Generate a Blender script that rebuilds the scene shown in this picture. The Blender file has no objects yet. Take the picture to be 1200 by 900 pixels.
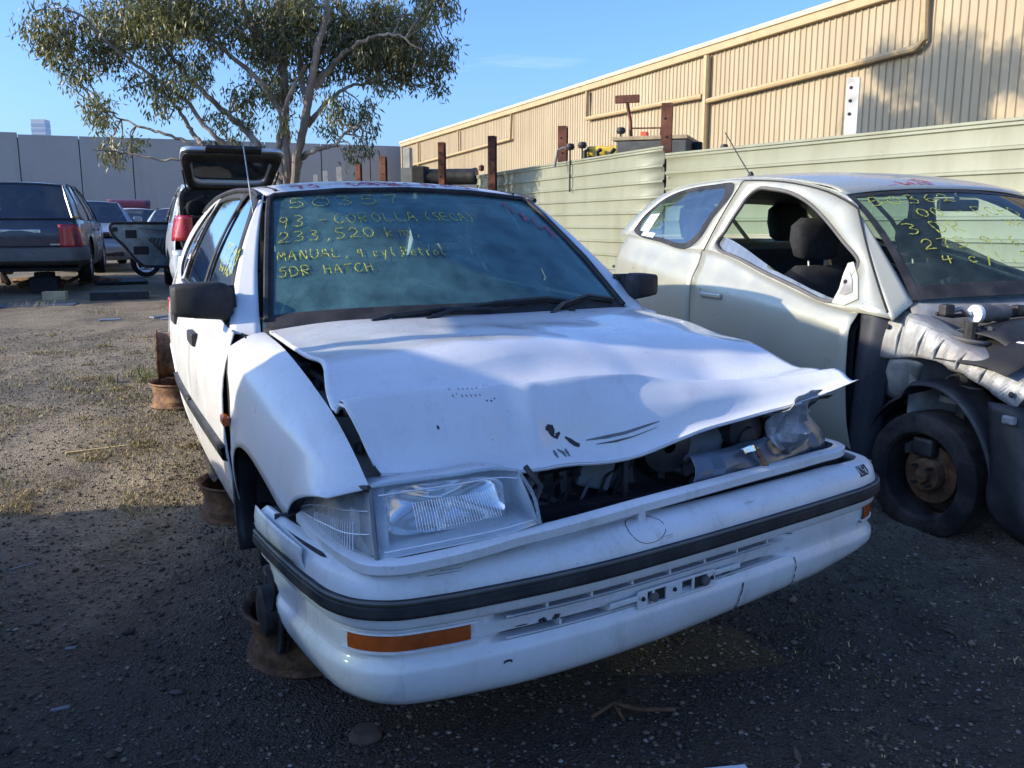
import bpy, bmesh, math, random
import numpy as np
from mathutils import Vector, Matrix

C = bpy.context.scene.collection
SC = bpy.context.scene
PI = math.pi
rnd = random.Random(7)
nrs = np.random.RandomState(11)

# ------------------------------------------------------------------ camera
cd = bpy.data.cameras.new('camera')
cd.sensor_fit = 'HORIZONTAL'
cd.angle = 2 * math.atan(600 / 1035.0)
cd.clip_start = 0.05
cd.clip_end = 3000
cam = bpy.data.objects.new('camera', cd)
C.objects.link(cam)
cam.location = (0, 0, 1.231)
cam.rotation_euler = (PI / 2 - 0.1796, 0, 0)
SC.camera = cam

# ------------------------------------------------------------------ sky and sun
SUN_AZ = math.radians(-102)      # measured clockwise from +Y, so the sun stands to the left
SUN_EL = math.radians(21)
W = bpy.data.worlds.new('World')
SC.world = W
W.use_nodes = True
wn, wl = W.node_tree.nodes, W.node_tree.links
wn.clear()
sky = wn.new('ShaderNodeTexSky')
sky.sky_type = 'NISHITA'
sky.sun_disc = False
sky.sun_elevation = SUN_EL
sky.sun_rotation = SUN_AZ
sky.altitude = 50
sky.air_density = 1.0
sky.dust_density = 2.0
sky.ozone_density = 3.0
bg = wn.new('ShaderNodeBackground')
bg.inputs['Strength'].default_value = 0.15
wo = wn.new('ShaderNodeOutputWorld')
# a few thin streaks of cirrus in the sky
tc = wn.new('ShaderNodeTexCoord')
mp = wn.new('ShaderNodeMapping')
mp.inputs['Scale'].default_value = (3.0, 3.0, 26.0)
nz = wn.new('ShaderNodeTexNoise')
nz.inputs['Scale'].default_value = 1.3
nz.inputs['Detail'].default_value = 5
cr_ = wn.new('ShaderNodeValToRGB')
cr_.color_ramp.elements[0].position = 0.60
cr_.color_ramp.elements[1].position = 0.80
cr_.color_ramp.elements[0].color = (0, 0, 0, 1)
cr_.color_ramp.elements[1].color = (0.22, 0.22, 0.22, 1)
mx = wn.new('ShaderNodeMix'); mx.data_type = 'RGBA'
mx.inputs[7].default_value = (6.5, 6.8, 7.2, 1)
wl.new(tc.outputs['Generated'], mp.inputs['Vector'])
wl.new(mp.outputs['Vector'], nz.inputs['Vector'])
wl.new(nz.outputs['Fac'], cr_.inputs['Fac'])
wl.new(cr_.outputs['Color'], mx.inputs[0])
tint = wn.new('ShaderNodeMix'); tint.data_type = 'RGBA'; tint.blend_type = 'MULTIPLY'
tint.inputs[0].default_value = 1.0
tint.inputs[7].default_value = (0.66, 0.88, 1.27, 1)      # the camera's cool white balance
wl.new(sky.outputs['Color'], tint.inputs[6])
wl.new(tint.outputs[2], mx.inputs[6])
wl.new(mx.outputs[2], bg.inputs['Color'])
wl.new(bg.outputs['Background'], wo.inputs['Surface'])

sl = bpy.data.lights.new('sun', 'SUN')
sl.energy = 3.6
sl.angle = math.radians(0.5)
sl.color = (1.0, 0.87, 0.67)
sun = bpy.data.objects.new('sun', sl)
C.objects.link(sun)
sdir = Vector((math.sin(SUN_AZ) * math.cos(SUN_EL), math.cos(SUN_AZ) * math.cos(SUN_EL), math.sin(SUN_EL)))
sun.rotation_euler = sdir.to_track_quat('Z', 'Y').to_euler()
sun.location = (-20, -5, 12)

SC.view_settings.view_transform = 'Standard'
SC.view_settings.look = 'None'
SC.view_settings.exposure = 0.82
SC.view_settings.gamma = 1.0
SC.cycles.max_bounces = 8
SC.cycles.transparent_max_bounces = 24
SC.cycles.glossy_bounces = 4
SC.cycles.diffuse_bounces = 3
SC.cycles.transmission_bounces = 6
SC.cycles.caustics_reflective = False
SC.cycles.caustics_refractive = False
SC.cycles.use_adaptive_sampling = True

# ------------------------------------------------------------------ materials
def new_mat(name):
    m = bpy.data.materials.new(name); m.use_nodes = True
    nt = m.node_tree
    for n in list(nt.nodes): nt.nodes.remove(n)
    out = nt.nodes.new('ShaderNodeOutputMaterial')
    return m, nt, out

def noise(nt, scale, detail=4, rough=0.55, vec=None, dist=0.0):
    n = nt.nodes.new('ShaderNodeTexNoise')
    n.inputs['Scale'].default_value = scale
    n.inputs['Detail'].default_value = detail
    n.inputs['Roughness'].default_value = rough
    n.inputs['Distortion'].default_value = dist
    if vec is None:
        t = nt.nodes.new('ShaderNodeTexCoord'); vec = t.outputs['Object']
    nt.links.new(vec, n.inputs['Vector'])
    return n.outputs['Fac']

def ramp(nt, fac, stops):
    r = nt.nodes.new('ShaderNodeValToRGB')
    els = r.color_ramp.elements
    while len(els) < len(stops): els.new(0.5)
    for e, (p, c) in zip(els, stops):
        e.position = p
        e.color = (c[0], c[1], c[2], 1) if hasattr(c, '__len__') else (c, c, c, 1)
    nt.links.new(fac, r.inputs['Fac'])
    return r.outputs['Color']

def mixc(nt, fac, a, b):
    m = nt.nodes.new('ShaderNodeMix'); m.data_type = 'RGBA'
    for s, v in ((0, fac), (6, a), (7, b)):
        if isinstance(v, (int, float)): m.inputs[s].default_value = v
        elif isinstance(v, (tuple, list)): m.inputs[s].default_value = (v[0], v[1], v[2], 1)
        else: nt.links.new(v, m.inputs[s])
    return m.outputs[2]

def vmap(nt, scale=(1, 1, 1), coord='Object', rot=(0, 0, 0)):
    t = nt.nodes.new('ShaderNodeTexCoord'); m = nt.nodes.new('ShaderNodeMapping')
    m.inputs['Scale'].default_value = scale
    m.inputs['Rotation'].default_value = rot
    nt.links.new(t.outputs[coord], m.inputs['Vector'])
    return m.outputs['Vector']

def bump(nt, h, strength=0.3, dist=0.01):
    b = nt.nodes.new('ShaderNodeBump')
    b.inputs['Strength'].default_value = strength
    b.inputs['Distance'].default_value = dist
    nt.links.new(h, b.inputs['Height'])
    return b.outputs['Normal']

def setp(p, nt, key, v):
    if v is None: return
    if isinstance(v, (int, float)): p.inputs[key].default_value = v
    elif isinstance(v, (tuple, list)): p.inputs[key].default_value = (v[0], v[1], v[2], 1)
    else: nt.links.new(v, p.inputs[key])

def principled(nt, out, color, rough=0.5, metal=0.0, coat=0.0, spec=0.5, normal=None, coat_rough=0.05):
    p = nt.nodes.new('ShaderNodeBsdfPrincipled')
    setp(p, nt, 'Base Color', color); setp(p, nt, 'Roughness', rough); setp(p, nt, 'Metallic', metal)
    setp(p, nt, 'Coat Weight', coat); setp(p, nt, 'Specular IOR Level', spec)
    p.inputs['Coat Roughness'].default_value = coat_rough
    if normal is not None: nt.links.new(normal, p.inputs['Normal'])
    nt.links.new(p.outputs['BSDF'], out.inputs['Surface'])
    return p

def simple(name, col, rough=0.5, metal=0.0, var=0.25, scale=8.0, coat=0.0, bmp=0.0, bscale=60.0, spec=0.5, dirt=None, dirt_amt=0.3):
    """colour with cloudy variation, optional dirt and fine relief"""
    m, nt, out = new_mat(name)
    f = noise(nt, scale, 5)
    lo = tuple(c * (1 - var) for c in col); hi = tuple(min(1, c * (1 + var)) for c in col)
    c = ramp(nt, f, [(0.3, lo), (0.7, hi)])
    if dirt is not None:
        f2 = noise(nt, scale * 0.6 + 1.7, 7, 0.65)
        k = ramp(nt, f2, [(0.45, 0.0), (0.75, dirt_amt)])
        c = mixc(nt, k, c, dirt)
    r = ramp(nt, noise(nt, scale * 2.3, 4), [(0.3, max(0.03, rough - 0.08)), (0.7, min(1, rough + 0.12))])
    nrm = bump(nt, noise(nt, bscale, 4), bmp, 0.004) if bmp > 0 else None
    principled(nt, out, c, r, metal, coat, spec, nrm)
    return m

def paint(name, col, rough=0.32, metal=0.0, coat=0.6, dust=(0.42, 0.38, 0.32), dust_amt=0.25, frost=0.0, flake=0.0, chips=0.55):
    """weathered car paint: dust, fine dew, slight orange peel"""
    m, nt, out = new_mat(name)
    f = noise(nt, 3.1, 6, 0.6)
    k = ramp(nt, f, [(0.38, 0.02), (0.66, dust_amt)])
    fine = noise(nt, 90, 3)
    kk = nt.nodes.new('ShaderNodeMath'); kk.operation = 'MULTIPLY'
    nt.links.new(k, kk.inputs[0]); nt.links.new(ramp(nt, fine, [(0.3, 0.35), (0.7, 1.0)]), kk.inputs[1])
    c = mixc(nt, kk.outputs[0], col, dust)
    # streaks running down, low on the panels
    st = noise(nt, 1.0, 5, 0.6, vmap(nt, (22, 22, 1.6)))
    c = mixc(nt, ramp(nt, st, [(0.56, 0.0), (0.80, dust_amt * 0.7)]), c, tuple(x * 0.55 for x in dust))
    # small chips and specks
    sp = noise(nt, 130, 2)
    c = mixc(nt, ramp(nt, sp, [(0.735, 0.0), (0.75, chips)]), c, tuple(x * 0.3 for x in dust))
    r = ramp(nt, noise(nt, 6, 5), [(0.3, rough * 0.7), (0.7, min(1, rough * 1.5))])
    h = noise(nt, 260 if frost > .5 else 420, 3)
    nrm = bump(nt, h, 0.05 + frost * 0.22, 0.0015 + frost * 0.002)
    principled(nt, out, c, r, metal, coat, 0.5, nrm, 0.08)
    return m

def glass(name, tint=(0.55, 0.62, 0.62), refl=0.12, haze=0.15, hcol=(0.5, 0.58, 0.58), rough=0.04, streak=True, edge=0.7, gcol=(0.9, 0.95, 1)):
    """tinted pane seen through a film of dust or dew"""
    m, nt, out = new_mat(name)
    tr = nt.nodes.new('ShaderNodeBsdfTransparent'); tr.inputs['Color'].default_value = (*tint, 1)
    df = nt.nodes.new('ShaderNodeBsdfDiffuse'); df.inputs['Color'].default_value = (*hcol, 1)
    gl = nt.nodes.new('ShaderNodeBsdfGlossy'); gl.inputs['Roughness'].default_value = rough
    gl.inputs['Color'].default_value = (*gcol, 1)
    m1 = nt.nodes.new('ShaderNodeMixShader'); m2 = nt.nodes.new('ShaderNodeMixShader')
    if streak:
        f = noise(nt, 1.0, 6, 0.6, vmap(nt, (9, 9, 2.2)))
        k = ramp(nt, f, [(0.35, haze * 0.55), (0.75, min(1, haze * 1.7))])
        nt.links.new(k, m1.inputs[0])
    else:
        m1.inputs[0].default_value = haze
    nt.links.new(tr.outputs[0], m1.inputs[1]); nt.links.new(df.outputs[0], m1.inputs[2])
    lw = nt.nodes.new('ShaderNodeFresnel'); lw.inputs['IOR'].default_value = 1.5
    ad = nt.nodes.new('ShaderNodeMath'); ad.operation = 'MULTIPLY_ADD'
    ad.inputs[1].default_value = edge; ad.inputs[2].default_value = refl
    nt.links.new(lw.outputs[0], ad.inputs[0])
    nt.links.new(ad.outputs[0], m2.inputs[0])
    nt.links.new(m1.outputs[0], m2.inputs[1]); nt.links.new(gl.outputs[0], m2.inputs[2])
    nt.links.new(m2.outputs[0], out.inputs['Surface'])
    return m

M = {}
M['white'] = paint('white_paint', (0.74, 0.75, 0.75), 0.34, 0, 0.45, (0.36, 0.32, 0.25), 0.30)
M['hoodwhite'] = paint('dewy_white_paint', (0.72, 0.735, 0.75), 0.30, 0, 0.7, (0.44, 0.43, 0.41), 0.26, 0.7)
M['bumperwhite'] = paint('scuffed_white_plastic', (0.72, 0.73, 0.735), 0.36, 0, 0.3, (0.34, 0.29, 0.21), 0.50)
M['silver'] = paint('silver_green_paint', (0.50, 0.495, 0.40), 0.34, 0.42, 0.45, (0.45, 0.42, 0.34), 0.16, 0.1, chips=0.0)
M['silverraw'] = simple('bare_silver_panel', (0.30, 0.31, 0.31), 0.55, 0.25, 0.35, 9, 0, 0.15, 70, 0.5, (0.16, 0.11, 0.08), 0.7)
M['navy'] = paint('dark_blue_grey_paint', (0.040, 0.046, 0.062), 0.30, 0.3, 0.6, (0.25, 0.23, 0.2), 0.20)
M['bluesilver'] = paint('blue_silver_paint', (0.34, 0.39, 0.47), 0.32, 0.5, 0.5, (0.4, 0.37, 0.32), 0.2)
M['paleblue'] = paint('pale_blue_silver_paint', (0.46, 0.52, 0.60), 0.32, 0.4, 0.5, (0.4, 0.37, 0.32), 0.2)
M['redpaint'] = paint('faded_red_paint', (0.30, 0.03, 0.04), 0.4, 0, 0.3)
M['greenpaint'] = paint('pale_green_paint', (0.42, 0.50, 0.46), 0.4, 0, 0.3)
M['black'] = simple('black_plastic', (0.018, 0.019, 0.021), 0.5, 0, 0.35, 9, 0, 0.15, 150, 0.4, (0.12, 0.11, 0.10), 0.35)
M['rubber'] = simple('rubber', (0.022, 0.023, 0.026), 0.6, 0, 0.3, 14, 0, 0.15, 120, 0.3, (0.13, 0.12, 0.11), 0.3)
M['tyre'] = simple('tyre_rubber', (0.020, 0.020, 0.021), 0.8, 0, 0.35, 12, 0, 0.2, 90, 0.2, (0.14, 0.12, 0.10), 0.45)
M['dark'] = simple('dark_interior', (0.016, 0.017, 0.019), 0.8, 0, 0.3, 6)
M['cloth'] = simple('dark_seat_cloth', (0.020, 0.021, 0.024), 0.95, 0, 0.3, 30, 0, 0.3, 300)
M['trimgrey'] = simple('grey_trim', (0.15, 0.16, 0.17), 0.7, 0, 0.2, 10)
def rusty(name, k, seed):
    m, nt, out = new_mat(name)
    v = vmap(nt, (1, 1, 1), 'Object', (seed, seed * 2, 0))
    c = ramp(nt, noise(nt, 11, 8, 0.68, v), [(0.30, (0.045 * k, 0.028 * k, 0.022 * k)), (0.46, (0.12 * k, 0.065 * k, 0.038 * k)), (0.56, (0.19 * k, 0.105 * k, 0.055 * k)), (0.68, (0.29 * k, 0.16 * k, 0.08 * k))])
    c = mixc(nt, ramp(nt, noise(nt, 38, 5, 0.7, v), [(0.55, 0.0), (0.66, 0.7)]), c, (0.04, 0.028, 0.024))
    c = mixc(nt, ramp(nt, noise(nt, 5, 5, 0.6, v), [(0.58, 0.0), (0.72, 0.6)]), c, (0.20 * k, 0.175 * k, 0.14 * k))
    principled(nt, out, c, 0.85, 0.1, 0, 0.3, bump(nt, noise(nt, 45, 7, 0.7, v), 0.7, 0.006))
    return m
M['rust'] = rusty('rusty_steel', .85, 1.0)
M['rustpale'] = rusty('pale_rusty_steel', 1.5, 2.0)
M['postrust'] = simple('rust_primer_steel', (0.14, 0.055, 0.035), 0.75, 0.1, 0.5, 6, 0, 0.3, 40, 0.3, (0.05, 0.03, 0.025), 0.7)
M['steel'] = simple('dull_steel', (0.33, 0.33, 0.33), 0.42, 0.8, 0.3, 14, 0, 0.15, 60)
M['alloy'] = simple('alloy', (0.52, 0.53, 0.55), 0.35, 0.7, 0.15, 8)
M['chrome'] = simple('chrome', (0.75, 0.77, 0.80), 0.12, 1.0, 0.08, 8)
M['crumple'] = simple('torn_pale_panel', (0.36, 0.37, 0.39), 0.5, 0.3, 0.5, 18, 0, 0.6, 40, 0.5, (0.05, 0.05, 0.05), 0.8)
M['greyblue'] = simple('dark_grey_blue_panel', (0.09, 0.11, 0.14), 0.3, 0.1, 0.35, 8, 0.3, 0.1, 40)
M['engine'] = simple('oily_engine_metal', (0.055, 0.055, 0.055), 0.5, 0.5, 0.55, 13, 0, 0.4, 50, 0.5, (0.10, 0.08, 0.06), 0.5)
M['inner'] = simple('dusty_inner_panel', (0.34, 0.31, 0.26), 0.75, 0, 0.35, 7, 0, 0.3, 40, 0.4, (0.06, 0.05, 0.045), 0.85)
M['amber'] = simple('amber_lens', (0.36, 0.070, 0.012), 0.25, 0, 0.2, 20, 0.4)
M['redlens'] = simple('red_lens', (0.42, 0.02, 0.03), 0.2, 0, 0.2, 14, 0.6)
M['clearlens'] = simple('pale_lens', (0.74, 0.75, 0.77), 0.25, 0, 0.1, 14, 0.5)
M['reflector'] = simple('lamp_reflector', (0.85, 0.88, 0.92), 0.14, 0.95, 0.12, 9)
M['glass_ws'] = glass('dewy_windscreen_glass', (0.46, 0.68, 0.68), 0.06, 0.46, (0.10, 0.22, 0.22), 0.16, True, 0.50, gcol=(0.72, 0.95, 0.95))
M['glass_side'] = glass('dewy_side_glass', (0.55, 0.72, 0.72), 0.20, 0.16, (0.36, 0.56, 0.58), 0.05, True, 0.9)
M['glass_clear'] = glass('green_tint_glass', (0.66, 0.82, 0.76), 0.025, 0.07, (0.30, 0.42, 0.38), 0.02, True, 0.28)
M['glass_dark'] = glass('dark_tint_glass', (0.34, 0.40, 0.40), 0.08, 0.04, (0.3, 0.33, 0.33), 0.03, True, 0.8)
M['glass_half'] = glass('dusty_lowered_glass', (0.45, 0.50, 0.50), 0.04, 0.60, (0.25, 0.28, 0.28), 0.2, True, 0.2)
M['lens'] = glass('hazy_lamp_lens', (0.94, 0.96, 0.96), 0.05, 0.25, (0.60, 0.64, 0.66), 0.10, True, 0.4)
M['yellow_pen'] = simple('yellow_paint_pen', (0.33, 0.35, 0.055), 0.7, 0, 0.35, 40)
M['red_pen'] = simple('red_paint_pen', (0.42, 0.06, 0.11), 0.7, 0, 0.4, 40)
M['black_pen'] = simple('black_marker', (0.02, 0.02, 0.03), 0.6, 0, 0.3, 40)
M['white_pen'] = simple('white_print', (0.75, 0.76, 0.76), 0.6, 0, 0.1, 20)
M['yellow'] = simple('yellow_machine_paint', (0.62, 0.42, 0.03), 0.45, 0, 0.25, 9, 0.2, 0, 60, 0.5, (0.2, 0.15, 0.1), 0.5)
M['orange'] = simple('orange_red_plastic', (0.60, 0.10, 0.04), 0.5, 0, 0.2, 9)
M['whitepost'] = simple('chalky_white_paint', (0.62, 0.61, 0.57), 0.7, 0, 0.2, 7, 0, 0.2, 50, 0.4, (0.25, 0.2, 0.15), 0.6)
M['lampgrey'] = simple('pale_lamp_housing', (0.62, 0.65, 0.66), 0.35, 0.3, 0.15, 12)
M['frame_grey'] = simple('grey_window_surround', (0.11, 0.105, 0.10), 0.6, 0, 0.2, 10)

# ------------------------------------------------------------------ mesh helpers
def empty(name, loc=(0, 0, 0), rz=0.0, label=None, cat=None, group=None):
    o = bpy.data.objects.new(name, None); C.objects.link(o)
    o.location = loc; o.rotation_euler = (0, 0, rz)
    o.empty_display_size = 0.2
    tag(o, label, cat, group)
    return o

def tag(o, label=None, cat=None, group=None, kind=None):
    if label: o['label'] = label
    if cat: o['category'] = cat
    if group: o['group'] = group
    if kind: o['kind'] = kind
    return o

def mobj(name, verts, faces, mat, parent=None, smooth=True, angle=35, thick=0.0, bevel=0.0, offset=0.0):
    me = bpy.data.meshes.new(name)
    me.from_pydata([tuple(map(float, v)) for v in verts], [], [tuple(int(i) for i in f) for f in faces])
    if isinstance(mat, (list, tuple)):
        for k in mat: me.materials.append(k)
    else:
        me.materials.append(mat)
    if smooth:
        me.polygons.foreach_set('use_smooth', [True] * len(me.polygons))
        if angle: me.set_sharp_from_angle(angle=math.radians(angle))
    me.update()
    o = bpy.data.objects.new(name, me); C.objects.link(o)
    if parent is not None: o.parent = parent
    if thick:
        md = o.modifiers.new('thickness', 'SOLIDIFY'); md.thickness = thick; md.offset = offset
    if bevel:
        bv = o.modifiers.new('bevel', 'BEVEL'); bv.width = bevel; bv.segments = 2; bv.limit_method = 'ANGLE'
        bv.angle_limit = math.radians(40); bv.harden_normals = False
    return o

class MB:
    """collects shapes into one mesh"""
    def __init__(s): s.v, s.f, s.mi = [], [], []
    def add(s, v, f, mi=0):
        n = len(s.v); s.v += [tuple(map(float, p)) for p in v]; s.f += [tuple(i + n for i in q) for q in f]; s.mi += [mi] * len(f); return s
    def box(s, c, size, rot=None, mi=0, taper=1.0):
        x, y, z = (k / 2 for k in size)
        P = [Vector((a * x * (taper if d > 0 else 1), b * y * (taper if d > 0 else 1), d * z)) for d in (-1, 1) for a, b in ((-1, -1), (1, -1), (1, 1), (-1, 1))]
        if rot is not None: P = [rot @ p for p in P]
        P = [p + Vector(c) for p in P]
        return s.add(P, [(3, 2, 1, 0), (4, 5, 6, 7), (0, 1, 5, 4), (1, 2, 6, 5), (2, 3, 7, 6), (3, 0, 4, 7)], mi)
    def tube(s, pts, r, seg=8, mi=0, cap=True):
        pts = [Vector(p) for p in pts]; n = len(pts)
        rr = r if hasattr(r, '__len__') else [r] * n
        V, F = [], []
        up = Vector((0, 0, 1))
        prev = None
        for i, p in enumerate(pts):
            t = (pts[min(i + 1, n - 1)] - pts[max(i - 1, 0)])
            if t.length < 1e-9: t = Vector((0, 0, 1))
            t.normalize()
            if prev is None:
                a = t.cross(up)
                if a.length < 0.1: a = t.cross(Vector((1, 0, 0)))
            else:
                a = prev - t * prev.dot(t)
                if a.length < 1e-6: a = t.cross(up)
            a.normalize(); b = t.cross(a); prev = a
            for k in range(seg):
                w = 2 * PI * k / seg
                V.append(p + (a * math.cos(w) + b * math.sin(w)) * rr[i])
        for i in range(n - 1):
            for k in range(seg):
                k2 = (k + 1) % seg
                F.append((i * seg + k, i * seg + k2, (i + 1) * seg + k2, (i + 1) * seg + k))
        if cap:
            F.append(tuple(range(seg))[::-1]); F.append(tuple((n - 1) * seg + k for k in range(seg)))
        return s.add(V, F, mi)
    def lathe(s, prof, c, axis='z', seg=32, mi=0, close=False, rot=None):
        """prof: list of (radius, height)"""
        V, F = [], []
        for r, h in prof:
            for k in range(seg):
                w = 2 * PI * k / seg
                p = Vector((r * math.cos(w), r * math.sin(w), h))
                if axis == 'x': p = Vector((p.z, p.x, p.y))
                elif axis == 'y': p = Vector((p.x, p.z, p.y))
                if rot is not None: p = rot @ p
                V.append(p + Vector(c))
        n = len(prof)
        for i in range(n - 1 + (1 if close else 0)):
            j = (i + 1) % n
            for k in range(seg):
                k2 = (k + 1) % seg
                F.append((i * seg + k, i * seg + k2, j * seg + k2, j * seg + k))
        return s.add(V, F, mi)
    def prism(s, poly, d0, d1, axis='u', mi=0):
        """polygon extruded along an axis; poly in the two other coordinates"""
        n = len(poly)
        def P(a, b, d): return {'u': (d, a, b), 'v': (a, d, b), 'z': (a, b, d)}[axis]
        V = [P(a, b, d0) for a, b in poly] + [P(a, b, d1) for a, b in poly]
        F = [tuple(range(n))[::-1], tuple(range(n, 2 * n))] + [(i, (i + 1) % n, n + (i + 1) % n, n + i) for i in range(n)]
        return s.add(V, F, mi)
    def obj(s, name, mat, parent=None, **k):
        o = mobj(name, s.v, s.f, mat, parent, **k)
        if isinstance(mat, (list, tuple)) and len(mat) > 1:
            o.data.polygons.foreach_set('material_index', s.mi)
        return o

def spline(P, n, lin=False, closed=False):
    P = np.array(P, float)
    if closed: P = np.vstack([P, P[:1]])
    k = len(P)
    if k == 1: return np.repeat(P, n, 0)
    d = np.linalg.norm(np.diff(P, axis=0), axis=1); d = np.maximum(d, 1e-6)
    t = np.concatenate([[0], np.cumsum(d)])
    q = np.linspace(0, t[-1], n)
    if lin or k == 2:
        return np.stack([np.interp(q, t, P[:, j]) for j in range(P.shape[1])], 1)
    s = np.diff(P, axis=0) / d[:, None]
    T = np.zeros_like(P)
    T[1:-1] = (s[:-1] * d[1:, None] + s[1:] * d[:-1, None]) / (d[:-1] + d[1:])[:, None]
    if closed:
        T[0] = T[-1] = (s[-1] * d[0] + s[0] * d[-1]) / (d[0] + d[-1])
    else:
        T[0] = s[0]; T[-1] = s[-1]
    i = np.clip(np.searchsorted(t, q, side='right') - 1, 0, k - 2)
    h = d[i][:, None]; x = ((q - t[i]) / d[i])[:, None]
    return ((2 * x**3 - 3 * x**2 + 1) * P[i] + (x**3 - 2 * x**2 + x) * h * T[i] + (-2 * x**3 + 3 * x**2) * P[i + 1] + (x**3 - x**2) * h * T[i + 1])

def grid_faces(nr, nc, wrap=False):
    F = []
    for i in range(nr - 1):
        for j in range(nc - 1 + (1 if wrap else 0)):
            j2 = (j + 1) % nc
            F.append((i * nc + j, i * nc + j2, (i + 1) * nc + j2, (i + 1) * nc + j))
    return F

def sheet_pts(rows, nu, nv, lin_u=False, lin_v=False):
    R = np.stack([spline(r, nu, lin_u) for r in rows], 0)
    return np.stack([spline(R[:, j], nv, lin_v) for j in range(nu)], 1)

def flip(P): 
    P = np.array(P, float).copy(); P[..., 0] *= -1; return P

def sheet(name, rows, nu, nv, mat, parent, thick=0.004, lin_u=False, lin_v=False, side=-1, disp=None, angle=40, offset=0.0):
    G = sheet_pts(rows, nu, nv, lin_u, lin_v)
    if disp is not None: G = disp(G)
    if side > 0: G = flip(G)
    return mobj(name, G.reshape(-1, 3), grid_faces(G.shape[0], G.shape[1]), mat, parent, angle=angle, thick=thick, offset=offset)

def vnoise(x, y, seed=0):
    """smooth value noise, numpy arrays"""
    xi, yi = np.floor(x).astype(int), np.floor(y).astype(int)
    fx, fy = x - xi, y - yi
    fx = fx * fx * (3 - 2 * fx); fy = fy * fy * (3 - 2 * fy)
    def h(a, b):
        n = (a * 374761393 + b * 668265263 + seed * 974711) & 0x7fffffff
        n = ((n ^ (n >> 13)) * 1274126177) & 0x7fffffff
        return ((n ^ (n >> 16)) & 0xffff) / 65535.0
    return (h(xi, yi) * (1 - fx) + h(xi + 1, yi) * fx) * (1 - fy) + (h(xi, yi + 1) * (1 - fx) + h(xi + 1, yi + 1) * fx) * fy

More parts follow.
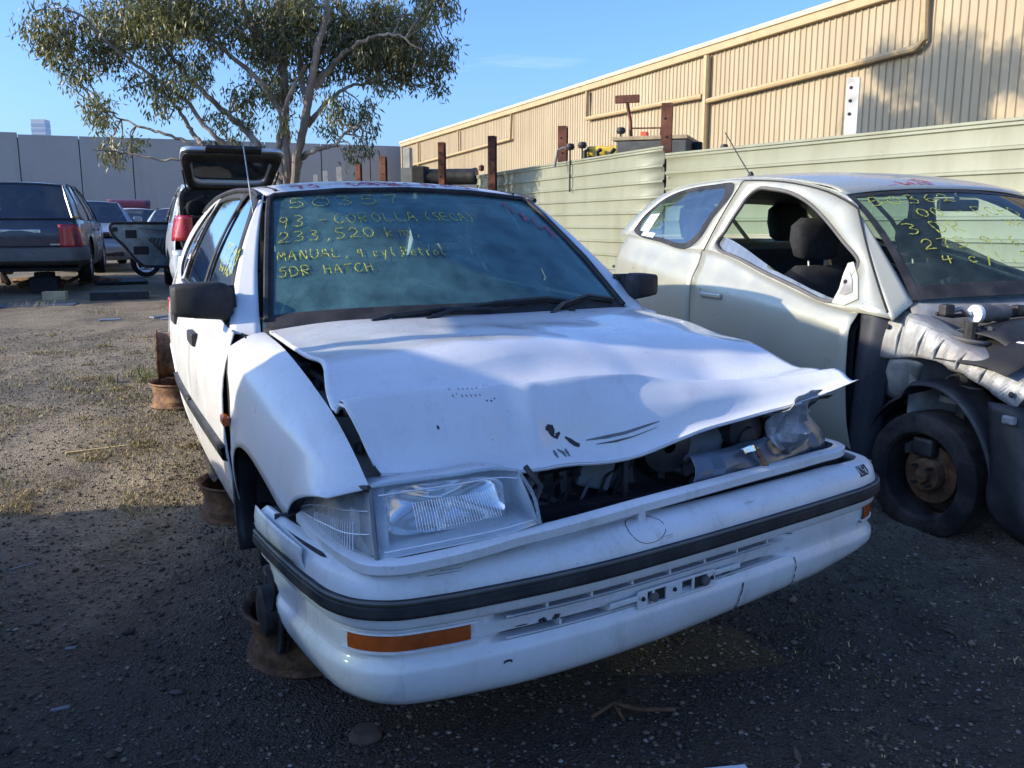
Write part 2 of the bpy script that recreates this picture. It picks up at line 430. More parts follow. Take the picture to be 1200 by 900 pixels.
# stroke alphabet (unit box) for writing done by hand
FONT = {
 '0': [[(.5,1),(.12,.75),(.1,.3),(.45,0),(.85,.25),(.88,.72),(.5,1)]], '1': [[(.45,1),(.5,.5),(.48,0)]],
 '2': [[(.1,.75),(.35,1),(.75,.9),(.75,.6),(.1,.05),(.5,.08),(.9,0)]], '3': [[(.15,.95),(.6,1),(.8,.78),(.4,.55),(.82,.35),(.6,.03),(.1,.06)]],
 '4': [[(.3,1),(.15,.45),(.85,.5)],[(.65,.85),(.6,0)]], '5': [[(.9,1),(.25,.95),(.2,.58),(.65,.6),(.85,.3),(.55,.02),(.1,.05)]],
 '6': [[(.75,1),(.25,.6),(.15,.2),(.5,0),(.8,.25),(.5,.48),(.2,.3)]], '7': [[(.1,.92),(.9,1),(.6,.5),(.5,0)]],
 '8': [[(.5,.52),(.15,.78),(.5,1),(.85,.78),(.5,.52),(.12,.25),(.5,0),(.88,.25),(.5,.52)]], '9': [[(.8,.75),(.5,.5),(.15,.7),(.4,1),(.8,.85),(.75,.4),(.6,0)]],
 'A': [[(.05,0),(.45,1),(.9,0)],[(.2,.4),(.75,.42)]], 'C': [[(.9,.85),(.55,1),(.12,.65),(.15,.2),(.55,0),(.92,.15)]],
 'D': [[(.15,0),(.15,1),(.7,.85),(.88,.45),(.6,.05),(.15,0)]], 'E': [[(.85,1),(.15,.98),(.15,0),(.9,.03)],[(.15,.52),(.7,.52)]],
 'G': [[(.9,.85),(.5,1),(.12,.6),(.2,.12),(.6,0),(.88,.3),(.55,.42)]], 'H': [[(.12,1),(.15,0)],[(.85,1),(.85,0)],[(.12,.5),(.85,.52)]],
 'I': [[(.5,1),(.5,0)]], 'K': [[(.15,1),(.15,0)],[(.85,1),(.18,.45),(.9,0)]], 'L': [[(.2,1),(.18,.03),(.9,.05)]],
 'M': [[(.05,0),(.2,1),(.5,.4),(.8,1),(.95,0)]], 'N': [[(.1,0),(.15,1),(.85,0),(.88,1)]], 'O': [[(.5,1),(.12,.7),(.15,.25),(.5,0),(.88,.3),(.85,.75),(.5,1)]],
 'P': [[(.15,0),(.18,1),(.75,.92),(.78,.6),(.2,.48)]], 'R': [[(.12,0),(.15,1),(.75,.9),(.72,.58),(.2,.48),(.88,0)]],
 'S': [[(.85,.9),(.45,1),(.2,.75),(.75,.4),(.65,.08),(.12,.08)]], 'T': [[(.05,.97),(.95,1)],[(.5,.98),(.48,0)]],
 'U': [[(.12,1),(.15,.2),(.5,0),(.82,.2),(.88,1)]], 'X': [[(.1,1),(.9,0)],[(.88,1),(.1,0)]], 'F': [[(.85,1),(.18,.97),(.15,0)],[(.17,.52),(.7,.54)]],
 'c': [[(.8,.5),(.45,.6),(.2,.3),(.45,0),(.85,.1)]], 'e': [[(.2,.32),(.8,.36),(.6,.6),(.25,.45),(.25,.1),(.85,.05)]], 'i': [[(.5,.6),(.5,0)],[(.5,.85),(.52,.8)]],
 'k': [[(.2,1),(.2,0)],[(.75,.6),(.22,.28),(.8,0)]], 'l': [[(.5,1),(.5,.05),(.65,0)]], 'm': [[(.08,0),(.1,.6)],[(.1,.45),(.3,.6),(.45,.5),(.45,0)],[(.45,.45),(.7,.6),(.88,.5),(.9,0)]],
 'o': [[(.5,.6),(.18,.4),(.25,.05),(.6,0),(.82,.3),(.5,.6)]], 'r': [[(.25,.6),(.28,0)],[(.28,.35),(.5,.58),(.8,.55)]], 't': [[(.45,.9),(.45,.1),(.7,0)],[(.15,.6),(.8,.62)]],
 'y': [[(.15,.6),(.45,.15)],[(.85,.6),(.35,-.4)]], 'n': [[(.15,0),(.18,.6)],[(.18,.4),(.5,.6),(.78,.45),(.8,0)]], 's': [[(.8,.55),(.35,.55),(.3,.38),(.75,.2),(.6,0),(.15,.05)]],
 'a': [[(.8,.55),(.35,.55),(.18,.2),(.5,0),(.78,.3),(.8,.6),(.85,0)]], 'h': [[(.2,1),(.2,0)],[(.2,.4),(.55,.6),(.8,.4),(.8,0)]], 'u': [[(.15,.6),(.2,.1),(.55,0),(.8,.2)],[(.82,.6),(.85,0)]],
 '-': [[(.2,.45),(.8,.48)]], '.': [[(.4,.06),(.5,0)]], ',': [[(.5,.08),(.35,-.22)]], '(': [[(.75,1.1),(.35,.7),(.35,.25),(.75,-.1)]], ')': [[(.25,1.1),(.65,.7),(.65,.25),(.25,-.1)]], '/': [[(.1,-.1),(.9,1.1)]],
 "'": [[(.5,1),(.45,.8)]],
}

def write(name, lines, surf, mat, parent, w=0.006, seed=1, lift=0.004, normal=None):
    """lines: (text, x0, y0, char width, char height, slope) in surface coordinates; surf(x, y) -> point, lifted along the surface normal"""
    r = random.Random(seed); V, F = [], []
    for (txt, x0, y0, cw, ch, slope) in lines:
        x = x0
        for c in txt:
            if c == ' ': x += cw * 0.6; continue
            for st in FONT.get(c, []):
                pts = [(x + cw * 0.8 * (px + r.uniform(-.05, .05)), y0 + slope * (x - x0) + ch * (py + r.uniform(-.05, .05))) for px, py in st]
                if len(pts) > 2: pts = spline(pts, 3 * len(pts)).tolist()
                for k in range(len(pts) - 1):
                    a, b = np.array(pts[k]), np.array(pts[k + 1])
                    d = b - a; L = np.hypot(*d)
                    if L < 1e-7: continue
                    d /= L; nrm = np.array([-d[1], d[0]]) * w * r.uniform(.38, .62)
                    a2, b2 = a - d * w * .25, b + d * w * .25
                    n0 = len(V)
                    for q in (a2 - nrm, b2 - nrm, b2 + nrm, a2 + nrm):
                        p = np.array(surf(q[0], q[1])); e = 0.004
                        pu = np.array(surf(q[0] + e, q[1])) - p; pv = np.array(surf(q[0], q[1] + e)) - p
                        nn = np.cross(pu, pv); nn /= (np.linalg.norm(nn) + 1e-12)
                        V.append(p + nn * (lift + 0.0004 * (len(V) % 7)))
                    F.append((n0, n0 + 1, n0 + 2, n0 + 3))
            x += cw * (0.75 if c in ".,'" else 1.0)
    o = mobj(name, V, F, mat, parent, smooth=False)
    o['kind'] = 'stuff'          # pen strokes: flat print
    return o
# ================================================================== THE SETTING
def gz(x, y):
    """height of the yard: level under the bumper, then rising gently away"""
    y = np.asarray(y, float)
    z = np.interp(y, [-500, 2.4, 5.5, 8.0, 14.5, 24, 60, 2000], [0, 0, 0.12, 0.17, 0.23, 0.28, 0.3, 0.3])
    return z
def g(x, y): return float(gz(x, y))

def axis_steps(lo, hi, fine_lo, fine_hi, step, grow=1.25):
    a = list(np.arange(fine_lo, fine_hi, step)); s = step; p = a[-1]
    while p < hi: s *= grow; p += s; a.append(p)
    s = step; p = a[0]
    while p > lo: s *= grow; p -= s; a.insert(0, p)
    return np.array(a)
gx = axis_steps(-600, 600, -7, 7, 0.06); gy = axis_steps(-300, 900, 0.2, 12.5, 0.06)
X, Y = np.meshgrid(gx, gy)
near = np.clip(1 - (np.hypot(X, Y - 4) - 9) / 6, 0, 1)
Z = gz(X, Y) + near * ((vnoise(X * 1.1, Y * 1.1, 3) - .5) * .035 + (vnoise(X * 4.3, Y * 4.3, 5) - .5) * .016 + (vnoise(X * 13, Y * 13, 9) - .5) * .010)
Z -= 0.012
def gzz(x, y):
    """exact ground height with its unevenness"""
    x = np.asarray(x, float); y = np.asarray(y, float)
    nr = np.clip(1 - (np.hypot(x, y - 4) - 9) / 6, 0, 1)
    return gz(x, y) - .012 + nr * ((vnoise(x * 1.1, y * 1.1, 3) - .5) * .035 + (vnoise(x * 4.3, y * 4.3, 5) - .5) * .016 + (vnoise(x * 13, y * 13, 9) - .5) * .010)

m, nt, out = new_mat('gravel_yard')
big = noise(nt, 0.55, 5, 0.6)
mid = noise(nt, 3.2, 6, 0.65)
fin = noise(nt, 60, 4, 0.7)
vor = nt.nodes.new('ShaderNodeTexVoronoi'); vor.inputs['Scale'].default_value = 55
t_ = nt.nodes.new('ShaderNodeTexCoord'); nt.links.new(t_.outputs['Object'], vor.inputs['Vector'])
vor2 = nt.nodes.new('ShaderNodeTexVoronoi'); vor2.inputs['Scale'].default_value = 130
nt.links.new(t_.outputs['Object'], vor2.inputs['Vector'])
soil = ramp(nt, mid, [(0.25, (0.19, 0.142, 0.088)), (0.5, (0.33, 0.255, 0.158)), (0.75, (0.43, 0.34, 0.215))])
stone = ramp(nt, vor.outputs['Color'], [(0.0, (0.14, 0.115, 0.085)), (0.5, (0.27, 0.225, 0.165)), (0.86, (0.38, 0.325, 0.245)), (1.0, (0.50, 0.45, 0.36))])
c = mixc(nt, ramp(nt, fin, [(0.38, 0.25), (0.62, 0.9)]), soil, stone)
# oily, wet soil where cars have dripped (blotches of their own shape)
oil = noise(nt, 0.85, 6, 0.62, vmap(nt, (1, 1, 1), 'Object', (0, 0, 0.4)), 0.6)
c = mixc(nt, ramp(nt, oil, [(0.50, 0.0), (0.66, 0.5)]), c, (0.034, 0.027, 0.021))
# patches of moss and dead grass film
moss = noise(nt, 1.9, 6, 0.7)
c = mixc(nt, ramp(nt, moss, [(0.56, 0.0), (0.72, 0.60)]), c, (0.070, 0.072, 0.030))
# front of the row: soil turns darker brown towards the camera, ragged edge
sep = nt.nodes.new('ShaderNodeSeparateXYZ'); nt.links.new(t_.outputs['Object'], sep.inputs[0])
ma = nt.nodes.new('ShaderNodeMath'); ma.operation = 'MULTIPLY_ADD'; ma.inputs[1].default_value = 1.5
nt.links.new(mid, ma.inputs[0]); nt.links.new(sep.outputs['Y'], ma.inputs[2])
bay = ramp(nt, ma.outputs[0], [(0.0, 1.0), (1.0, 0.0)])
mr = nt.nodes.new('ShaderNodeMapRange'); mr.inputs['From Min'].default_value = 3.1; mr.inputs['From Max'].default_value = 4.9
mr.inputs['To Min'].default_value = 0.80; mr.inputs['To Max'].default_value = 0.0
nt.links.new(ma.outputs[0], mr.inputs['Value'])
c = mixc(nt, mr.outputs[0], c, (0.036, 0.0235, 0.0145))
moss2 = noise(nt, 2.6, 6, 0.7, vmap(nt, (1, 1, 1), 'Object', (0, 0, 1.1)))
c = mixc(nt, ramp(nt, moss2, [(0.54, 0.0), (0.70, 0.45)]), c, (0.045, 0.046, 0.018))
# dusty grey patches and dark wheel-worn streaks
dst = noise(nt, 1.0, 6, 0.68, vmap(nt, (1.3, 0.9, 1), 'Object', (0, 0, 0.9)), 0.4)
c = mixc(nt, ramp(nt, dst, [(0.53, 0.0), (0.68, 0.42)]), c, (0.095, 0.078, 0.060))
rut = noise(nt, 1.0, 5, 0.6, vmap(nt, (2.6, 0.35, 1), 'Object', (0, 0, -0.35)), 0.3)
c = mixc(nt, ramp(nt, rut, [(0.56, 0.0), (0.66, 0.40)]), c, (0.05, 0.041, 0.032))
spk = nt.nodes.new('ShaderNodeTexVoronoi'); spk.inputs['Scale'].default_value = 38
nt.links.new(t_.outputs['Object'], spk.inputs['Vector'])
c = mixc(nt, ramp(nt, spk.outputs['Distance'], [(0.10, 0.55), (0.16, 0.0)]), c, (0.17, 0.155, 0.135))
hh = nt.nodes.new('ShaderNodeMath'); hh.operation = 'ADD'
nt.links.new(vor.outputs['Distance'], hh.inputs[0]); nt.links.new(fin, hh.inputs[1])
h2 = nt.nodes.new('ShaderNodeMath'); h2.operation = 'ADD'
nt.links.new(hh.outputs[0], h2.inputs[0]); nt.links.new(vor2.outputs['Distance'], h2.inputs[1])
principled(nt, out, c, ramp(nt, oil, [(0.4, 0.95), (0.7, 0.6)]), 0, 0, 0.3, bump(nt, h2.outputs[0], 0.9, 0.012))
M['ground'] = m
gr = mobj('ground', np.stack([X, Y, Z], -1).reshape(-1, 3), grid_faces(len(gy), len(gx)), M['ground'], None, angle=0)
tag(gr, 'gravelly dirt yard with darker soil, oily blotches and sunlit stones', None, None, 'structure')

# loose stones: real little stones scattered near the camera
def stones(name, n, xr, yr, smin, smax, cols, seed, keep=None):
    r = np.random.RandomState(seed)
    ico = np.array([(0, 0, 1), (.9, 0, .3), (.28, .85, .3), (-.72, .53, .3), (-.72, -.53, .3), (.28, -.85, .3), (0, 0, -.6)], float)
    fc = np.array([(0, 1, 2), (0, 2, 3), (0, 3, 4), (0, 4, 5), (0, 5, 1), (6, 2, 1), (6, 3, 2), (6, 4, 3), (6, 5, 4), (6, 1, 5)])
    d = yr[0] + (yr[1] - yr[0]) * r.rand(n) ** 1.6
    x = (xr[0] + (xr[1] - xr[0]) * r.rand(n)) * (d / yr[1] * 0.75 + 0.32)
    if keep is not None:
        k = keep(x, d, r); x, d = x[k], d[k]; n = len(x)
    s = smin + (smax - smin) * r.rand(n) ** 3
    a = r.rand(n) * 2 * PI
    sc = np.stack([s * (0.7 + .6 * r.rand(n)), s * (0.6 + .5 * r.rand(n)), s * (.4 + .5 * r.rand(n))], 1)
    P = ico[None] * (1 + .35 * (r.rand(n, 7, 1) - .5)) * sc[:, None]
    ca, sa = np.cos(a)[:, None], np.sin(a)[:, None]
    Q = np.stack([P[..., 0] * ca - P[..., 1] * sa + x[:, None], P[..., 0] * sa + P[..., 1] * ca + d[:, None], P[..., 2] + (gzz(x, d) + s * .12)[:, None]], -1)
    V = Q.reshape(-1, 3); F = (fc[None] + (np.arange(n) * 7)[:, None, None]).reshape(-1, 3)
    me = bpy.data.meshes.new(name)
    me.vertices.add(len(V)); me.vertices.foreach_set('co', V.ravel())
    me.loops.add(len(F) * 3); me.loops.foreach_set('vertex_index', F.ravel())
    me.polygons.add(len(F)); me.polygons.foreach_set('loop_start', np.arange(len(F)) * 3)
    for k in cols: me.materials.append(k)
    me.polygons.foreach_set('material_index', np.repeat(r.randint(0, len(cols), n), len(fc)))
    me.update(); me.validate()
    o = bpy.data.objects.new(name, me); C.objects.link(o)
    return o
SM = [simple('stone_dark', (0.040, 0.034, 0.029), 0.9, 0, 0.5, 25), simple('stone_grey', (0.115, 0.10, 0.085), 0.9, 0, 0.4, 25), simple('stone_tan', (0.19, 0.15, 0.105), 0.9, 0, 0.4, 25),
      simple('stone_brown', (0.09, 0.066, 0.046), 0.9, 0, 0.4, 25)]
SP = SM + [simple('stone_pale', (0.26, 0.245, 0.215), 0.85, 0, 0.3, 25)]
tag(stones('gravel', 90000, (-6, 6), (1.3, 9.0), 0.003, 0.011, SM * 5 + SP, 5), 'loose small gravel stones scattered over the dirt', None, None, 'stuff')
tag(stones('pebbles', 420, (-6, 6), (1.5, 10.0), 0.008, 0.022, SM * 5 + SP, 6), 'larger loose pebbles and clods lying on the dirt', None, None, 'stuff')

# dry grass and weeds
def tufts(name, spots, mats, seed, label):
    r = random.Random(seed); V, F, mi = [], [], []
    for (x, y, rad, n, h) in spots:
        for i in range(n):
            a = r.uniform(0, 2 * PI); q = rad * math.sqrt(r.random())
            bx, by = x + q * math.cos(a), y + q * math.sin(a); bz = float(gzz(bx, by)) - .004
            ln = h * r.uniform(.4, 1.2); lean = r.uniform(.3, 1.3); w = r.uniform(.0012, .003); t = r.uniform(0, 2 * PI)
            dx, dy = math.cos(t) * ln * lean, math.sin(t) * ln * lean
            px, py = -math.sin(t) * w, math.cos(t) * w
            n0 = len(V)
            V += [(bx - px, by - py, bz), (bx + px, by + py, bz), (bx + dx * .5 + px * .7, by + dy * .5 + py * .7, bz + ln * .7), (bx + dx * .5 - px * .7, by + dy * .5 - py * .7, bz + ln * .7), (bx + dx, by + dy, bz + ln * r.uniform(.55, 1.0))]
            F += [(n0, n0 + 1, n0 + 2, n0 + 3), (n0 + 3, n0 + 2, n0 + 4)]
            k = r.randrange(len(mats)); mi += [k, k]
    o = mobj(name, V, F, mats, None, smooth=False)
    o.data.polygons.foreach_set('material_index', mi)
    tag(o, label, None, None, 'stuff')
GM = [simple('straw', (0.44, 0.34, 0.15), 0.9, 0, 0.3, 30), simple('dead_grass', (0.32, 0.235, 0.11), 0.9, 0, 0.3, 30), simple('olive_grass', (0.13, 0.13, 0.05), 0.9, 0, 0.3, 30)]
GG = [simple('green_weed', (0.09, 0.12, 0.03), 0.9, 0, 0.3, 30), GM[2], GM[0]]
spots = []
for i in range(190):
    x, y = rnd.uniform(-4.6, -1.4), rnd.uniform(3.6, 8.5)
    spots.append((x, y, rnd.uniform(.05, .28), rnd.randint(60, 220), rnd.uniform(.012, .03)))
for (x, y) in [(-2.0, 4.6), (-2.2, 4.95), (-1.75, 4.3), (-2.1, 5.4), (-1.65, 4.0), (-2.5, 5.6), (-1.5, 3.8), (-3.0, 5.1)]:
    spots.append((x, y, .25, 500, .022))
tufts('dry_grass', spots, GM, 3, 'short dry straw coloured grass growing through the gravel')
spots = [(-2.9, 7.4, .35, 500, .025), (-3.5, 5.9, .2, 250, .02), (-2.4, 7.2, .3, 250, .03)]
for i in range(40): spots.append((rnd.uniform(0.2, 3.0), rnd.uniform(1.4, 3.0), rnd.uniform(.04, .15), rnd.randint(20, 70), rnd.uniform(.01, .02)))
for i in range(16): spots.append((-2.6 + rnd.uniform(-.25, .25), 6.3 + rnd.uniform(-.2, .2), .05, 30, .09))
tufts('green_weeds', spots, GG, 4, 'low green weeds in patches on the gravel')
spots = [(-.62, 2.62, .07, 40, .09), (-.5, 2.35, .08, 40, .06), (-1.05, 3.2, .08, 40, .03)]
for i in range(20): spots.append((rnd.uniform(-9, -4), rnd.uniform(9.5, 14), .2, 60, .08))
tufts('dead_weeds', spots, GM, 8, 'dead weed stalks beside the wheel rims and wrecks')

# fallen gum leaves and flakes of bark
lr = np.random.RandomState(17); V, F = [], []
for k in range(150):
    y = 1.4 + 7 * lr.rand() ** 1.5; x = (lr.rand() * 2 - 1) * (.4 + .62 * y); a = lr.rand() * 2 * PI; L = .015 + .03 * lr.rand(); w = L * (.10 + .12 * lr.rand())
    z = float(gzz(x, y)) + .004; d = np.array([math.cos(a), math.sin(a), 0]); s_ = np.array([-math.sin(a), math.cos(a), 0]); c = np.array([x, y, z]); n0 = len(V)
    V += [c - d * L, c - s_ * w + (0, 0, .004), c + d * L + (0, 0, .006 * lr.rand()), c + s_ * w + (0, 0, .004)]; F.append((n0, n0 + 1, n0 + 2, n0 + 3))
tag(mobj('leaf_litter', V, F, [simple('dead_leaf', (0.13, 0.085, 0.05), 0.8, 0, 0.5, 9)], None, smooth=False), 'dead gum leaves and bark flakes scattered on the ground', None, None, 'stuff')

# ------------------------------------------------------------------ far concrete wall (tilt-up panels)
WA = Vector((-6.4, 57.4)); WD = Vector((-.935, -.356)).normalized()      # towards the left
WN = Vector((WD.y, -WD.x))
if WN.y > 0: WN = -WN                                                       # faces the camera
m, nt, out = new_mat('tilt_up_concrete')
c = ramp(nt, noise(nt, 0.22, 6, 0.6), [(0.3, (0.34, 0.335, 0.315)), (0.7, (0.40, 0.395, 0.37))])
st = noise(nt, 1.0, 6, 0.65, vmap(nt, (1.1, 1.1, 0.12)))
c = mixc(nt, ramp(nt, st, [(0.5, 0.0), (0.75, 0.35)]), c, (0.19, 0.195, 0.19))
principled(nt, out, c, 0.9, 0, 0, 0.2, bump(nt, noise(nt, 12, 5), 0.2, 0.01))
M['concrete'] = m
root = empty('concrete_wall', (WA.x, WA.y, .28), math.atan2(WD.y, WD.x), 'tall plain grey concrete panel wall closing the yard behind the tree', 'wall')
jo = [-14.0, -9.0, -4.2, -.3, 2.6, 5.6, 8.9, 12.4, 16.2, 18.9, 21.9, 25.6, 29.5, 34.0, 39.0, 44.0]
pm = None
for a, b in zip(jo[:-1], jo[1:]):
    w = b - a - .05
    hgt = 5.72 + (0.10 if a > 21 else 0)
    o = MB().box((0, 0, hgt / 2), (w, .2, hgt)).obj('wall_panel', M['concrete'], root, smooth=False, bevel=.02)
    o.location = ((a + b) / 2, 0, 0)
b_ = MB().box((15, -.16, 2.8), (58, .1, 5.55)); b_.obj('joint_backing', simple('joint_sealant', (0.13, 0.135, 0.135), .9), root, smooth=False)
# a green-stained lower stretch reads through the gap between the wrecks
tag(root)

# distant tower
tw = empty('distant_tower', (-103.0, 200, 0.3), .1, 'pale glass office tower far beyond the concrete wall', 'tower')
MB().box((0, 0, 11.6), (2.9, 2.9, 23.2)).obj('tower_shaft', simple('pale_cladding', (0.62, 0.66, 0.70), .4), tw, smooth=False)
for k in range(9):
    MB().box((0, 0, 13.2 + k * 1.1), (2.96, 2.96, .62)).obj('window_band', simple('blue_glazing', (0.40, 0.50, 0.62), .2) if k == 0 else bpy.data.materials['blue_glazing'], tw, smooth=False)

# ------------------------------------------------------------------ corrugated shed on the right
BA = Vector((7.7, 20.3)); BD = Vector((-.376, .927)).normalized()
rz = math.atan2(BD.y, BD.x)
shed = empty('warehouse', (BA.x, BA.y, .28), rz, 'long beige corrugated metal warehouse behind the green fence', 'warehouse')
# local x runs along the wall (away from camera), local +y faces the yard
m, nt, out = new_mat('beige_cladding')
c = ramp(nt, noise(nt, 0.35, 5), [(0.3, (0.38, 0.31, 0.205)), (0.7, (0.44, 0.36, 0.24))])
st = noise(nt, 1.0, 5, 0.6, vmap(nt, (3.0, 3.0, 0.15)))
c = mixc(nt, ramp(nt, st, [(0.45, 0.0), (0.75, 0.45)]), c, (0.28, 0.215, 0.125))
lap = noise(nt, 1.0, 0, 0.5, vmap(nt, (1.25, 0.0, 0.0)))
c = mixc(nt, ramp(nt, lap, [(0.35, 0.22), (0.5, 0.0), (0.65, 0.0)]), c, (0.27, 0.205, 0.12))
principled(nt, out, c, 0.55, 0, 0, 0.35)
M['beige'] = m
M['beige2'] = simple('beige_trim', (0.43, 0.32, 0.17), 0.5, 0, 0.1, 3)
M['capping'] = simple('pale_roof_capping', (0.50, 0.42, 0.30), 0.5, 0, 0.1, 3)
pitch = .20; prof = [(0, 0), (.10, 0), (.115, .028), (.150, .028), (.165, 0)]
def ribbed(x0, x1, z0, z1):
    pts = []; x = x0
    while x < x1:
        for a, d in prof: pts.append((x + a, d))
        x += pitch
    V = [(a, d, z0) for a, d in pts] + [(a, d, z1) for a, d in pts]; n = len(pts)
    return V, [(i, i + 1, n + i + 1, n + i) for i in range(n - 1)]
H = 5.63
V, F = ribbed(-26, 38.2, 0, H - .02)
mobj('cladding', V, F, M['beige'], shed, smooth=False)
MB().box((6.1, -.35, H / 2 - .05), (64, .4, H - .1)).obj('wall_core', M['beige2'], shed, smooth=False)
MB().box((38.3, -4, H / 2), (.2, 8.2, H)).obj('end_wall', M['beige'], shed, smooth=False)
MB().box((6.1, .03, H + .03), (64.6, .24, .20)).obj('gutter', M['beige2'], shed, smooth=False, bevel=.02)
MB().box((6.1, -.06, H + .19), (64.6, .5, .13)).obj('roof_capping', M['capping'], shed, smooth=False, bevel=.02)
MB().add([(-26, -.3, H + .1), (38.4, -.3, H + .1), (38.4, -14, H + 1.2), (-26, -14, H + 1.2)], [(0, 1, 2, 3)]).obj('roof', M['capping'], shed, smooth=False, thick=.05)
def pipe(pts, r=.075, nm='downpipe'):
    MB().tube([(a, .14, z - .28) for a, z in pts], r, 8).obj(nm, M['beige2'], shed)
pipe([(36.2, 4.62), (34.4, 4.62), (20.3, 4.80), (20.2, 5.8)], .06, 'drain_pipe'); pipe([(27.3, 4.75), (27.3, 5.8)], .05)
pipe([(34.5, 3.6), (34.5, 5.8)], .06)
pipe([(13.1, 5.8), (13.1, 4.88), (8.3, 4.8), (5.95, 4.74)], .075, 'drain_pipe'); pipe([(5.8, 5.8), (5.8, .6)], .09)
pipe([(5.7, 4.58), (2.2, 4.64), (-1.6, 4.72), (-1.78, 4.85), (-1.72, 5.8)], .075, 'drain_pipe')

# ------------------------------------------------------------------ green sheet-metal fence
M['fence'] = None
m, nt, out = new_mat('pale_green_sheet')
c = ramp(nt, noise(nt, 0.8, 5), [(0.3, (0.235, 0.245, 0.178)), (0.7, (0.285, 0.293, 0.215))])
st = noise(nt, 1.0, 6, 0.65, vmap(nt, (2.6, 2.6, 0.5)))
c = mixc(nt, ramp(nt, st, [(0.46, 0.0), (0.72, 0.55)]), c, (0.175, 0.17, 0.105))
c = mixc(nt, ramp(nt, noise(nt, 9, 5), [(0.62, 0.0), (0.75, 0.25)]), c, (0.14, 0.125, 0.08))
principled(nt, out, c, 0.5, 0, 0, 0.4, bump(nt, noise(nt, 2.2, 4), 0.12, 0.02))
M['fence'] = m
def fence(name, p0, d, length, top, label, lens):
    d = Vector(d).normalized()
    root = empty(name, (p0[0], p0[1], 0), math.atan2(d.y, d.x), label, 'fence')
    nrm = Vector((-d.y, d.x)); sgn = 1 if nrm.x < 0 else -1       # local +y side that faces the yard
    # profile up the sheet: broad pans with a narrow raised rib every 0.2 m
    pr = []; z = top
    k = 0
    while z > .15:
        for dz, dd in ((0, 0), (-.012, .022), (-.034, .022), (-.046, 0), (-.12, -.006)): pr.append((z + dz, dd))
        z -= .2; k += 1
    pr.append((.12, 0))
    x = 0
    for L in lens:
        w = 0.004; V, F = [], []
        xs = np.linspace(x + w, x + L - w, 7)
        for zz, dd in pr:
            for q in xs: V.append((q, sgn * (dd + .008 * math.sin(q * 2.3 + zz * 3) + 0), zz))
        mobj('fence_sheet', V, grid_faces(len(pr), 7), M['fence'], root, angle=25, thick=.002)
        for zz in (top - .2, top - 1.0):
            for q in (x + .06, x + L - .06):
                MB().lathe([(.0, .012), (.009, .008), (.011, 0)], (0, 0, 0), 'z', 8).obj('screw', M['steel'], root).matrix_local = Matrix.Translation((q, sgn * .01, zz - .08)) @ Matrix.Rotation(-sgn * PI / 2, 4, 'X')
        x += L
    MB().box((length / 2, 0, top + .012), (length, .05, .03)).obj('top_capping', M['fence'], root, smooth=False, bevel=.006)
    for k in range(int(length / 2.4) + 1):
        MB().box((k * 2.4 + .3, -sgn * .06, top / 2), (.06, .06, top - .1)).obj('fence_post', M['steel'], root, smooth=False)
    return root
fence('sheet_fence', (2.0, 11.8), (.507, -.862), 16, 2.10, 'pale green ribbed sheet metal fence directly behind the silver hatchback', [8.0, 8.0])
fence('sheet_fence', (1.985, 11.84), (-.353, .935), 18, 2.20, 'taller pale green ribbed sheet fence running back towards the concrete wall', [6.0, 6.0, 6.0])

# posts standing beyond the fence
def ipost(x, y, top, w, mat, rz, label, group=None):
    b = MB()
    b.box((0, w * .45, top / 2), (w, .018, top)); b.box((0, -w * .45, top / 2), (w, .018, top)); b.box((0, 0, top / 2), (.016, w * .88, top))
    root = empty('steel_post', (x, y, g(x, y) - .25), rz, label, 'post', group)
    b.obj('beam', mat, root, smooth=False)
    h = MB()
    for k in range(3): h.lathe([(.0, .006), (.014, .004), (.016, 0)], (0, 0, 0), 'z', 8)
    for k in range(3):
        o = MB().lathe([(.0, .012), (.014, .008), (.018, 0)], (0, 0, 0), 'z', 8).obj('bolt', M['dark'], root)
        o.matrix_local = Matrix.Translation((-.02 + .02 * (k % 2), -w * .45 - .009, top - .2 - .24 * k)) @ Matrix.Rotation(PI / 2, 4, 'X')
    return root
T = 2.86
ipost(2.09, 12.35, T, .145, M['postrust'], -.25, 'thick rusty steel post where the two fence runs meet')
ipost(.86, 15.4, T, .15, M['postrust'], -.25, 'rusty steel post left of the yellow machine', None)
ipost(-.37, 17.2, T, .14, M['postrust'], -.25, 'thin rusty post between the black tank and the yellow machine')
ipost(-1.43, 18.6, T, .13, M['postrust'], -.25, 'rusty post standing in front of the black tank')
ipost(-3.2, 22.6, T, .15, M['postrust'], -.25, 'dark rusty post just left of the shed end')
ipost(-4.24, 25.1, T, .14, M['postrust'], -.25, 'short looking rusty post second to the left of the shed end')
gp = M['whitepost']
cp = simple('weathered_concrete_post', (0.36, 0.35, 0.33), .85, 0, .2, 5)
for x, y in ((-5.32, 28.0), (-6.16, 30.0), (-7.0, 32.4)):
    r_ = empty('concrete_post', (x, y, g(x, y) - .2), 0, {28.0: 'grey concrete post nearest the rusty posts above the white car roof', 30.0: 'middle one of three far grey concrete posts above the white car roof', 32.4: 'farthest and smallest grey concrete post, closest to the gum tree'}[y], 'post', 'far concrete posts')
    MB().box((0, 0, T / 2), (.16, .16, T)).obj('shaft', cp, r_, smooth=False, bevel=.01)
r_ = empty('concrete_post', (-2.36, 20.6, g(0, 20) - .2), -.3, 'pale square concrete post at the far corner of the warehouse', 'post')
MB().box((0, 0, T / 2), (.17, .17, T)).obj('shaft', cp, r_, smooth=False, bevel=.01)
r_ = empty('white_post', (3.50, 9.45, 0), -.45, 'chalky white post with drilled holes above the green fence', 'post')
MB().box((0, 0, 1.35), (.125, .07, 2.7)).obj('shaft', M['whitepost'], r_, smooth=False, bevel=.006)
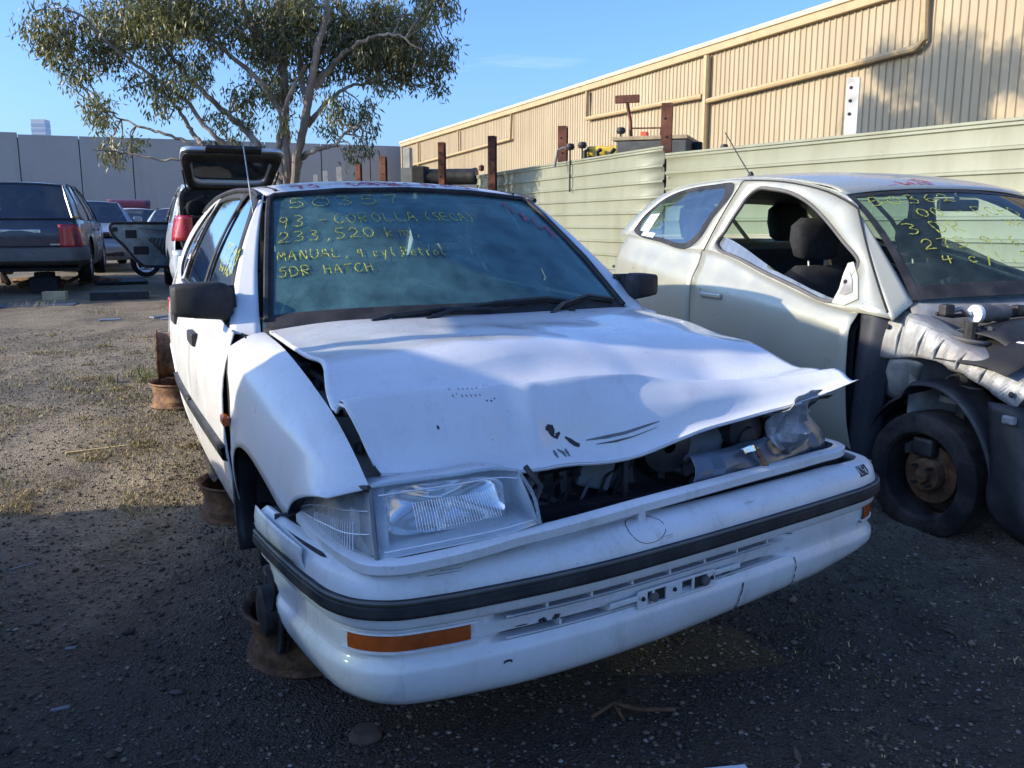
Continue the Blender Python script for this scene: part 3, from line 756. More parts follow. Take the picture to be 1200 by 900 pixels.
for k in range(3):
    o = MB().lathe([(0, .004), (.017, .003), (.018, 0)], (0, 0, 0), 'z', 10).obj('bolt_hole', M['dark'], r_)
    o.matrix_local = Matrix.Translation((-.02, -.036, 2.6 - .13 * k)) @ Matrix.Rotation(PI / 2, 4, 'X')

# machine beyond the fence
mc = empty('yard_machine', (2.0, 14.6, .23), -.35, 'yellow yard machine with black body and orange light behind the fence', 'loader')
MB().box((.35, 0, 1.55), (1.1, 1.2, 1.42)).obj('body', simple('dark_tray', (0.07, 0.075, 0.07), .7), mc, smooth=False, bevel=.03)
MB().box((.32, 0, 2.29), (1.16, 1.24, .06)).obj('deck', simple('tan_deck', (.36, .28, .17), .7), mc, smooth=False, bevel=.01)
MB().box((-.42, 0, 2.13), (.62, .8, .16)).obj('hood', M['yellow'], mc, smooth=False, bevel=.04)
MB().box((-.42, 0, 1.3), (.66, .9, 1.5)).obj('chassis', M['dark'], mc, smooth=False, bevel=.03)
for x in (-.72, -.52, -.3, -.16, -.05):
    MB().tube([(x, -.5, 1.3), (x, -.5, 2.05 + .1 * abs(x)), (x + .05, -.46, 2.15)], .035, 6).obj('hose', M['black'], mc)
MB().tube([(0, -.4, 2.2), (-.02, -.4, 2.55), (-.08, -.4, 2.84)], .028, 6).obj('mast', M['postrust'], mc)
MB().box((-.08, -.4, 2.90), (.38, .05, .12)).obj('work_light', M['postrust'], mc, smooth=False, bevel=.01)
MB().tube([(0, -.4, 2.46), (.45, -.4, 2.45), (.45, -.4, 2.25)], .014, 6).obj('guard_rail', M['postrust'], mc)
MB().box((.2, -.4, 2.35), (.12, .12, .10)).obj('beacon', M['orange'], mc, smooth=False, bevel=.02)
for x, z in ((-.98, 2.2), (-.78, 2.22), (-.16, 2.42)):
    MB().lathe([(0, -.05), (.06, -.04), (.075, 0), (.06, .05), (0, .06)], (x, -.45, z), 'z', 10).obj('work_lamp', M['black'], mc)
    MB().tube([(x, -.45, 1.5), (x, -.45, z)], .015, 6).obj('lamp_stem', M['black'], mc)
MB().tube([(-1.25, -.4, 1.9), (-1.2, -.4, 2.16), (-1.1, -.4, 2.2), (-.98, -.4, 2.16)], .02, 6).obj('lever', M['trimgrey'], mc)
MB().box((.98, -.1, 1.6), (.14, .14, 1.3)).obj('exhaust', M['dark'], mc, smooth=False, bevel=.02)
MB().lathe([(0, -.05), (.06, -.04), (.07, 0), (.05, .06), (0, .07)], (1.4, -.2, 2.13), 'z', 10).obj('exhaust_cap', M['black'], mc)
tk = empty('black_tank', (-1.35, 19.3, .26), -.2, 'long black drum lying above the far end of the fence', 'tank')
MB().lathe([(.0, -.62), (.18, -.62), (.19, -.58), (.17, -.5), (.17, .5), (.19, .58), (.18, .62), (0, .62)], (0, 0, 1.95), 'x', 20).obj('drum', M['black'], tk)
MB().box((-.62, 0, 1.9), (.3, .4, .55)).obj('end_bracket', M['dark'], tk, smooth=False, bevel=.03)
MB().box((0, 0, .9), (1.4, .5, 1.75)).obj('stand', M['trimgrey'], tk, smooth=False, bevel=.02)
MB().lathe([(0, -.06), (.05, -.05), (.06, .05), (0, .08)], (.72, 0, 2.12), 'z', 8).obj('filler_cap', M['postrust'], tk)
MB().box((-.9, .1, 1.2), (.3, .3, 1.9)).obj('support', M['trimgrey'], tk, smooth=False)
# ================================================================== CAR BUILDER
class Car:
    """panels of a car body; u is sideways, v runs back from the nose, z is up. side -1 is the car's right-hand side"""
    def __init__(s, root, P, mat):
        s.r, s.P, s.m = root, P, mat
        s.hw = spline(P['hw'], 90); s.tp = spline(P['tp'], 90)
        s.bl = spline(P['belt'], 60); s.rl = spline(P['rail'], 80)
        s.sill = P['sill']
    def U(s, v, z): return float(np.interp(z, s.hw[:, 0], s.hw[:, 1]) * np.interp(v, s.tp[:, 0], s.tp[:, 1]))
    def bz(s, v): return float(np.interp(v, s.bl[:, 0], s.bl[:, 1]))
    def B(s, v): return np.array([-s.U(v, s.bz(v)), v, s.bz(v)])
    def R(s, v):
        q = s.rl; return np.array([-np.interp(v, q[:, 0], q[:, 1]), v, np.interp(v, q[:, 0], q[:, 2])])
    def S(s, vb, vt, t, inset=0.0):
        p = s.B(vb) * (1 - t) + s.R(vt) * t
        p[0] -= s.P.get('bulge', .022) * 4 * t * (1 - t) - inset
        return p
    def arch(s, va, za, r):
        def f(v):
            d = r * r - (v - va) ** 2
            return max(s.sill, za + math.sqrt(d)) if d > 0 else s.sill
        return f, va, r
    def panel(s, name, v0, v1, side, mat=None, arches=(), top=None, end=None, nz=14, n=16, gap=.004, bottom=None, parent=None, inset=0.0, thick=.004):
        mat = mat or s.m
        vs = list(np.linspace(v0 + gap, v1 - gap, n))
        for f, va, r in arches:
            vs += list(va - r * np.cos(np.linspace(0.001, PI - .001, 19)))
        vs = sorted(v for v in vs if v0 + gap - 1e-6 <= v <= v1 - gap + 1e-6)
        vs = [v for i, v in enumerate(vs) if i == 0 or v - vs[i - 1] > 1e-4]
        G = []
        for v in vs:
            zb = max([f(v) for f, _, _ in arches], default=s.sill)
            if bottom is not None: zb = max(zb, bottom(v))
            zt = (top(v) if top else s.bz(v))
            col = []
            for k in range(nz + 1):
                z = zb + (zt - zb) * k / nz
                vv = v
                if end is not None:          # the tail leans: squeeze the columns towards the tail line
                    a = (v - v0) / (v1 - v0); vv = v0 + a * (min(v1, end(z)) - v0)
                col.append((-(s.U(vv, z) - inset), vv, z))
            G.append(col)
        G = np.array(G)
        if side > 0: G = flip(G)
        return mobj(name, G.reshape(-1, 3), grid_faces(G.shape[0], G.shape[1]), mat, parent or s.r, thick=thick)
    def arch_lip(s, va, za, r, side, mat=None, rad=.011, name='wheel_arch_lip', a0=0.0, a1=PI):
        pts = []
        for a in np.linspace(a0, a1, 22):
            v, z = va - r * math.cos(a), za + r * math.sin(a)
            if z < s.sill: continue
            pts.append((side * (s.U(v, z) - .004), v, z))
        return MB().tube(pts, rad, 6).obj(name, mat or s.m, s.r)
    def ring(s, cell, inner, name, mat, side, parent=None, inset=0.0, nside=14, thick=.006):
        """frame between a cell boundary (vb0, vb1, vt0, vt1, t0, t1) and an inner opening given in cell coordinates"""
        inn = spline(inner, 4 * nside, closed=True)[:-1] if len(inner) < 4 * nside else np.array(inner)
        # outer points by direction from the opening's centre
        c0 = inn.mean(0); out_ = []
        for p in inn:
            d = p - c0; k = 1e9
            for j in (0, 1):
                if d[j] > 1e-9: k = min(k, (1 - c0[j]) / d[j])
                elif d[j] < -1e-9: k = min(k, (0 - c0[j]) / d[j])
            out_.append(c0 + d * k)
        # snap the nearest samples to the corners
        out_ = np.array(out_)
        for cx, cy in ((0, 0), (1, 0), (1, 1), (0, 1)):
            i = np.argmin(np.hypot(out_[:, 0] - cx, out_[:, 1] - cy)); out_[i] = (cx, cy)
        vb0, vb1, vt0, vt1, t0, t1 = cell
        def at(p, ins): return s.S(vb0 + (vb1 - vb0) * p[0], vt0 + (vt1 - vt0) * p[0], t0 + (t1 - t0) * p[1], ins)
        rows = [[at(out_[i] * (1 - w) + inn[i] * w, inset) for i in range(len(inn))] for w in (0, .5, 1)]
        G = np.array(rows)
        if side > 0: G = flip(G)
        o = mobj(name, G.reshape(-1, 3), grid_faces(3, len(inn), True), mat, parent or s.r, thick=thick)
        return o, inn, at
    def pane(s, cell, inner, name, mat, side, parent=None, inset=.008, n=56, tmax=None, label=None):
        inn = spline(inner, n, closed=True)[:-1]
        if tmax is not None: inn = np.array([(p[0], min(p[1], tmax(p[0]))) for p in inn])
        vb0, vb1, vt0, vt1, t0, t1 = cell
        def at(p): return s.S(vb0 + (vb1 - vb0) * p[0], vt0 + (vt1 - vt0) * p[0], t0 + (t1 - t0) * p[1], inset)
        c0 = inn.mean(0); V = []; k = 5
        for w in range(k): V += [at(c0 + (p - c0) * (1 - w / k)) for p in inn]
        F = grid_faces(k, len(inn), True)
        V.append(at(c0)); b = (k - 1) * len(inn)
        F += [(b + i, b + (i + 1) % len(inn), len(V) - 1) for i in range(len(inn))]
        V = np.array(V)
        if side > 0: V = flip(V)
        return mobj(name, V, F, mat, parent or s.r, angle=0)
    def strip(s, name, fa, fb, ts, side, mat=None, nb=4, parent=None, thick=.006):
        """band between two lines fa(t), fb(t)"""
        G = np.array([[np.array(fa(t)) * (1 - w) + np.array(fb(t)) * w for w in np.linspace(0, 1, nb)] for t in ts])
        if side > 0: G = flip(G)
        return mobj(name, G.reshape(-1, 3), grid_faces(len(ts), nb), mat or s.m, parent or s.r, thick=thick)

RR = [(.06, .04), (.94, .04), (.97, .08), (.97, .92), (.94, .96), (.06, .96), (.03, .92), (.03, .08)]
def rrect(l=.05, r=.05, b=.05, t=.05, c=.06):
    """rounded opening in cell coordinates"""
    pts = []
    for cx, cy, a0 in ((1 - r - c, b + c, -90), (1 - r - c, 1 - t - c, 0), (l + c, 1 - t - c, 90), (l + c, b + c, 180)):
        for k in range(5):
            a = math.radians(a0 + k * 22.5); pts.append((cx + c * math.cos(a), cy + c * math.sin(a)))
    # straight runs need samples too
    out_ = []
    for i, p in enumerate(pts):
        q = pts[(i + 1) % len(pts)]; out_.append(p)
        if math.hypot(q[0] - p[0], q[1] - p[1]) > .2:
            for w in (.02, .25, .5, .75, .98): out_.append((p[0] + (q[0] - p[0]) * w, p[1] + (q[1] - p[1]) * w))
    return out_

def bulge(rows): return rows

def wheel(parent, c, r, w, side, rim='steel', name='wheel', spokes=5, rm=None):
    """tyre and rim, axle along u"""
    root = bpy.data.objects.new(name, None); C.objects.link(root); root.parent = parent; root.location = c
    rr = r * .66
    MB().lathe([(rr, -w * .42), (rr + .012, -w * .5), (r * .9, -w * .5), (r * .975, -w * .42), (r, -w * .28), (r, w * .28), (r * .975, w * .42), (r * .9, w * .5), (rr + .012, w * .5), (rr, w * .42)], (0, 0, 0), 'x', 36, close=True).obj('tyre', M['tyre'], root)
    b = MB().lathe([(rr, -w * .42), (rr * .95, -w * .3), (rr * .9, 0), (rr * .95, w * .3), (rr, w * .42), (rr * .97, w * .42), (rr * .88, w * .25), (rr * .86, 0), (rr * .88, -w * .25), (rr * .97, -w * .42)], (0, 0, 0), 'x', 32, close=True)
    d = side * w * .36
    if rim == 'alloy':
        for k in range(spokes):
            a = 2 * PI * k / spokes + .3
            b.box((d, math.cos(a) * rr * .52, math.sin(a) * rr * .52), (.03, rr * .95, rr * .26), Matrix.Rotation(a, 3, 'X'))
        b.lathe([(0, -.03), (rr * .22, -.03), (rr * .25, 0), (rr * .22, .03), (0, .03)], (d, 0, 0), 'x', 16)
        b.obj('rim', rm or M['alloy'], root)
    else:
        b.lathe([(0, side * .01), (rr * .3, side * .02), (rr * .45, side * -.01), (rr * .7, side * .015), (rr * .93, side * -.02)], (d * .7, 0, 0), 'x', 28)
        b.obj('rim', rm or M['steel'], root)
    return root

def seat(parent, u, v, z, name='seat', mat=None, lean=.22, hr=True):
    mat = mat or M['cloth']
    root = bpy.data.objects.new(name, None); C.objects.link(root); root.parent = parent; root.location = (u, v, z)
    def pad(nm, pts):   # rounded slab lofted from outlines (u halfwidth, front, back) up its height
        V = []; n = 16
        for (c, hw_, hd) in pts:
            for k in range(n):
                a = 2 * PI * k / n; ca, sa = math.cos(a), math.sin(a)
                e = .55
                V.append((c[0] + hw_ * math.copysign(abs(ca) ** e, ca), c[1] + hd * math.copysign(abs(sa) ** e, sa), c[2]))
        F = grid_faces(len(pts), n, True) + [tuple(range(n))[::-1], tuple((len(pts) - 1) * n + k for k in range(n))]
        return mobj(nm, V, F, mat, root, angle=60)
    pad('cushion', [((0, 0, 0), .22, .22), ((0, 0, .03), .25, .25), ((0, -.01, .12), .255, .255), ((0, -.01, .16), .22, .22)])
    bp = [((0, .24 + lean * h, .12 + h), w, d) for h, w, d in ((0, .22, .06), (.05, .25, .085), (.25, .25, .085), (.42, .235, .075), (.52, .20, .065), (.57, .12, .045))]
    pad('backrest', bp)
    if hr:
        pad('headrest', [((0, .24 + lean * h, .12 + h), w, d) for h, w, d in ((.60, .07, .03), (.62, .125, .045), (.70, .14, .055), (.77, .125, .05), (.81, .07, .03))])
        for q in (-.05, .05): MB().tube([(q, .24 + lean * .55, .66), (q, .24 + lean * .62, .74)], .006, 6).obj('headrest_stalk', M['steel'], root)
    return root

def steering_wheel(parent, c, tilt=.5, r=.18):
    b = MB(); n = 28
    rot = Matrix.Rotation(-tilt, 3, 'X')
    pts = [Vector(c) + rot @ Vector((r * math.cos(2 * PI * k / n), 0, r * math.sin(2 * PI * k / n))) for k in range(n + 1)]
    b.tube(pts, .015, 8, cap=False)
    for a in (0, PI, -PI / 2):
        b.tube([Vector(c), Vector(c) + rot @ Vector((r * math.cos(a), 0, r * math.sin(a)))], .014, 6)
    b.tube([Vector(c), Vector(c) + rot @ Vector((0, -.35, -.05))], .03, 8)
    b.lathe([(0, -.03), (.06, -.02), (.07, .01), (0, .02)], c, 'y', 14, rot=None)
    return b.obj('steering_wheel', M['black'], parent)

def grid_obj(name, rows, mat, parent, nu=18, nv=8, thick=.005, **k):
    return sheet(name, rows, nu, nv, mat, parent, thick=thick, **k)
# ================================================================== THE WHITE HATCHBACK
WX, WY, WYAW = 0.3956, 1.8788, 0.444
car = empty('white_hatchback', (WX, WY, 0), WYAW, 'white five-door hatchback with buckled bonnet and yellow pen writing on its windscreen', 'car')
P = dict(
    hw=[(.20, .735), (.26, .760), (.34, .785), (.44, .805), (.55, .818), (.66, .824), (.74, .820), (.80, .808), (.86, .790), (.92, .772), (1.0, .755)],
    tp=[(0, .90), (.2, .925), (.45, .955), (.8, .985), (1.3, 1.0), (3.0, 1.0), (3.3, .985), (3.6, .955), (4.0, .91), (4.3, .86)],
    belt=[(1.2, .895), (1.5, .915), (2.1, .935), (3.0, .962), (3.4, .985), (4.2, 1.0)],
    rail=[(1.80, .575, 1.30), (1.97, .560, 1.338), (2.3, .560, 1.362), (2.8, .563, 1.360), (3.2, .568, 1.335), (3.5, .58, 1.285), (3.7, .59, 1.22)],
    sill=.245)
K = Car(car, P, M['white'])
fa = K.arch(.86, .26, .355)
ra = K.arch(3.26, .28, .345)
tail = lambda z: float(np.interp(z, [.2, .56, .64, .7, .9, 1.0], [3.60, 3.64, 4.08, 4.14, 4.05, 3.98]))
for sd in (-1, 1):
    # doors (window frames, panes, handle and rub strip belong to them)
    fd = K.panel('front_door', 1.275, 2.165, sd, n=14)
    rd = K.panel('rear_door', 2.165, 2.985, sd, arches=(ra,), n=12)
    qp = K.panel('quarter_panel', 2.985, 4.14, sd, arches=(ra,), end=tail, n=16)
    K.panel('rocker', 1.21, 2.94, sd, mat=M['white'], top=lambda v: .30, bottom=lambda v: .20, nz=3, inset=.02)
    K.arch_lip(3.26, .28, .345, sd)
    cells = {'f': (1.36, 2.10, 1.92, 2.215, .0, 1.0), 'r': (2.10, 2.935, 2.215, 2.93, 0, 1.0), 'q': (2.935, 3.50, 2.93, 3.33, 0, 1.0)}
    for nm, ow, inner in (('f', fd, [(.17, .10), (.90, .07), (.955, .10), (.965, .88), (.93, .93), (.55, .93), (.36, .91), (.25, .84), (.13, .4), (.10, .16)]),
                          ('r', rd, rrect(.045, .05, .07, .07, .045)), ('q', qp, [(.10, .10), (.62, .08), (.72, .13), (.55, .86), (.42, .93), (.14, .93), (.08, .88), (.07, .15)])):
        K.ring(cells[nm], inner, 'window_frame', M['rubber'] if nm != 'q' else M['white'], sd, ow)
        K.pane(cells[nm], inner, 'window_pane', M['glass_side'], sd, ow)
        # chrome-grey weather strip
        if nm != 'q':
            vb0, vb1 = cells[nm][0], cells[nm][1]
            MB().tube([np.array(K.S(v, v, .03)) * (1 if sd < 0 else 1) * np.array([-sd * 1.0, 1, 1]) + np.array([sd * .006, 0, 0]) for v in np.linspace(vb0 + .05, vb1 - .02, 9)], .009, 6).obj('weather_strip', M['black'], ow)
    # gutter rail over the doors
    MB().tube([np.array(K.R(v)) * np.array([-sd, 1, 1]) + np.array([sd * .008, 0, .004]) for v in np.linspace(1.90, 3.5, 18)], .010, 6).obj('drip_rail', M['rubber'], car)
    # front pillar, painted, between windscreen and door
    def pa(t, k=K): return np.array([-.690, 1.315, .895]) * (1 - t) + np.array([-.548, 1.935, 1.338]) * t + np.array([-.016 * 4 * t * (1 - t), 0, .012 * 4 * t * (1 - t)])
    def pb(t, k=K): return K.S(1.36, 1.92, t)
    K.strip('front_pillar', pa, pb, np.linspace(-.03, 1, 14), sd, nb=5)
    # rear pillar
    def ca(t): return K.S(3.50, 3.33, t)
    def cb(t): return np.array([-.69, 3.97, 1.0]) * (1 - t) + np.array([-.575, 3.52, 1.29]) * t + np.array([-.012 * 4 * t * (1 - t), 0, .02 * 4 * t * (1 - t)])
    K.strip('rear_pillar', ca, cb, np.linspace(0, 1, 10), sd, nb=6)
    # rub strip along the doors
    for ow, a, b in ((fd, 1.30, 2.15), (rd, 2.18, 2.90)):
        rows = [[(sd * (K.U(v, z) + o), v, z) for v in np.linspace(a, b, 9)] for z, o in ((.492, .000), (.497, .016), (.535, .018), (.541, .0))]
        mobj('rub_strip', np.array(rows).reshape(-1, 3), grid_faces(4, 9), M['black'], ow, angle=30, thick=.002)
    # handles
    for ow, v in ((fd, 2.04), (rd, 2.86)):
        u = K.U(v, .80)
        b = MB().box((sd * (u + .006), v, .800), (.028, .17, .05))
        h = b.obj('door_handle', M['black'], ow, bevel=.008, smooth=False)
    # cover of the inner side, keeps the gaps dark
    K.panel('inner_side', 1.24, 3.0, sd, mat=M['dark'], arches=(ra,), inset=.035, n=10, nz=8, top=lambda v: K.bz(v) - .01)
    K.panel('inner_side', 3.0, 4.08, sd, mat=M['dark'], arches=(ra,), inset=.035, n=10, nz=8, end=lambda z: tail(z) - .06)
    # wheel housings
    for va in (.86, 3.26):
        rows = []
        for a in np.linspace(-.35 if va > 1 else -.1, PI + .35, 18):
            v, z = va - .40 * math.cos(a), .28 + .37 * math.sin(a)
            rows.append([(sd * u, v, z) for u in (.44, .60, .74)])
        mobj('wheel_housing', np.array(rows).reshape(-1, 3), grid_faces(18, 3), M['dark'], car, thick=.004)
        if va > 1:
            mobj('housing_back', [(sd * .44, va + .4 * math.cos(a), .28 + .37 * math.sin(a)) for a in np.linspace(0, PI, 14)], [tuple(range(14))], M['dark'], car, smooth=False)

# roof
roof_rows = []
for v, zc, zr, ur in ((1.925, 1.366, 1.334, .545), (1.99, 1.384, 1.346, .556), (2.2, 1.404, 1.362, .560), (2.6, 1.416, 1.366, .562), (3.0, 1.408, 1.356, .566), (3.3, 1.378, 1.330, .570), (3.5, 1.335, 1.292, .576)):
    roof_rows.append([(u * ur, v - .03 * (1 - u * u) * (1 if v < 1.95 else 0), zr + (zc - zr) * (1 - abs(u) ** 2.4)) for u in np.linspace(-1, 1, 9)])
roof = sheet('roof', roof_rows, 40, 30, M['white'], car, .006)
for sd in (-1, 1):   # pressed grooves along the roof edge
    MB().tube([(sd * .50, v, z + .003) for v, z in ((1.96, 1.352), (2.2, 1.373), (2.6, 1.379), (3.0, 1.37), (3.3, 1.345))], .006, 5).obj('roof_molding', M['rubber'], roof)

# windscreen
def WS(a, b):
    """a across -1..1, b up 0..1"""
    bot = np.array([a * .685, 1.315 - .17 * (1 - a * a), .895 + .03 * (1 - abs(a) ** 3)])
    top = np.array([a * .540, 1.932 - .035 * (1 - a * a), 1.332 + .030 * (1 - a * a)])
    p = bot * (1 - b) + top * b
    p[2] += .020 * 4 * b * (1 - b); p[1] -= .018 * 4 * b * (1 - b) * (1 - .6 * a * a)
    return p
def ws_mesh(name, a0, a1, b0, b1, mat, parent, nu=30, nv=14, lift=0.0, angle=0, thick=0.0):
    G = np.array([[WS(a, b) + np.array([0, -.6, .8]) * lift for a in np.linspace(a0, a1, nu)] for b in np.linspace(b0, b1, nv)])
    return mobj(name, G.reshape(-1, 3), grid_faces(nv, nu), mat, parent, angle=angle, thick=thick)
ws = ws_mesh('windscreen', -1, 1, 0, 1, M['glass_ws'], car)
# dark band and black seal all round
seal = MB()
def wl_(pts): return [WS(a, b) + np.array([0, -.004, .006]) for a, b in pts]
loop = [(-.985, .05), (-.99, .4), (-.99, .8), (-.985, .955), (-.95, .985), (-.5, .99), (0, .99), (.5, .99), (.95, .985), (.985, .955), (.99, .8), (.99, .4), (.985, .05)]
seal.tube(wl_(loop), .010, 6)
seal.obj('seal', M['rubber'], ws)
ws_mesh('black_band', -.985, .985, .0, .085, M['rubber'], ws, 30, 3, .002)
ws_mesh('black_band', -.985, .985, .965, .99, M['rubber'], ws, 30, 3, .002)
for sg in (-1, 1):
    a = sg
    G = np.array([[WS(sg * x, b) + np.array([0, -.002, .002]) for x in (.955, .985)] for b in np.linspace(.05, .98, 12)])
    mobj('black_band', G.reshape(-1, 3), grid_faces(12, 2), M['rubber'], ws, thick=0)
# writing on the windscreen
def wsurf(x, y): return WS(x, y)
write('yellow_lettering', [('50357', -.87, .845, .158, .088, -.004), ('93 -', -.93, .67, .088, .095, -.004), ('COROLLA', -.60, .675, .077, .080, -.004), ('(SECA)', -.02, .68, .060, .07, -.004),
    ('233,520', -.93, .55, .083, .078, .0), ('km,', -.33, .55, .085, .07, 0), ('MANUAL,', -.935, .415, .056, .065, -.004), ('4 cyl,', -.52, .405, .048, .06, -.003), ('Petrol', -.275, .40, .044, .062, -.004),
    ('5DR', -.93, .305, .056, .065, 0), ('HATCH', -.71, .305, .052, .055, .0)], wsurf, M['yellow_pen'], ws, .0050, 3)
write('red_lettering', [('S', .70, .80, .045, .10, 0), ('A', .76, .71, .05, .10, 0), ('C', .82, .66, .05, .10, 0), ('A', .87, .58, .05, .10, 0)], wsurf, M['red_pen'], ws, .009, 5)
def rsurf(x, y):
    P_ = np.interp(y, [0, 1], [1.93, 2.12]); zc = np.interp(P_, [1.90, 1.99, 2.2], [1.366, 1.384, 1.404])
    zr = np.interp(P_, [1.925, 1.99, 2.2], [1.334, 1.346, 1.362]); k = x / .555
    return np.array([x, P_, zr + (zc - zr) * (1 - abs(k) ** 2.4) + .004])
write('roof_lettering', [('93 - COROLLA (SE', -.43, .08, .052, .62, 0)], rsurf, M['red_pen'], roof, .011, 9, .002)
write('side_lettering', [('C1120', 0, 0, .062, .15, .05)], lambda x, y: K.S(1.86 - x * 1.0, 2.0 - x * 1.0, .33 + y * 1.6 + 0, -.0) , M['yellow_pen'], car.children[0], .010, 4, .005)

# bonnet: folded and buckled by the crash
hood_rows = [
 [(-.668, 1.300, .898), (-.50, 1.225, .925), (-.2, 1.165, .934), (.10, 1.160, .934), (.40, 1.19, .932), (.60, 1.25, .926), (.690, 1.32, .915)],
 [(-.665, 1.10, .892), (-.45, 1.05, .918), (-.2, 1.0, .926), (.10, 1.0, .926), (.40, 1.02, .922), (.60, 1.05, .914), (.695, 1.08, .902)],
 [(-.660, .85, .888), (-.45, .82, .904), (-.22, .80, .917), (.10, .80, .908), (.38, .80, .898), (.58, .80, .893), (.695, .80, .876)],
 [(-.652, .66, .882), (-.45, .64, .894), (-.25, .62, .906), (.05, .62, .880), (.35, .62, .862), (.58, .62, .872), (.695, .62, .860)],
]
# fold: ridge line and front lip, then the turned-down face between them
RIDGE = [(-.676, .405, .838), (-.60, .408, .848), (-.442, .405, .850), (-.294, .400, .846), (-.201, .400, .848), (-.023, .405, .856), (.133, .405, .849), (.235, .400, .826), (.40, .385, .803), (.56, .345, .806), (.695, .300, .826)]
LIP = [(-.620, .285, .687), (-.540, .285, .679), (-.453, .285, .671), (-.262, .283, .658), (-.136, .281, .661), (-.053, .281, .656), (.034, .283, .659), (.220, .284, .695), (.418, .272, .728), (.555, .243, .757), (.640, .222, .787), (.694, .200, .8145)]
rg, lp = spline(RIDGE, 15), spline(LIP, 15)
hood_rows.append([tuple(p + np.array([0, .105, -.022 + .010 * abs(p[0])])) for p in rg])
hood_rows.append([tuple(p + np.array([0, .050, -.034 + .036 * max(0, p[0])])) for p in rg])
hood_rows.append([tuple(p + np.array([0, .016, -.010])) for p in rg])
hood_rows.append([tuple(p + np.array([0, .004, -.0015])) for p in rg])
hood_rows.append([tuple(p) for p in rg])
for t_, bo in ((.02, .004), (.06, .007), (.18, .009), (.45, .006), (.7, -.002), (.88, -.004), (.97, .0), (1.0, .003)):
    hood_rows.append([tuple(p * (1 - t_) + q * t_ + np.array([0, -bo, bo])) for p, q in zip(rg, lp)])
def hood_disp(G):
    u, v = G[..., 0], G[..., 1]
    n = vnoise(u * 4.0 + 9, v * 5.0, 21) - .5
    # second, softer fold further back on the right-hand side
    vf = np.interp(u, [-.66, -.30, .0], [.60, .56, .60]); G[..., 2] += .006 * np.exp(-np.abs((v - vf) / .03) ** 1.4) * np.clip(-u / .25 , 0, 1)
    f = np.clip((v - .12) / .2, 0, 1) * np.clip((1.2 - v) / .3, 0, 1)
    G[..., 2] += f * (.011 * n + .005 * (vnoise(u * 11, v * 9, 5) - .5))
    # sharp crumple at the right of the ridge
    d = np.hypot((u - .22) / .16, (v - .43) / .05); G[..., 2] -= .018 * np.exp(-d ** 2)
    d = np.hypot((u - .30) / .10, (v - .50) / .07); G[..., 2] += .012 * np.exp(-d ** 2)
    # dents in the folded front face
    for cu, cv, su, sv, a in ((-.12, .31, .07, .02, -.010), (.0, .32, .16, .02, -.010), (.12, .33, .18, .015, .010), (-.28, .36, .035, .045, -.016), (-.22, .36, .025, .05, .010), (.10, .375, .10, .02, -.014), (.30, .34, .12, .03, .008)):
        G[..., 1] -= a * np.exp(-((u - cu) / su) ** 2 - ((v - cv) / sv) ** 2)
    return G
hood = sheet('bonnet', hood_rows, 120, 240, M['hoodwhite'], car, .0025, disp=hood_disp, angle=0)
HG = hood_disp(sheet_pts(hood_rows, 120, 240))
def hood_at(fu, fv):
    """point on the bonnet, fractions across and from back to front"""
    x = np.clip(fu, 0, 1) * 118.99; y = np.clip(fv, 0, 1) * 238.99; i, j = int(y), int(x); a, b = y - i, x - j
    return (HG[i, j] * (1 - b) + HG[i, j + 1] * b) * (1 - a) + (HG[i + 1, j] * (1 - b) + HG[i + 1, j + 1] * b) * a
def near_uv(u, v):
    k = np.argmin((HG[..., 0] - u) ** 2 + (HG[..., 1] - v) ** 2); return HG.reshape(-1, 3)[k]
# folded edge (hem) round the front and sides
MB().tube([HG[-1, j] + np.array([0, .004, -.004]) for j in range(0, 106, 4)], .005, 6).obj('bonnet_hem', M['hoodwhite'], hood)
MB().tube([HG[i, 0] + np.array([.003, 0, -.004]) for i in range(0, 240, 8)], .005, 6).obj('bonnet_hem', M['hoodwhite'], hood)
# underside frame, seen edge-on at the gaps
under = HG[6:-8:6, 6:-6:4].copy(); under[..., 2] -= .028
mobj('bonnet_liner', under.reshape(-1, 3), grid_faces(under.shape[0], under.shape[1]), M['inner'], hood, angle=0)
# washer jets
for u, v in ((-.168, 1.155), (.345, 1.155)):
    p = near_uv(u, v)
    MB().box((p[0], p[1], p[2] + .006), (.022, .018, .012)).obj('washer_jet', M['black'], hood, smooth=False, bevel=.003)
# scratches and torn paint
def scratch(name, pts, w, mat, lift=.0022):
    V, F = [], []; c = [hood_at(fu, fv) for fu, fv, _ in pts]
    for i, (fu, fv, k) in enumerate(pts):
        p = c[i]; q = hood_at(fu + .004, fv); r2 = hood_at(fu, fv + .004) if fv < .99 else 2 * p - hood_at(fu, fv - .004)
        n = np.cross(q - p, r2 - p); n /= np.linalg.norm(n) + 1e-9
        if n[2] < 0: n = -n
        d = c[min(i + 1, len(c) - 1)] - c[max(i - 1, 0)]; t = np.cross(n, d); t /= np.linalg.norm(t) + 1e-9
        V += [p + n * lift - t * w * k, p + n * lift + t * w * k]
    for i in range(len(pts) - 1): F.append((2 * i, 2 * i + 2, 2 * i + 3, 2 * i + 1))
    return mobj(name, V, F, mat, hood, smooth=False)
RV = spline(RIDGE, 120)
def face(u, t):
    """fractions on the bonnet grid for a point of the turned-down face, t from ridge 0 to lip 1"""
    j = int(np.argmin(np.abs(HG[-30, :, 0] - u))); ir = int(np.argmin(np.abs(HG[90:, 60, 1] - RV[60, 1]))) + 90
    return j / 119.0, (ir + t * (239 - ir)) / 239.0
def fscratch(name, pts, w, mat): return scratch(name, [(*face(u, t), k) for u, t, k in pts], w, mat)
hr = random.Random(2)
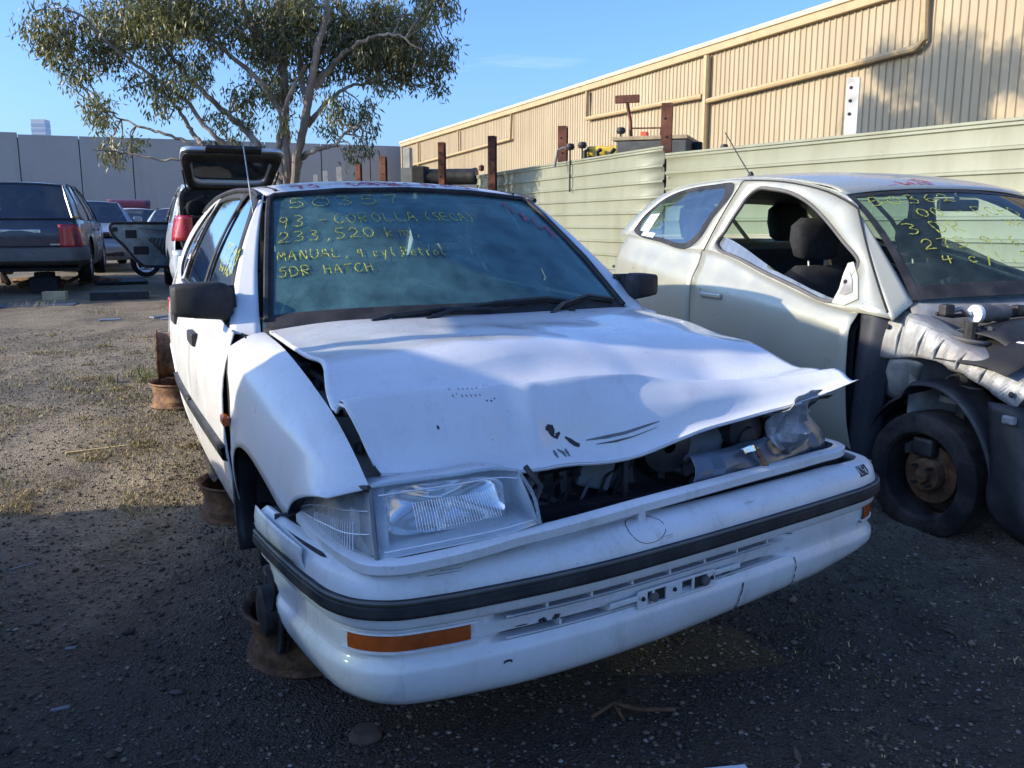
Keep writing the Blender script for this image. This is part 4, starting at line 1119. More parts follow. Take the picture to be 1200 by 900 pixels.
for k in range(10):
    u = -.40 + k * .0115; h = .05 if k < 7 else .10
    t = .15 + hr.uniform(-.02, .02)
    fscratch('paint_scratch', [(u, t + h, .7), (u + .004 + hr.uniform(0, .002), t - h, .8)], .0018 if k < 7 else .0032, M['frame_grey'] if k < 7 else M['black_pen'])
fscratch('paint_chip', [(-.195, .57, .3), (-.190, .58, 1.0), (-.184, .60, 1.3), (-.180, .63, 1.2), (-.181, .66, .9), (-.176, .69, .4)], .008, M['black_pen'])
fscratch('paint_chip', [(-.182, .69, .3), (-.174, .70, .9), (-.166, .68, 1.1), (-.160, .65, .5)], .006, M['black_pen'])
fscratch('paint_chip', [(-.150, .70, .3), (-.140, .74, 1.0), (-.128, .78, 1.1), (-.116, .80, .9), (-.108, .80, .3)], .0055, M['black_pen'])
for u in (-.192, -.176, -.156): fscratch('paint_chip', [(u, .83, .4), (u + .003, .87, 1.0), (u + .001, .92, .4)], .0045, M['trimgrey'])
fscratch('paint_scratch', [(-.085, .74, .3), (-.03, .72, 1.0), (.03, .71, .9), (.09, .70, .6), (.13, .70, .2)], .0045, M['trimgrey'])
fscratch('paint_scratch', [(-.07, .79, .3), (-.01, .78, 1.0), (.05, .77, .5), (.12, .755, .2)], .003, M['frame_grey'])
fscratch('paint_scratch', [(.235, -.04, .3), (.27, -.02, 1.0), (.31, -.015, 1.0), (.35, .0, .3)], .004, M['frame_grey'])
fscratch('paint_chip', [(-.47, .52, .5), (-.468, .54, 1.0), (-.466, .56, .5)], .003, M['black_pen'])

# front wings
def wing(sd, name):
    bot = [(1.262, .245), (1.255, .32), (1.235, .42), (1.19, .505), (1.11, .570), (1.0, .608), (.86, .618), (.74, .600), (.64, .575), (.57, .556), (.505, .553), (.480, .580), (.437, .606), (.373, .633), (.29, .659), (.20, .680)]
    gap = [(1.262, .900), (1.2, .897), (1.1, .893), (1.0, .888), (.9, .878), (.8, .863), (.68, .842), (.58, .822), (.48, .800), (.40, .775), (.33, .748), (.27, .722), (.225, .70), (.19, .688)]
    shl = [(1.262, .858), (1.1, .826), (.95, .792), (.8, .775), (.62, .757), (.47, .740), (.36, .726), (.28, .708), (.22, .692), (.195, .685)]
    n = 40
    b = spline(bot, n); gp = spline(gap, n)
    G = []
    for i in range(n):
        v0, z0 = b[i]; v1, z1 = gp[i]
        if sd > 0 and min(v0, v1) < .60: continue
        ub = K.U(v0, z0) if z0 > .3 else K.U(v0, z0)
        # shoulder between
        vs_ = .5 * (v0 + v1) * 1.0
        vs_ = min(max(v1 * .6 + v0 * .4, .2), 1.262)
        zs = float(np.interp(vs_, [q[0] for q in shl[::-1]], [q[1] for q in shl[::-1]]))
        us = np.interp(vs_, [.2, .30, .45, .7, 1.0, 1.262], [.690, .728, .755, .775, .788, .797])
        ug = np.interp(v1, [.19, .3, .5, .9, 1.262], [.672, .674, .680, .688, .690])
        zs = min(zs, z1 - .004) if z1 > z0 + .01 else zs
        zs = max(zs, z0 + .002)
        col = []
        for k in range(9):                    # flank
            t = k / 8; z = z0 + (zs - z0) * t; v = v0 + (vs_ - v0) * t
            uf = K.U(v, z)
            e = ub + (us - ub) * t + .005 * 4 * t * (1 - t)
            col.append((-(e if v < 1.2 else max(e, min(uf, e + .01))), v, z))
        for k in range(1, 8):                 # crown towards the bonnet
            t = k / 7; q = t + .20 * math.sin(t * PI)
            col.append((-(us + (ug - us) * t), vs_ + (v1 - vs_) * t, zs + (z1 - zs) * q))
        col.append((-(ug - .012), v1, z1 - .03))
        G.append(col)
    G = np.array(G)
    if sd > 0: G = flip(G)
    return mobj(name, G.reshape(-1, 3), grid_faces(G.shape[0], G.shape[1]), M['white'], car, angle=50, thick=.003)
wr_ = wing(-1, 'front_wing')
wl2 = wing(1, 'front_wing')
# black gap strip behind the wing with the side repeater lamp
MB().prism([(1.25, .30), (1.285, .30), (1.285, .50), (1.30, .62), (1.285, .80), (1.262, .82), (1.255, .6)], -.806, -.775, 'u').obj('hinge_gap', M['dark'], car, smooth=False)
rp = MB().box((-.824, 1.235, .640), (.022, .062, .030)).obj('side_repeater', M['amber'], wr_, smooth=False, bevel=.006)
MB().box((.824, 1.235, .640), (.022, .062, .030)).obj('side_repeater', M['amber'], wl2, smooth=False, bevel=.006)

# inner wing seen through the gap beside the bonnet
for sd in (-1, 1):
    rows = [[(sd * .69, v, z - .03), (sd * .65, v, z - .055), (sd * .60, v, z - .06), (sd * .57, v, z - .14), (sd * .56, v, z - .35)] for v, z in ((1.26, .87), (1.0, .86), (.75, .84), (.5, .79), (.42, .76), (.36 if sd > 0 else .22, .73 if sd > 0 else .69))]
    mobj('inner_wing', np.array(rows).reshape(-1, 3), grid_faces(6, 5), M['inner'], car, thick=.004)
    for v, z in ((1.05, .83), (.82, .81), (.62, .775), (.42, .725)):
        MB().lathe([(0, .02), (.012, .018), (.016, 0)], (sd * .628, v, z - .012), 'z', 8).obj('wing_bolt', M['engine'], car)
    MB().tube([(sd * .635, 1.22, .845), (sd * .63, 1.0, .825), (sd * .62, .8, .82), (sd * .60, .72, .80)], .012, 6).obj('wiring_loom', M['black'], car)
    MB().box((sd * .64, .93, .83), (.035, .06, .035)).obj('bonnet_stop', M['black'], car, smooth=False, bevel=.006)

# cowl and wipers
rows = [[WS(a, .03) + np.array([0, 0, -.004]) for a in np.linspace(-1, 1, 15)], [WS(a, 0) + np.array([0, -.05 - .03 * (1 - a * a), -.012]) for a in np.linspace(-1, 1, 15)], [(a * .68, 1.30 - .17 * (1 - a * a) - .13, .875) for a in np.linspace(-1, 1, 15)]]
cowl = sheet('cowl', rows, 40, 8, M['black'], car, .004)
for k in range(26):
    a = -.97 + k * .016
    p = WS(a, 0) + np.array([0, -.035, -.002])
    MB().box(p, (.005, .045, .006)).obj('cowl_slat', M['rubber'], cowl, smooth=False)
def wiper(pts, name='wiper'):
    o = MB().tube(pts[:2], .008, 6).tube(pts[1:], .007, 6).obj(name, M['black'], car)
    bl = MB().tube([Vector(p) + Vector((0, .004, -.012)) for p in pts[1:]], .005, 5).obj('blade', M['rubber'], o)
    return o
wiper([tuple(WS(-.30, .0) + np.array([0, -.04, .006])), tuple(WS(-.15, .035) + np.array([0, -.025, .014])), tuple(WS(.10, .060) + np.array([0, -.016, .016])), tuple(WS(.40, .07) + np.array([0, -.01, .018])), tuple(WS(.55, .05) + np.array([0, -.01, .016]))])
wiper([tuple(WS(.36, .0) + np.array([0, -.04, .004])), tuple(WS(.48, .045) + np.array([0, -.025, .012])), tuple(WS(.70, .085) + np.array([0, -.016, .016])), tuple(WS(.90, .070) + np.array([0, -.012, .014]))])
wiper([tuple(WS(-.55, .0) + np.array([0, -.05, .010])), tuple(WS(-.45, .02) + np.array([0, -.03, .012])), tuple(WS(-.2, .035) + np.array([0, -.02, .016])), tuple(WS(.05, .03) + np.array([0, -.02, .014]))])

# mirrors
for sd in (-1, 1):
    rows = []
    # rounded box lofted outwards from the door
    k_ = 0 if sd < 0 else -.075
    secs = [(.755 + k_, 1.425, .985, .018, .040), (.775 + k_, 1.43, .985, .045, .058), (.80 + k_, 1.43, .990, .052, .060), (.87 + k_, 1.44, .992, .050, .056), (.925 + k_, 1.455, .992, .046, .050), (.937 + k_, 1.46, .992, .040, .044)]
    if sd > 0: secs = [(.74 + (q[0] - k_ - .755) * .78, q[1], .985 + (q[2] - .985), q[3], q[4] * .82) for q in secs]
    V = []; n = 20
    for (u, v, z, dv, dz) in secs:
        for k in range(n):
            a = 2 * PI * k / n; e = .30
            V.append((sd * u, v + dv * math.copysign(abs(math.cos(a)) ** e, math.cos(a)), z + dz * math.copysign(abs(math.sin(a)) ** e, math.sin(a))))
    F = grid_faces(len(secs), n, True) + [tuple(range(n)), tuple((len(secs) - 1) * n + k for k in range(n))]
    mr_ = mobj('door_mirror', V, F, M['rubber'], car, angle=50)
    MB().prism([(1.405, .915), (1.52, .925), (1.52, .955), (1.46, 1.035)], .742, .768, 'u').obj('mirror_base', M['black'], mr_, smooth=False) if sd > 0 else MB().prism([(1.405, .915), (1.52, .925), (1.52, .955), (1.46, 1.035)], -.768, -.742, 'u').obj('mirror_base', M['black'], mr_, smooth=False)
    MB().box((sd * (.86 + k_), 1.492, .992), (.14, .006, .085)).obj('mirror_glass', M['chrome'], mr_, smooth=False)

# aerial
MB().tube([(-.640, 1.62, 1.07), (-.625, 1.70, 1.145), (-.612, 1.76, 1.19)], [.010, .012, .009], 6).obj('aerial_base', M['black'], car)
MB().tube([(-.612, 1.76, 1.18), (-.60, 1.95, 1.38), (-.586, 2.12, 1.53)], .0022, 6).obj('aerial', M['steel'], car)

# lamps on the right-hand side of the car
def lamp_lens(name, top, bot, mat, parent, n=20, k=6, puff=.012):
    a, b = spline(top, n), spline(bot, n)
    G = np.array([a * (1 - w) + b * w + np.array([0, -puff, 0]) * 4 * w * (1 - w) for w in np.linspace(0, 1, k)])
    return mobj(name, G.reshape(-1, 3), grid_faces(k, n), mat, parent, angle=40)
HL_T = [(-.668, .200, .690), (-.50, .172, .700), (-.38, .158, .703), (-.352, .150, .697)]
HL_B = [(-.690, .088, .572), (-.55, .070, .585), (-.40, .070, .594), (-.335, .085, .598)]
hl = MB()
hl_root = lamp_lens('headlight', HL_T, HL_B, M['lens'], car, 24, 8)
# housing and reflector behind the lens
tb = [tuple(np.array(p) + np.array([0, .10, -.01])) for p in HL_T]; bb = [tuple(np.array(p) + np.array([0, .13, .01])) for p in HL_B]
lamp_lens('lamp_housing', tb, bb, M['lampgrey'], hl_root, 12, 4, 0)
for A_, B_ in ((HL_T, tb), (HL_B, bb)):
    a, b = spline(A_, 12), spline(B_, 12); G = np.array([a, b]); mobj('lamp_housing', G.reshape(-1, 3), grid_faces(2, 12), M['lampgrey'], hl_root, thick=.003)
for e in (0, -1):
    G = np.array([[HL_T[e], tb[e]], [HL_B[e], bb[e]]]); mobj('lamp_housing', G.reshape(-1, 3), grid_faces(2, 2), M['lampgrey'], hl_root, thick=.003)
V = []; n = 28
for rr_, dd in ((1.0, 0), (.96, .010), (.84, .024), (.6, .036), (.3, .043), (.1, .045)):
    for k in range(n):
        a = 2 * PI * k / n; e = .34
        V.append((-.515 + .138 * rr_ * math.copysign(abs(math.cos(a)) ** e, math.cos(a)), .118 + .02 + dd + .10 * (.5 + .5 * math.sin(a)) * .6, .640 + .044 * rr_ * math.copysign(abs(math.sin(a)) ** e, math.sin(a))))
mobj('reflector', V, grid_faces(6, n, True) + [tuple(5 * n + k for k in range(n))], M['reflector'], hl_root, angle=60)
MB().lathe([(0, -.035), (.012, -.03), (.014, 0)], (-.515, .185, .640), 'y', 12).obj('bulb_shield', M['chrome'], hl_root)
# moulded rib lines of the lens
rb = MB()
la, lb = spline(HL_T, 60), spline(HL_B, 60)
for i in range(14, 46):
    p0, p1 = la[i] * .72 + lb[i] * .28, la[i] * .30 + lb[i] * .70
    rb.tube([p0 + np.array([0, -.0098, 0]), (p0 + p1) / 2 + np.array([0, -.0122, 0]), p1 + np.array([0, -.010, 0])], .0007, 4)
for w in (.12, .9):
    rb.tube([la[i] * (1 - w) + lb[i] * w + np.array([0, -.012 * 4 * w * (1 - w) - .001, 0]) for i in range(2, 58, 5)], .0018, 4)
rb.obj('lens_rib', M['clearlens'], hl_root)
MB().tube([np.array(p) + np.array([0, -.002, .003]) for p in spline(HL_T, 14)] + [np.array(p) + np.array([.003, -.003, 0]) for p in spline([HL_T[-1], (-.337, .110, .65), HL_B[-1]], 6)[1:]], .0045, 6).obj('lamp_edge', M['lens'], hl_root)
CL_T = [(-.672, .196, .686), (-.705, .270, .672), (-.733, .370, .648), (-.748, .440, .618), (-.757, .492, .578)]
CL_B = [(-.694, .090, .570), (-.727, .150, .556), (-.748, .280, .548), (-.756, .420, .552), (-.758, .488, .566)]
clm = lamp_lens('corner_lamp', CL_T, CL_B, M['lens'], car, 20, 6, .004)
G = np.array([[np.array(p) + np.array([.035, .02, 0]) for p in spline(L, 14)] for L in (CL_T, CL_B)])
mobj('corner_reflector', G.reshape(-1, 3), grid_faces(2, 14), M['clearlens'], clm, thick=.002)
rb = MB(); a, b = spline(CL_T, 40), spline(CL_B, 40)
for i in range(6, 27):
    p0, p1 = a[i] * .55 + b[i] * .45, a[i] * .16 + b[i] * .84
    rb.tube([p0 + np.array([-.003, -.003, 0]), p1 + np.array([-.003, -.003, 0])], .0011, 4)
for w in (.30, .62):
    rb.tube([a[i] * (1 - w) + b[i] * w + np.array([-.003, -.004, 0]) for i in range(1, 40, 4)], .0016, 4)
rb.obj('lens_rib', M['clearlens'], clm)
MB().tube([np.array(p) + np.array([-.004, -.008, .006]) for p in spline(CL_T, 20)], .007, 6).obj('lamp_seal', M['black'], clm)
MB().tube([(-.672, .192, .688), (-.684, .135, .628), (-.692, .086, .570)], .0045, 6).obj('lamp_joint', M['trimgrey'], clm)

# grille surround: a pale bar under the lamp that wraps round both corners
bar = [(-.770, .46), (-.766, .36), (-.755, .25), (-.738, .155), (-.712, .085), (-.66, .050), (-.585, .040), (-.35, .060), (-.02, .130), (.33, .205), (.66, .275), (.76, .300), (.800, .335), (.805, .40), (.785, .46), (.74, .50)]
bp = spline(bar, 90)
def sweep(path, sec, name, mat, parent, zf=None, angle=40, thick=0.0, tilt=None):
    """section (out, z) swept along a plan path"""
    path = np.array(path); n = len(path)
    T_ = np.gradient(path, axis=0); T_ /= np.linalg.norm(T_, axis=1)[:, None] + 1e-9
    N_ = np.stack([T_[:, 1], -T_[:, 0]], 1)       # path runs from -u to +u, so this points forward
    G = []
    for i in range(n):
        row = []
        s_ = sec(i) if callable(sec) else sec
        for o_, z in s_:
            dz = zf(i) if zf else 0
            row.append((path[i, 0] + N_[i, 0] * o_, path[i, 1] + N_[i, 1] * o_, z + dz))
        G.append(row)
    G = np.array(G)
    return mobj(name, G.reshape(-1, 3), grid_faces(G.shape[0], G.shape[1]), mat, parent, angle=angle, thick=thick)
zb_ = lambda i: float(np.interp(bp[i, 0], [-.77, -.72, -.4, .8], [-.016, -.016, .004, .006]))
gbar = sweep(bp, [(-.03, .588), (-.006, .590), (.004, .584), (.004, .566), (-.004, .560), (-.03, .560)], 'grille_bar', M['bumperwhite'], car, zb_, 50)
# inner loop of the surround on the crumpled side
MB().tube([(.74, .50, .60), (.66, .47, .615), (.58, .42, .622), (.53, .36, .618)], .011, 6).obj('grille_bar_return', M['bumperwhite'], gbar)
MB().box((-.045, .135, .558), (.02, .03, .05)).obj('grille_bar_stay', M['bumperwhite'], gbar, smooth=False, bevel=.003)

# bumper
bpath = [(-.838, .60), (-.830, .52), (-.812, .376), (-.790, .242), (-.765, .146), (-.732, .095), (-.674, .058), (-.582, .044), (-.458, .042), (-.206, .054), (.016, .084), (.40, .150), (.66, .200), (.78, .228), (.855, .262), (.900, .315), (.912, .40), (.900, .50), (.885, .60)]
BPN = 150
bq = spline(bpath, BPN)
def top_sec(i):
    u = bq[i, 0]
    k = float(np.interp(u, [-.84, -.79, -.6, .7, .9], [.35, .7, 1, 1, .6]))
    return [(.001, .494), (.001, .500), (-.003, .515), (-.012 * k, .532), (-.032 * k, .545), (-.062 * k, .552), (-.082 * k, .550), (-.085 * k, .530)]
bump_ = sweep(bq, top_sec, 'front_bumper', M['bumperwhite'], car, None, 40, .003)
sweep(bq, [(-.004, .500), (.010, .499), (.0135, .494), (.0125, .488), (.016, .485), (.017, .468), (.013, .460), (.004, .457), (-.004, .457)], 'rub_strip', M['rubber'], bump_, None, 25)
sweep(bq, [(.0115, .4995), (.0142, .4955), (.0130, .4890)], 'strip_trim', M['frame_grey'], bump_, None, 25, .0015)
def mask(u): return float(np.clip(min((u + .47) / .05, (.47 - u) / .10), 0, 1))
def low_sec(i):
    u = bq[i, 0]; m_ = mask(u)
    e = float(np.interp(u, [-.84, -.80, -.74, -.6, -.4, .6, .8, .91], [.6, 1.3, 1.9, 1.4, 1, 1, .8, .4]))
    zl = float(np.interp(bq[i, 1] if u < 0 else 0, [.05, .2, .6], [0, .006, .05])) if u < 0 else float(np.interp(u, [0, .6, .9], [0, .02, .06]))
    return [(-.004, .459), (.001, .455), (.001, .439), (-.004, .433), (-.012 - .046 * m_, .431), (-.012 - .046 * m_, .412), (-.012, .409), (-.014 - .004 * m_, .392), (-.014 - .005 * m_, .383),
            (-.014 - .04 * m_, .380), (-.014 - .04 * m_, .364), (-.012, .361), (-.008, .354), (-.001, .346), (.001, .335), (-.002 * e, .305 + zl * .3), (-.007 * e, .278 + zl * .7), (-.018 * e, .258 + zl), (-.032 * e, .245 + zl), (-.055 * e, .238 + zl), (-.10, .240 + zl)]
sk = sweep(bq, low_sec, 'bumper_skirt', M['bumperwhite'], bump_, None, 45, .003)
nk = len(low_sec(10)); co = np.array([v_.co[:] for v_ in sk.data.vertices]).reshape(BPN, nk, 3)
for k in range(nk):
    z = co[10, k, 2]; ve = float(np.interp(z, [.24, .34, .44], [.36, .47, .58]))
    ie = max([i for i in range(40) if bq[i, 1] >= ve] or [0])
    co[:ie, k] = co[ie, k]
sk.data.vertices.foreach_set('co', co.reshape(-1)); sk.data.update()
# black mesh inside the slots and the small upright ribs
def at_path(u, off, z):
    i = int(np.argmin(np.abs(bq[20:-20, 0] - u))) + 20
    t = bq[i + 1] - bq[i - 1]; t /= np.linalg.norm(t); nn = np.array([t[1], -t[0]])
    p = bq[i] + nn * off
    return Vector((p[0], p[1], z)), math.atan2(t[1], t[0])
for zc, h, us in ((.4215, .019, np.linspace(-.33, .37, 7)), (.372, .016, (-.30, -.16))):
    ii = [i for i in range(BPN) if -.44 < bq[i, 0] < .40]
    sweep(bq[ii], [(-.046, zc - h / 2), (-.046, zc + h / 2)], 'slot_mesh', M['black'], bump_, None)
    sweep(bq[ii], [(-.012, zc - h / 2), (-.009, zc - h / 2 + .003), (-.014, zc - h / 2 + .005)], 'slot_lip', M['bumperwhite'], bump_, None, 30, .002)
    for u in us:
        p, a = at_path(u, -.030, zc); MB().box(p, (.006, .035, h), Matrix.Rotation(a, 3, 'Z')).obj('slot_rib', M['bumperwhite'], bump_, smooth=False)
# number plate bracket
p0, a0 = at_path(.035, -.004, .378)
br = MB(); R3 = Matrix.Rotation(a0, 3, 'Z')
def bbx(du, dz, w, h, d=.006, off=0.0): br.box(p0 + R3 @ Vector((du, off, dz)), (w, d, h), R3)
for dz, h in ((.018, .006), (-.020, .006)): bbx(0, dz, .25, h)
for du, w in ((-.112, .030), (-.012, .052), (.113, .026), (.052, .006), (-.078, .006)): bbx(du, 0, w, .034)
bbx(-.165, .006, .09, .012); bbx(.165, .010, .10, .012)
pb_ = br.obj('plate_bracket', M['bumperwhite'], bump_, smooth=False, bevel=.0015)
for du, w in ((-.058, .038), (.078, .044)): MB().box(p0 + R3 @ Vector((du, .004, 0)), (w, .003, .030), R3).obj('bracket_hole', M['dark'], pb_, smooth=False)
for du in (-.112, -.012, .113):
    MB().lathe([(0, -.005), (.005, -.004), (.006, 0)], p0 + R3 @ Vector((du, -.003, .002)), 'y', 8).obj('bracket_screw', M['black'], pb_)
for du in (-.075, .095):
    MB().lathe([(0, -.008), (.011, -.007), (.013, 0)], p0 + R3 @ Vector((du, .001, -.002)), 'y', 10).obj('bracket_bolt', M['frame_grey'], pb_)
# indicators let into the bumper
def indic(i0, i1, z0, z1):
    ii = list(range(i0, i1))
    o = sweep(bq[ii], [(-.022, z1), (-.006, z1), (-.004, (z0 + z1) / 2), (-.005, z0), (-.022, z0)], 'indicator', M['amber'], bump_, None, 40)
    sweep(bq[max(0, i0 - 1):i1 + 1], [(-.014, z1 + .007), (-.004, z1 + .006), (-.003, z1 + .002), (-.012, z1)], 'indicator_rim', M['bumperwhite'], o, None, 40)
    sweep(bq[max(0, i0 - 1):i1 + 1], [(-.012, z0), (-.002, z0 - .002), (-.002, z0 - .006), (-.014, z0 - .007)], 'indicator_rim', M['bumperwhite'], o, None, 40)
iL0 = int(np.argmin(np.hypot(bq[:, 0] + .748, bq[:, 1] - .118))); iL1 = int(np.argmin(np.hypot(bq[:, 0] + .498, bq[:, 1] - .042)))
indic(iL0, iL1, .386, .418)
iR0 = int(np.argmin(np.hypot(bq[:, 0] - .795, bq[:, 1] - .232))); iR1 = int(np.argmin(np.hypot(bq[:, 0] - .893, bq[:, 1] - .30)))
indic(iR0, iR1, .392, .430)
# outline of a lost badge, and marker letters near the corner
i = int(np.argmin(np.abs(bq[30:-30, 0] - .0))) + 30
def tsurf(x, y):
    """x along the bumper (u), y back over its top face"""
    k = int(np.argmin(np.abs(bq[20:-20, 0] - x))) + 20
    t = bq[k + 1] - bq[k - 1]; t /= np.linalg.norm(t); nn = np.array([t[1], -t[0]])
    s_ = top_sec(k); o_ = np.interp(y, np.linspace(0, 1, 6), [q[0] for q in s_[1:7]]); z = np.interp(y, np.linspace(0, 1, 6), [q[1] for q in s_[1:7]])
    p = bq[k] + nn * o_ + t * (x - bq[k, 0])
    return np.array([p[0], p[1], z])
FONT['@'] = [[(.5 + .5 * math.cos(a), .5 + .5 * math.sin(a)) for a in np.linspace(0.2, 2 * PI - .3, 15)]]
FONT['_'] = [[(0, .5), (1, .5)]]
MB().tube([tsurf(-.045 + .052 * math.cos(a), .50 + .36 * math.sin(a)) + np.array([0, -.0005, .001]) for a in np.linspace(.0, 2 * PI - .35, 40)], .0013, 5).obj('badge_outline', M['black_pen'], bump_)
MB().tube([tsurf(-.06, .62) + np.array([0, -.0005, .001]), tsurf(-.04, .45) + np.array([0, -.0005, .001])], .0007, 4).obj('badge_mark', M['frame_grey'], bump_)
write('badge_stud', [('_', -.002, .13, .02, .1, 0), ('_', -.006, .17, .026, .1, 0)], tsurf, M['black_pen'], bump_, .010, 4, .003)
write('bumper_scratch', [('_', -.60, .40, .09, .05, -.2), ('_', -.64, .42, .03, .05, 0), ('_', -.57, .46, .06, .05, -.3), ('_', .28, .45, .04, .05, 2)], tsurf, M['black_pen'], bump_, .003, 4, .002)
def ssurf(x, y):
    p = tsurf(x, y); return p
stk = MB()
G = np.array([[tsurf(x + .010 * y, .28 + .34 * y) + np.array([0, -.001, .0022]) for x in np.linspace(.765, .815, 6)] for y in np.linspace(0, 1, 4)])
stk_o = mobj('side_sticker', G.reshape(-1, 3), grid_faces(4, 6), M['black_pen'], bump_, angle=0)
write('sticker_letters', [('CSi', .771, .34, .014, .24, 0)], lambda x, y: tsurf(x, y) + np.array([0, -.001, .0022]), M['white_pen'], stk_o, .003, 6, .0012)
def lsurf(x, y):
    k = int(np.argmin(np.abs(bq[20:-20, 0] - x))) + 20
    t = bq[k + 1] - bq[k - 1]; t /= np.linalg.norm(t); nn = np.array([t[1], -t[0]])
    s_ = low_sec(k); o_ = np.interp(-y, [-q[1] for q in s_[1:]], [q[0] for q in s_[1:]])
    p = bq[k] + nn * o_ + t * (x - bq[k, 0]); return np.array([p[0], p[1], y])
write('skirt_scuff', [('es', -.35, .385, .035, .014, .0), ('_', -.40, .383, .03, .01, .1), ('n', -.44, .320, .03, .008, 0), ('_', .40, .36, .02, .01, -.6), ('_', .44, .42, .03, .01, .4), ('l', .26, .265, .012, .07, 0), ('_', .22, .355, .03, .01, -1)], lsurf, M['black_pen'], bump_, .004, 8, .0035)
write('skirt_crack', [('l', .47, .27, .012, .08, 0)], lsurf, M['rust'], bump_, .003, 8, .0035)
# torn top end of the bumper beside the wheel arch, standing off the wing
rows = [[(-.842, .60, .558), (-.838, .52, .560), (-.822, .40, .556), (-.800, .28, .552)], [(-.846, .60, .530), (-.842, .52, .532), (-.826, .40, .530), (-.803, .28, .530)], [(-.843, .60, .498), (-.836, .52, .500), (-.818, .40, .500), (-.796, .27, .500)]]
sheet('bumper_wing_end', rows, 14, 8, M['bumperwhite'], bump_, .003)
rows = [[(-.820, .60, .545), (-.800, .40, .545), (-.765, .22, .545), (-.70, .10, .540)], [(-.78, .60, .548), (-.762, .40, .548), (-.738, .22, .548), (-.68, .13, .545)]]
sheet('bumper_gap', rows, 14, 3, M['dark'], bump_, .003)
# beam behind the bumper, lower valance
sweep(bq[8:-8], [(-.09, .56), (-.12, .50), (-.12, .30), (-.09, .25)], 'bumper_beam', M['black'], car, None)

# engine bay under the raised bonnet
eb = M['engine']
MB().box((0, .95, .45), (1.1, .9, .04)).obj('undertray', M['dark'], car, smooth=False)
rows = [[(-.68, 1.22, z), (0, 1.12, z), (.68, 1.22, z)] for z in (.88, .6, .28)]
sheet('firewall', rows, 12, 6, M['dark'], car, .01)
b = MB()
b.box((.05, .62, .60), (.62, .42, .26)); b.box((.05, .58, .76), (.52, .24, .06)); b.box((.10, .46, .66), (.42, .10, .16))
b.obj('engine_block', eb, car, smooth=False, bevel=.02)
for k in range(4):
    MB().tube([(-.10 + k * .10, .50, .70), (-.10 + k * .10, .42, .65), (-.10 + k * .10, .40, .55)], .024, 8).obj('manifold_runner', eb, car)
rad = MB().box((-.10, .30, .40), (.62, .045, .30)).obj('radiator', M['black'], car, smooth=False)
for k in range(12): MB().box((-.38 + k * .05, .275, .40), (.006, .012, .27)).obj('radiator_fin', eb, rad, smooth=False)
MB().box((0.02, .30, .58), (.016, .02, .15)).obj('latch_stay', M['black'], car, smooth=False, bevel=.004)
MB().tube([(.01, .20, .545), (.02, .185, .570), (.05, .19, .575)], .007, 6).obj('latch', M['steel'], car)
MB().lathe([(.02, -.04), (.075, -.03), (.08, .03), (.03, .04)], (.17, .36, .66), 'y', 18).obj('alternator_pulley', eb, car)
MB().lathe([(.03, -.02), (.055, -.02), (.06, .02), (.03, .03)], (.36, .40, .64), 'y', 18).obj('air_pump', eb, car)
MB().tube([(.33, .60, .78), (.30, .48, .72), (.22, .41, .65), (.14, .39, .58)], .028, 10).obj('radiator_hose', M['rubber'], car)
MB().tube([(-.25, .55, .70), (-.22, .43, .66), (-.18, .39, .58)], .024, 8).obj('radiator_hose', M['rubber'], car)
MB().tube([(-.33, .45, .66), (-.26, .40, .61), (-.1, .39, .62), (.1, .40, .63), (.30, .41, .64)], .012, 6).obj('wiring_loom', M['black'], car)
MB().tube([(-.30, .18, .60), (-.27, .20, .64), (-.29, .24, .68)], .007, 6).tube([(-.31, .20, .63), (-.26, .22, .62)], .006, 6).obj('bulb_wire', M['black'], car)
er = random.Random(31)
for k in range(16):
    u, v, z = er.uniform(-.32, .30), er.uniform(.38, .50), er.uniform(.50, .60)
    p_ = [(u + er.uniform(-.16, .16), v + er.uniform(-.04, .12), z + er.uniform(-.10, .05)) for _ in range(4)]
    MB().tube(spline(p_, 14), er.choice([.006, .009, .014, .020]), 6).obj('hose', er.choice([M['rubber'], M['black'], M['engine'], M['trimgrey'], M['black']]), car)
for k in range(9):
    MB().box((er.uniform(-.30, .32), er.uniform(.42, .52), er.uniform(.50, .60)), (er.uniform(.04, .12), er.uniform(.03, .08), er.uniform(.04, .12)), Matrix.Rotation(er.uniform(-.5, .5), 3, 'Y')).obj('bracket', er.choice([M['engine'], M['black'], M['engine'], M['dark']]), car, smooth=False, bevel=.008)
bat = MB().box((.45, .62, .68), (.20, .18, .20)).obj('battery', M['black'], car, smooth=False, bevel=.008)
for k in range(5):
    MB().lathe([(.006, -.02), (.022, -.018), (.024, .015), (.010, .02)], (-.26 + k * .10, .425, .645 - .012 * (k % 2)), 'y', 12).obj('plug_cap', er.choice([M['trimgrey'], M['black'], M['engine']]), car)
MB().tube(spline([(-.30, .40, .60), (-.18, .375, .655), (-.05, .385, .63), (.06, .37, .67), (.16, .38, .64), (.24, .36, .675)], 30), .011, 8).obj('vacuum_hose', M['trimgrey'], car)
MB().tube(spline([(.02, .385, .56), (.08, .37, .63), (.10, .39, .70)], 16), .018, 8).obj('bypass_hose', M['rubber'], car)
MB().tube(spline([(-.28, .375, .56), (-.22, .36, .60), (-.20, .38, .66), (-.26, .41, .70)], 20), .015, 8).obj('bypass_hose', M['trimgrey'], car)
MB().box((-.02, .39, .60), (.10, .05, .09), Matrix.Rotation(.3, 3, 'Y')).obj('relay_box', M['trimgrey'], car, smooth=False, bevel=.008)
MB().box((.30, .38, .60), (.12, .05, .05), Matrix.Rotation(-.4, 3, 'Y')).obj('bent_bracket', M['steel'], car, smooth=False, bevel=.004)
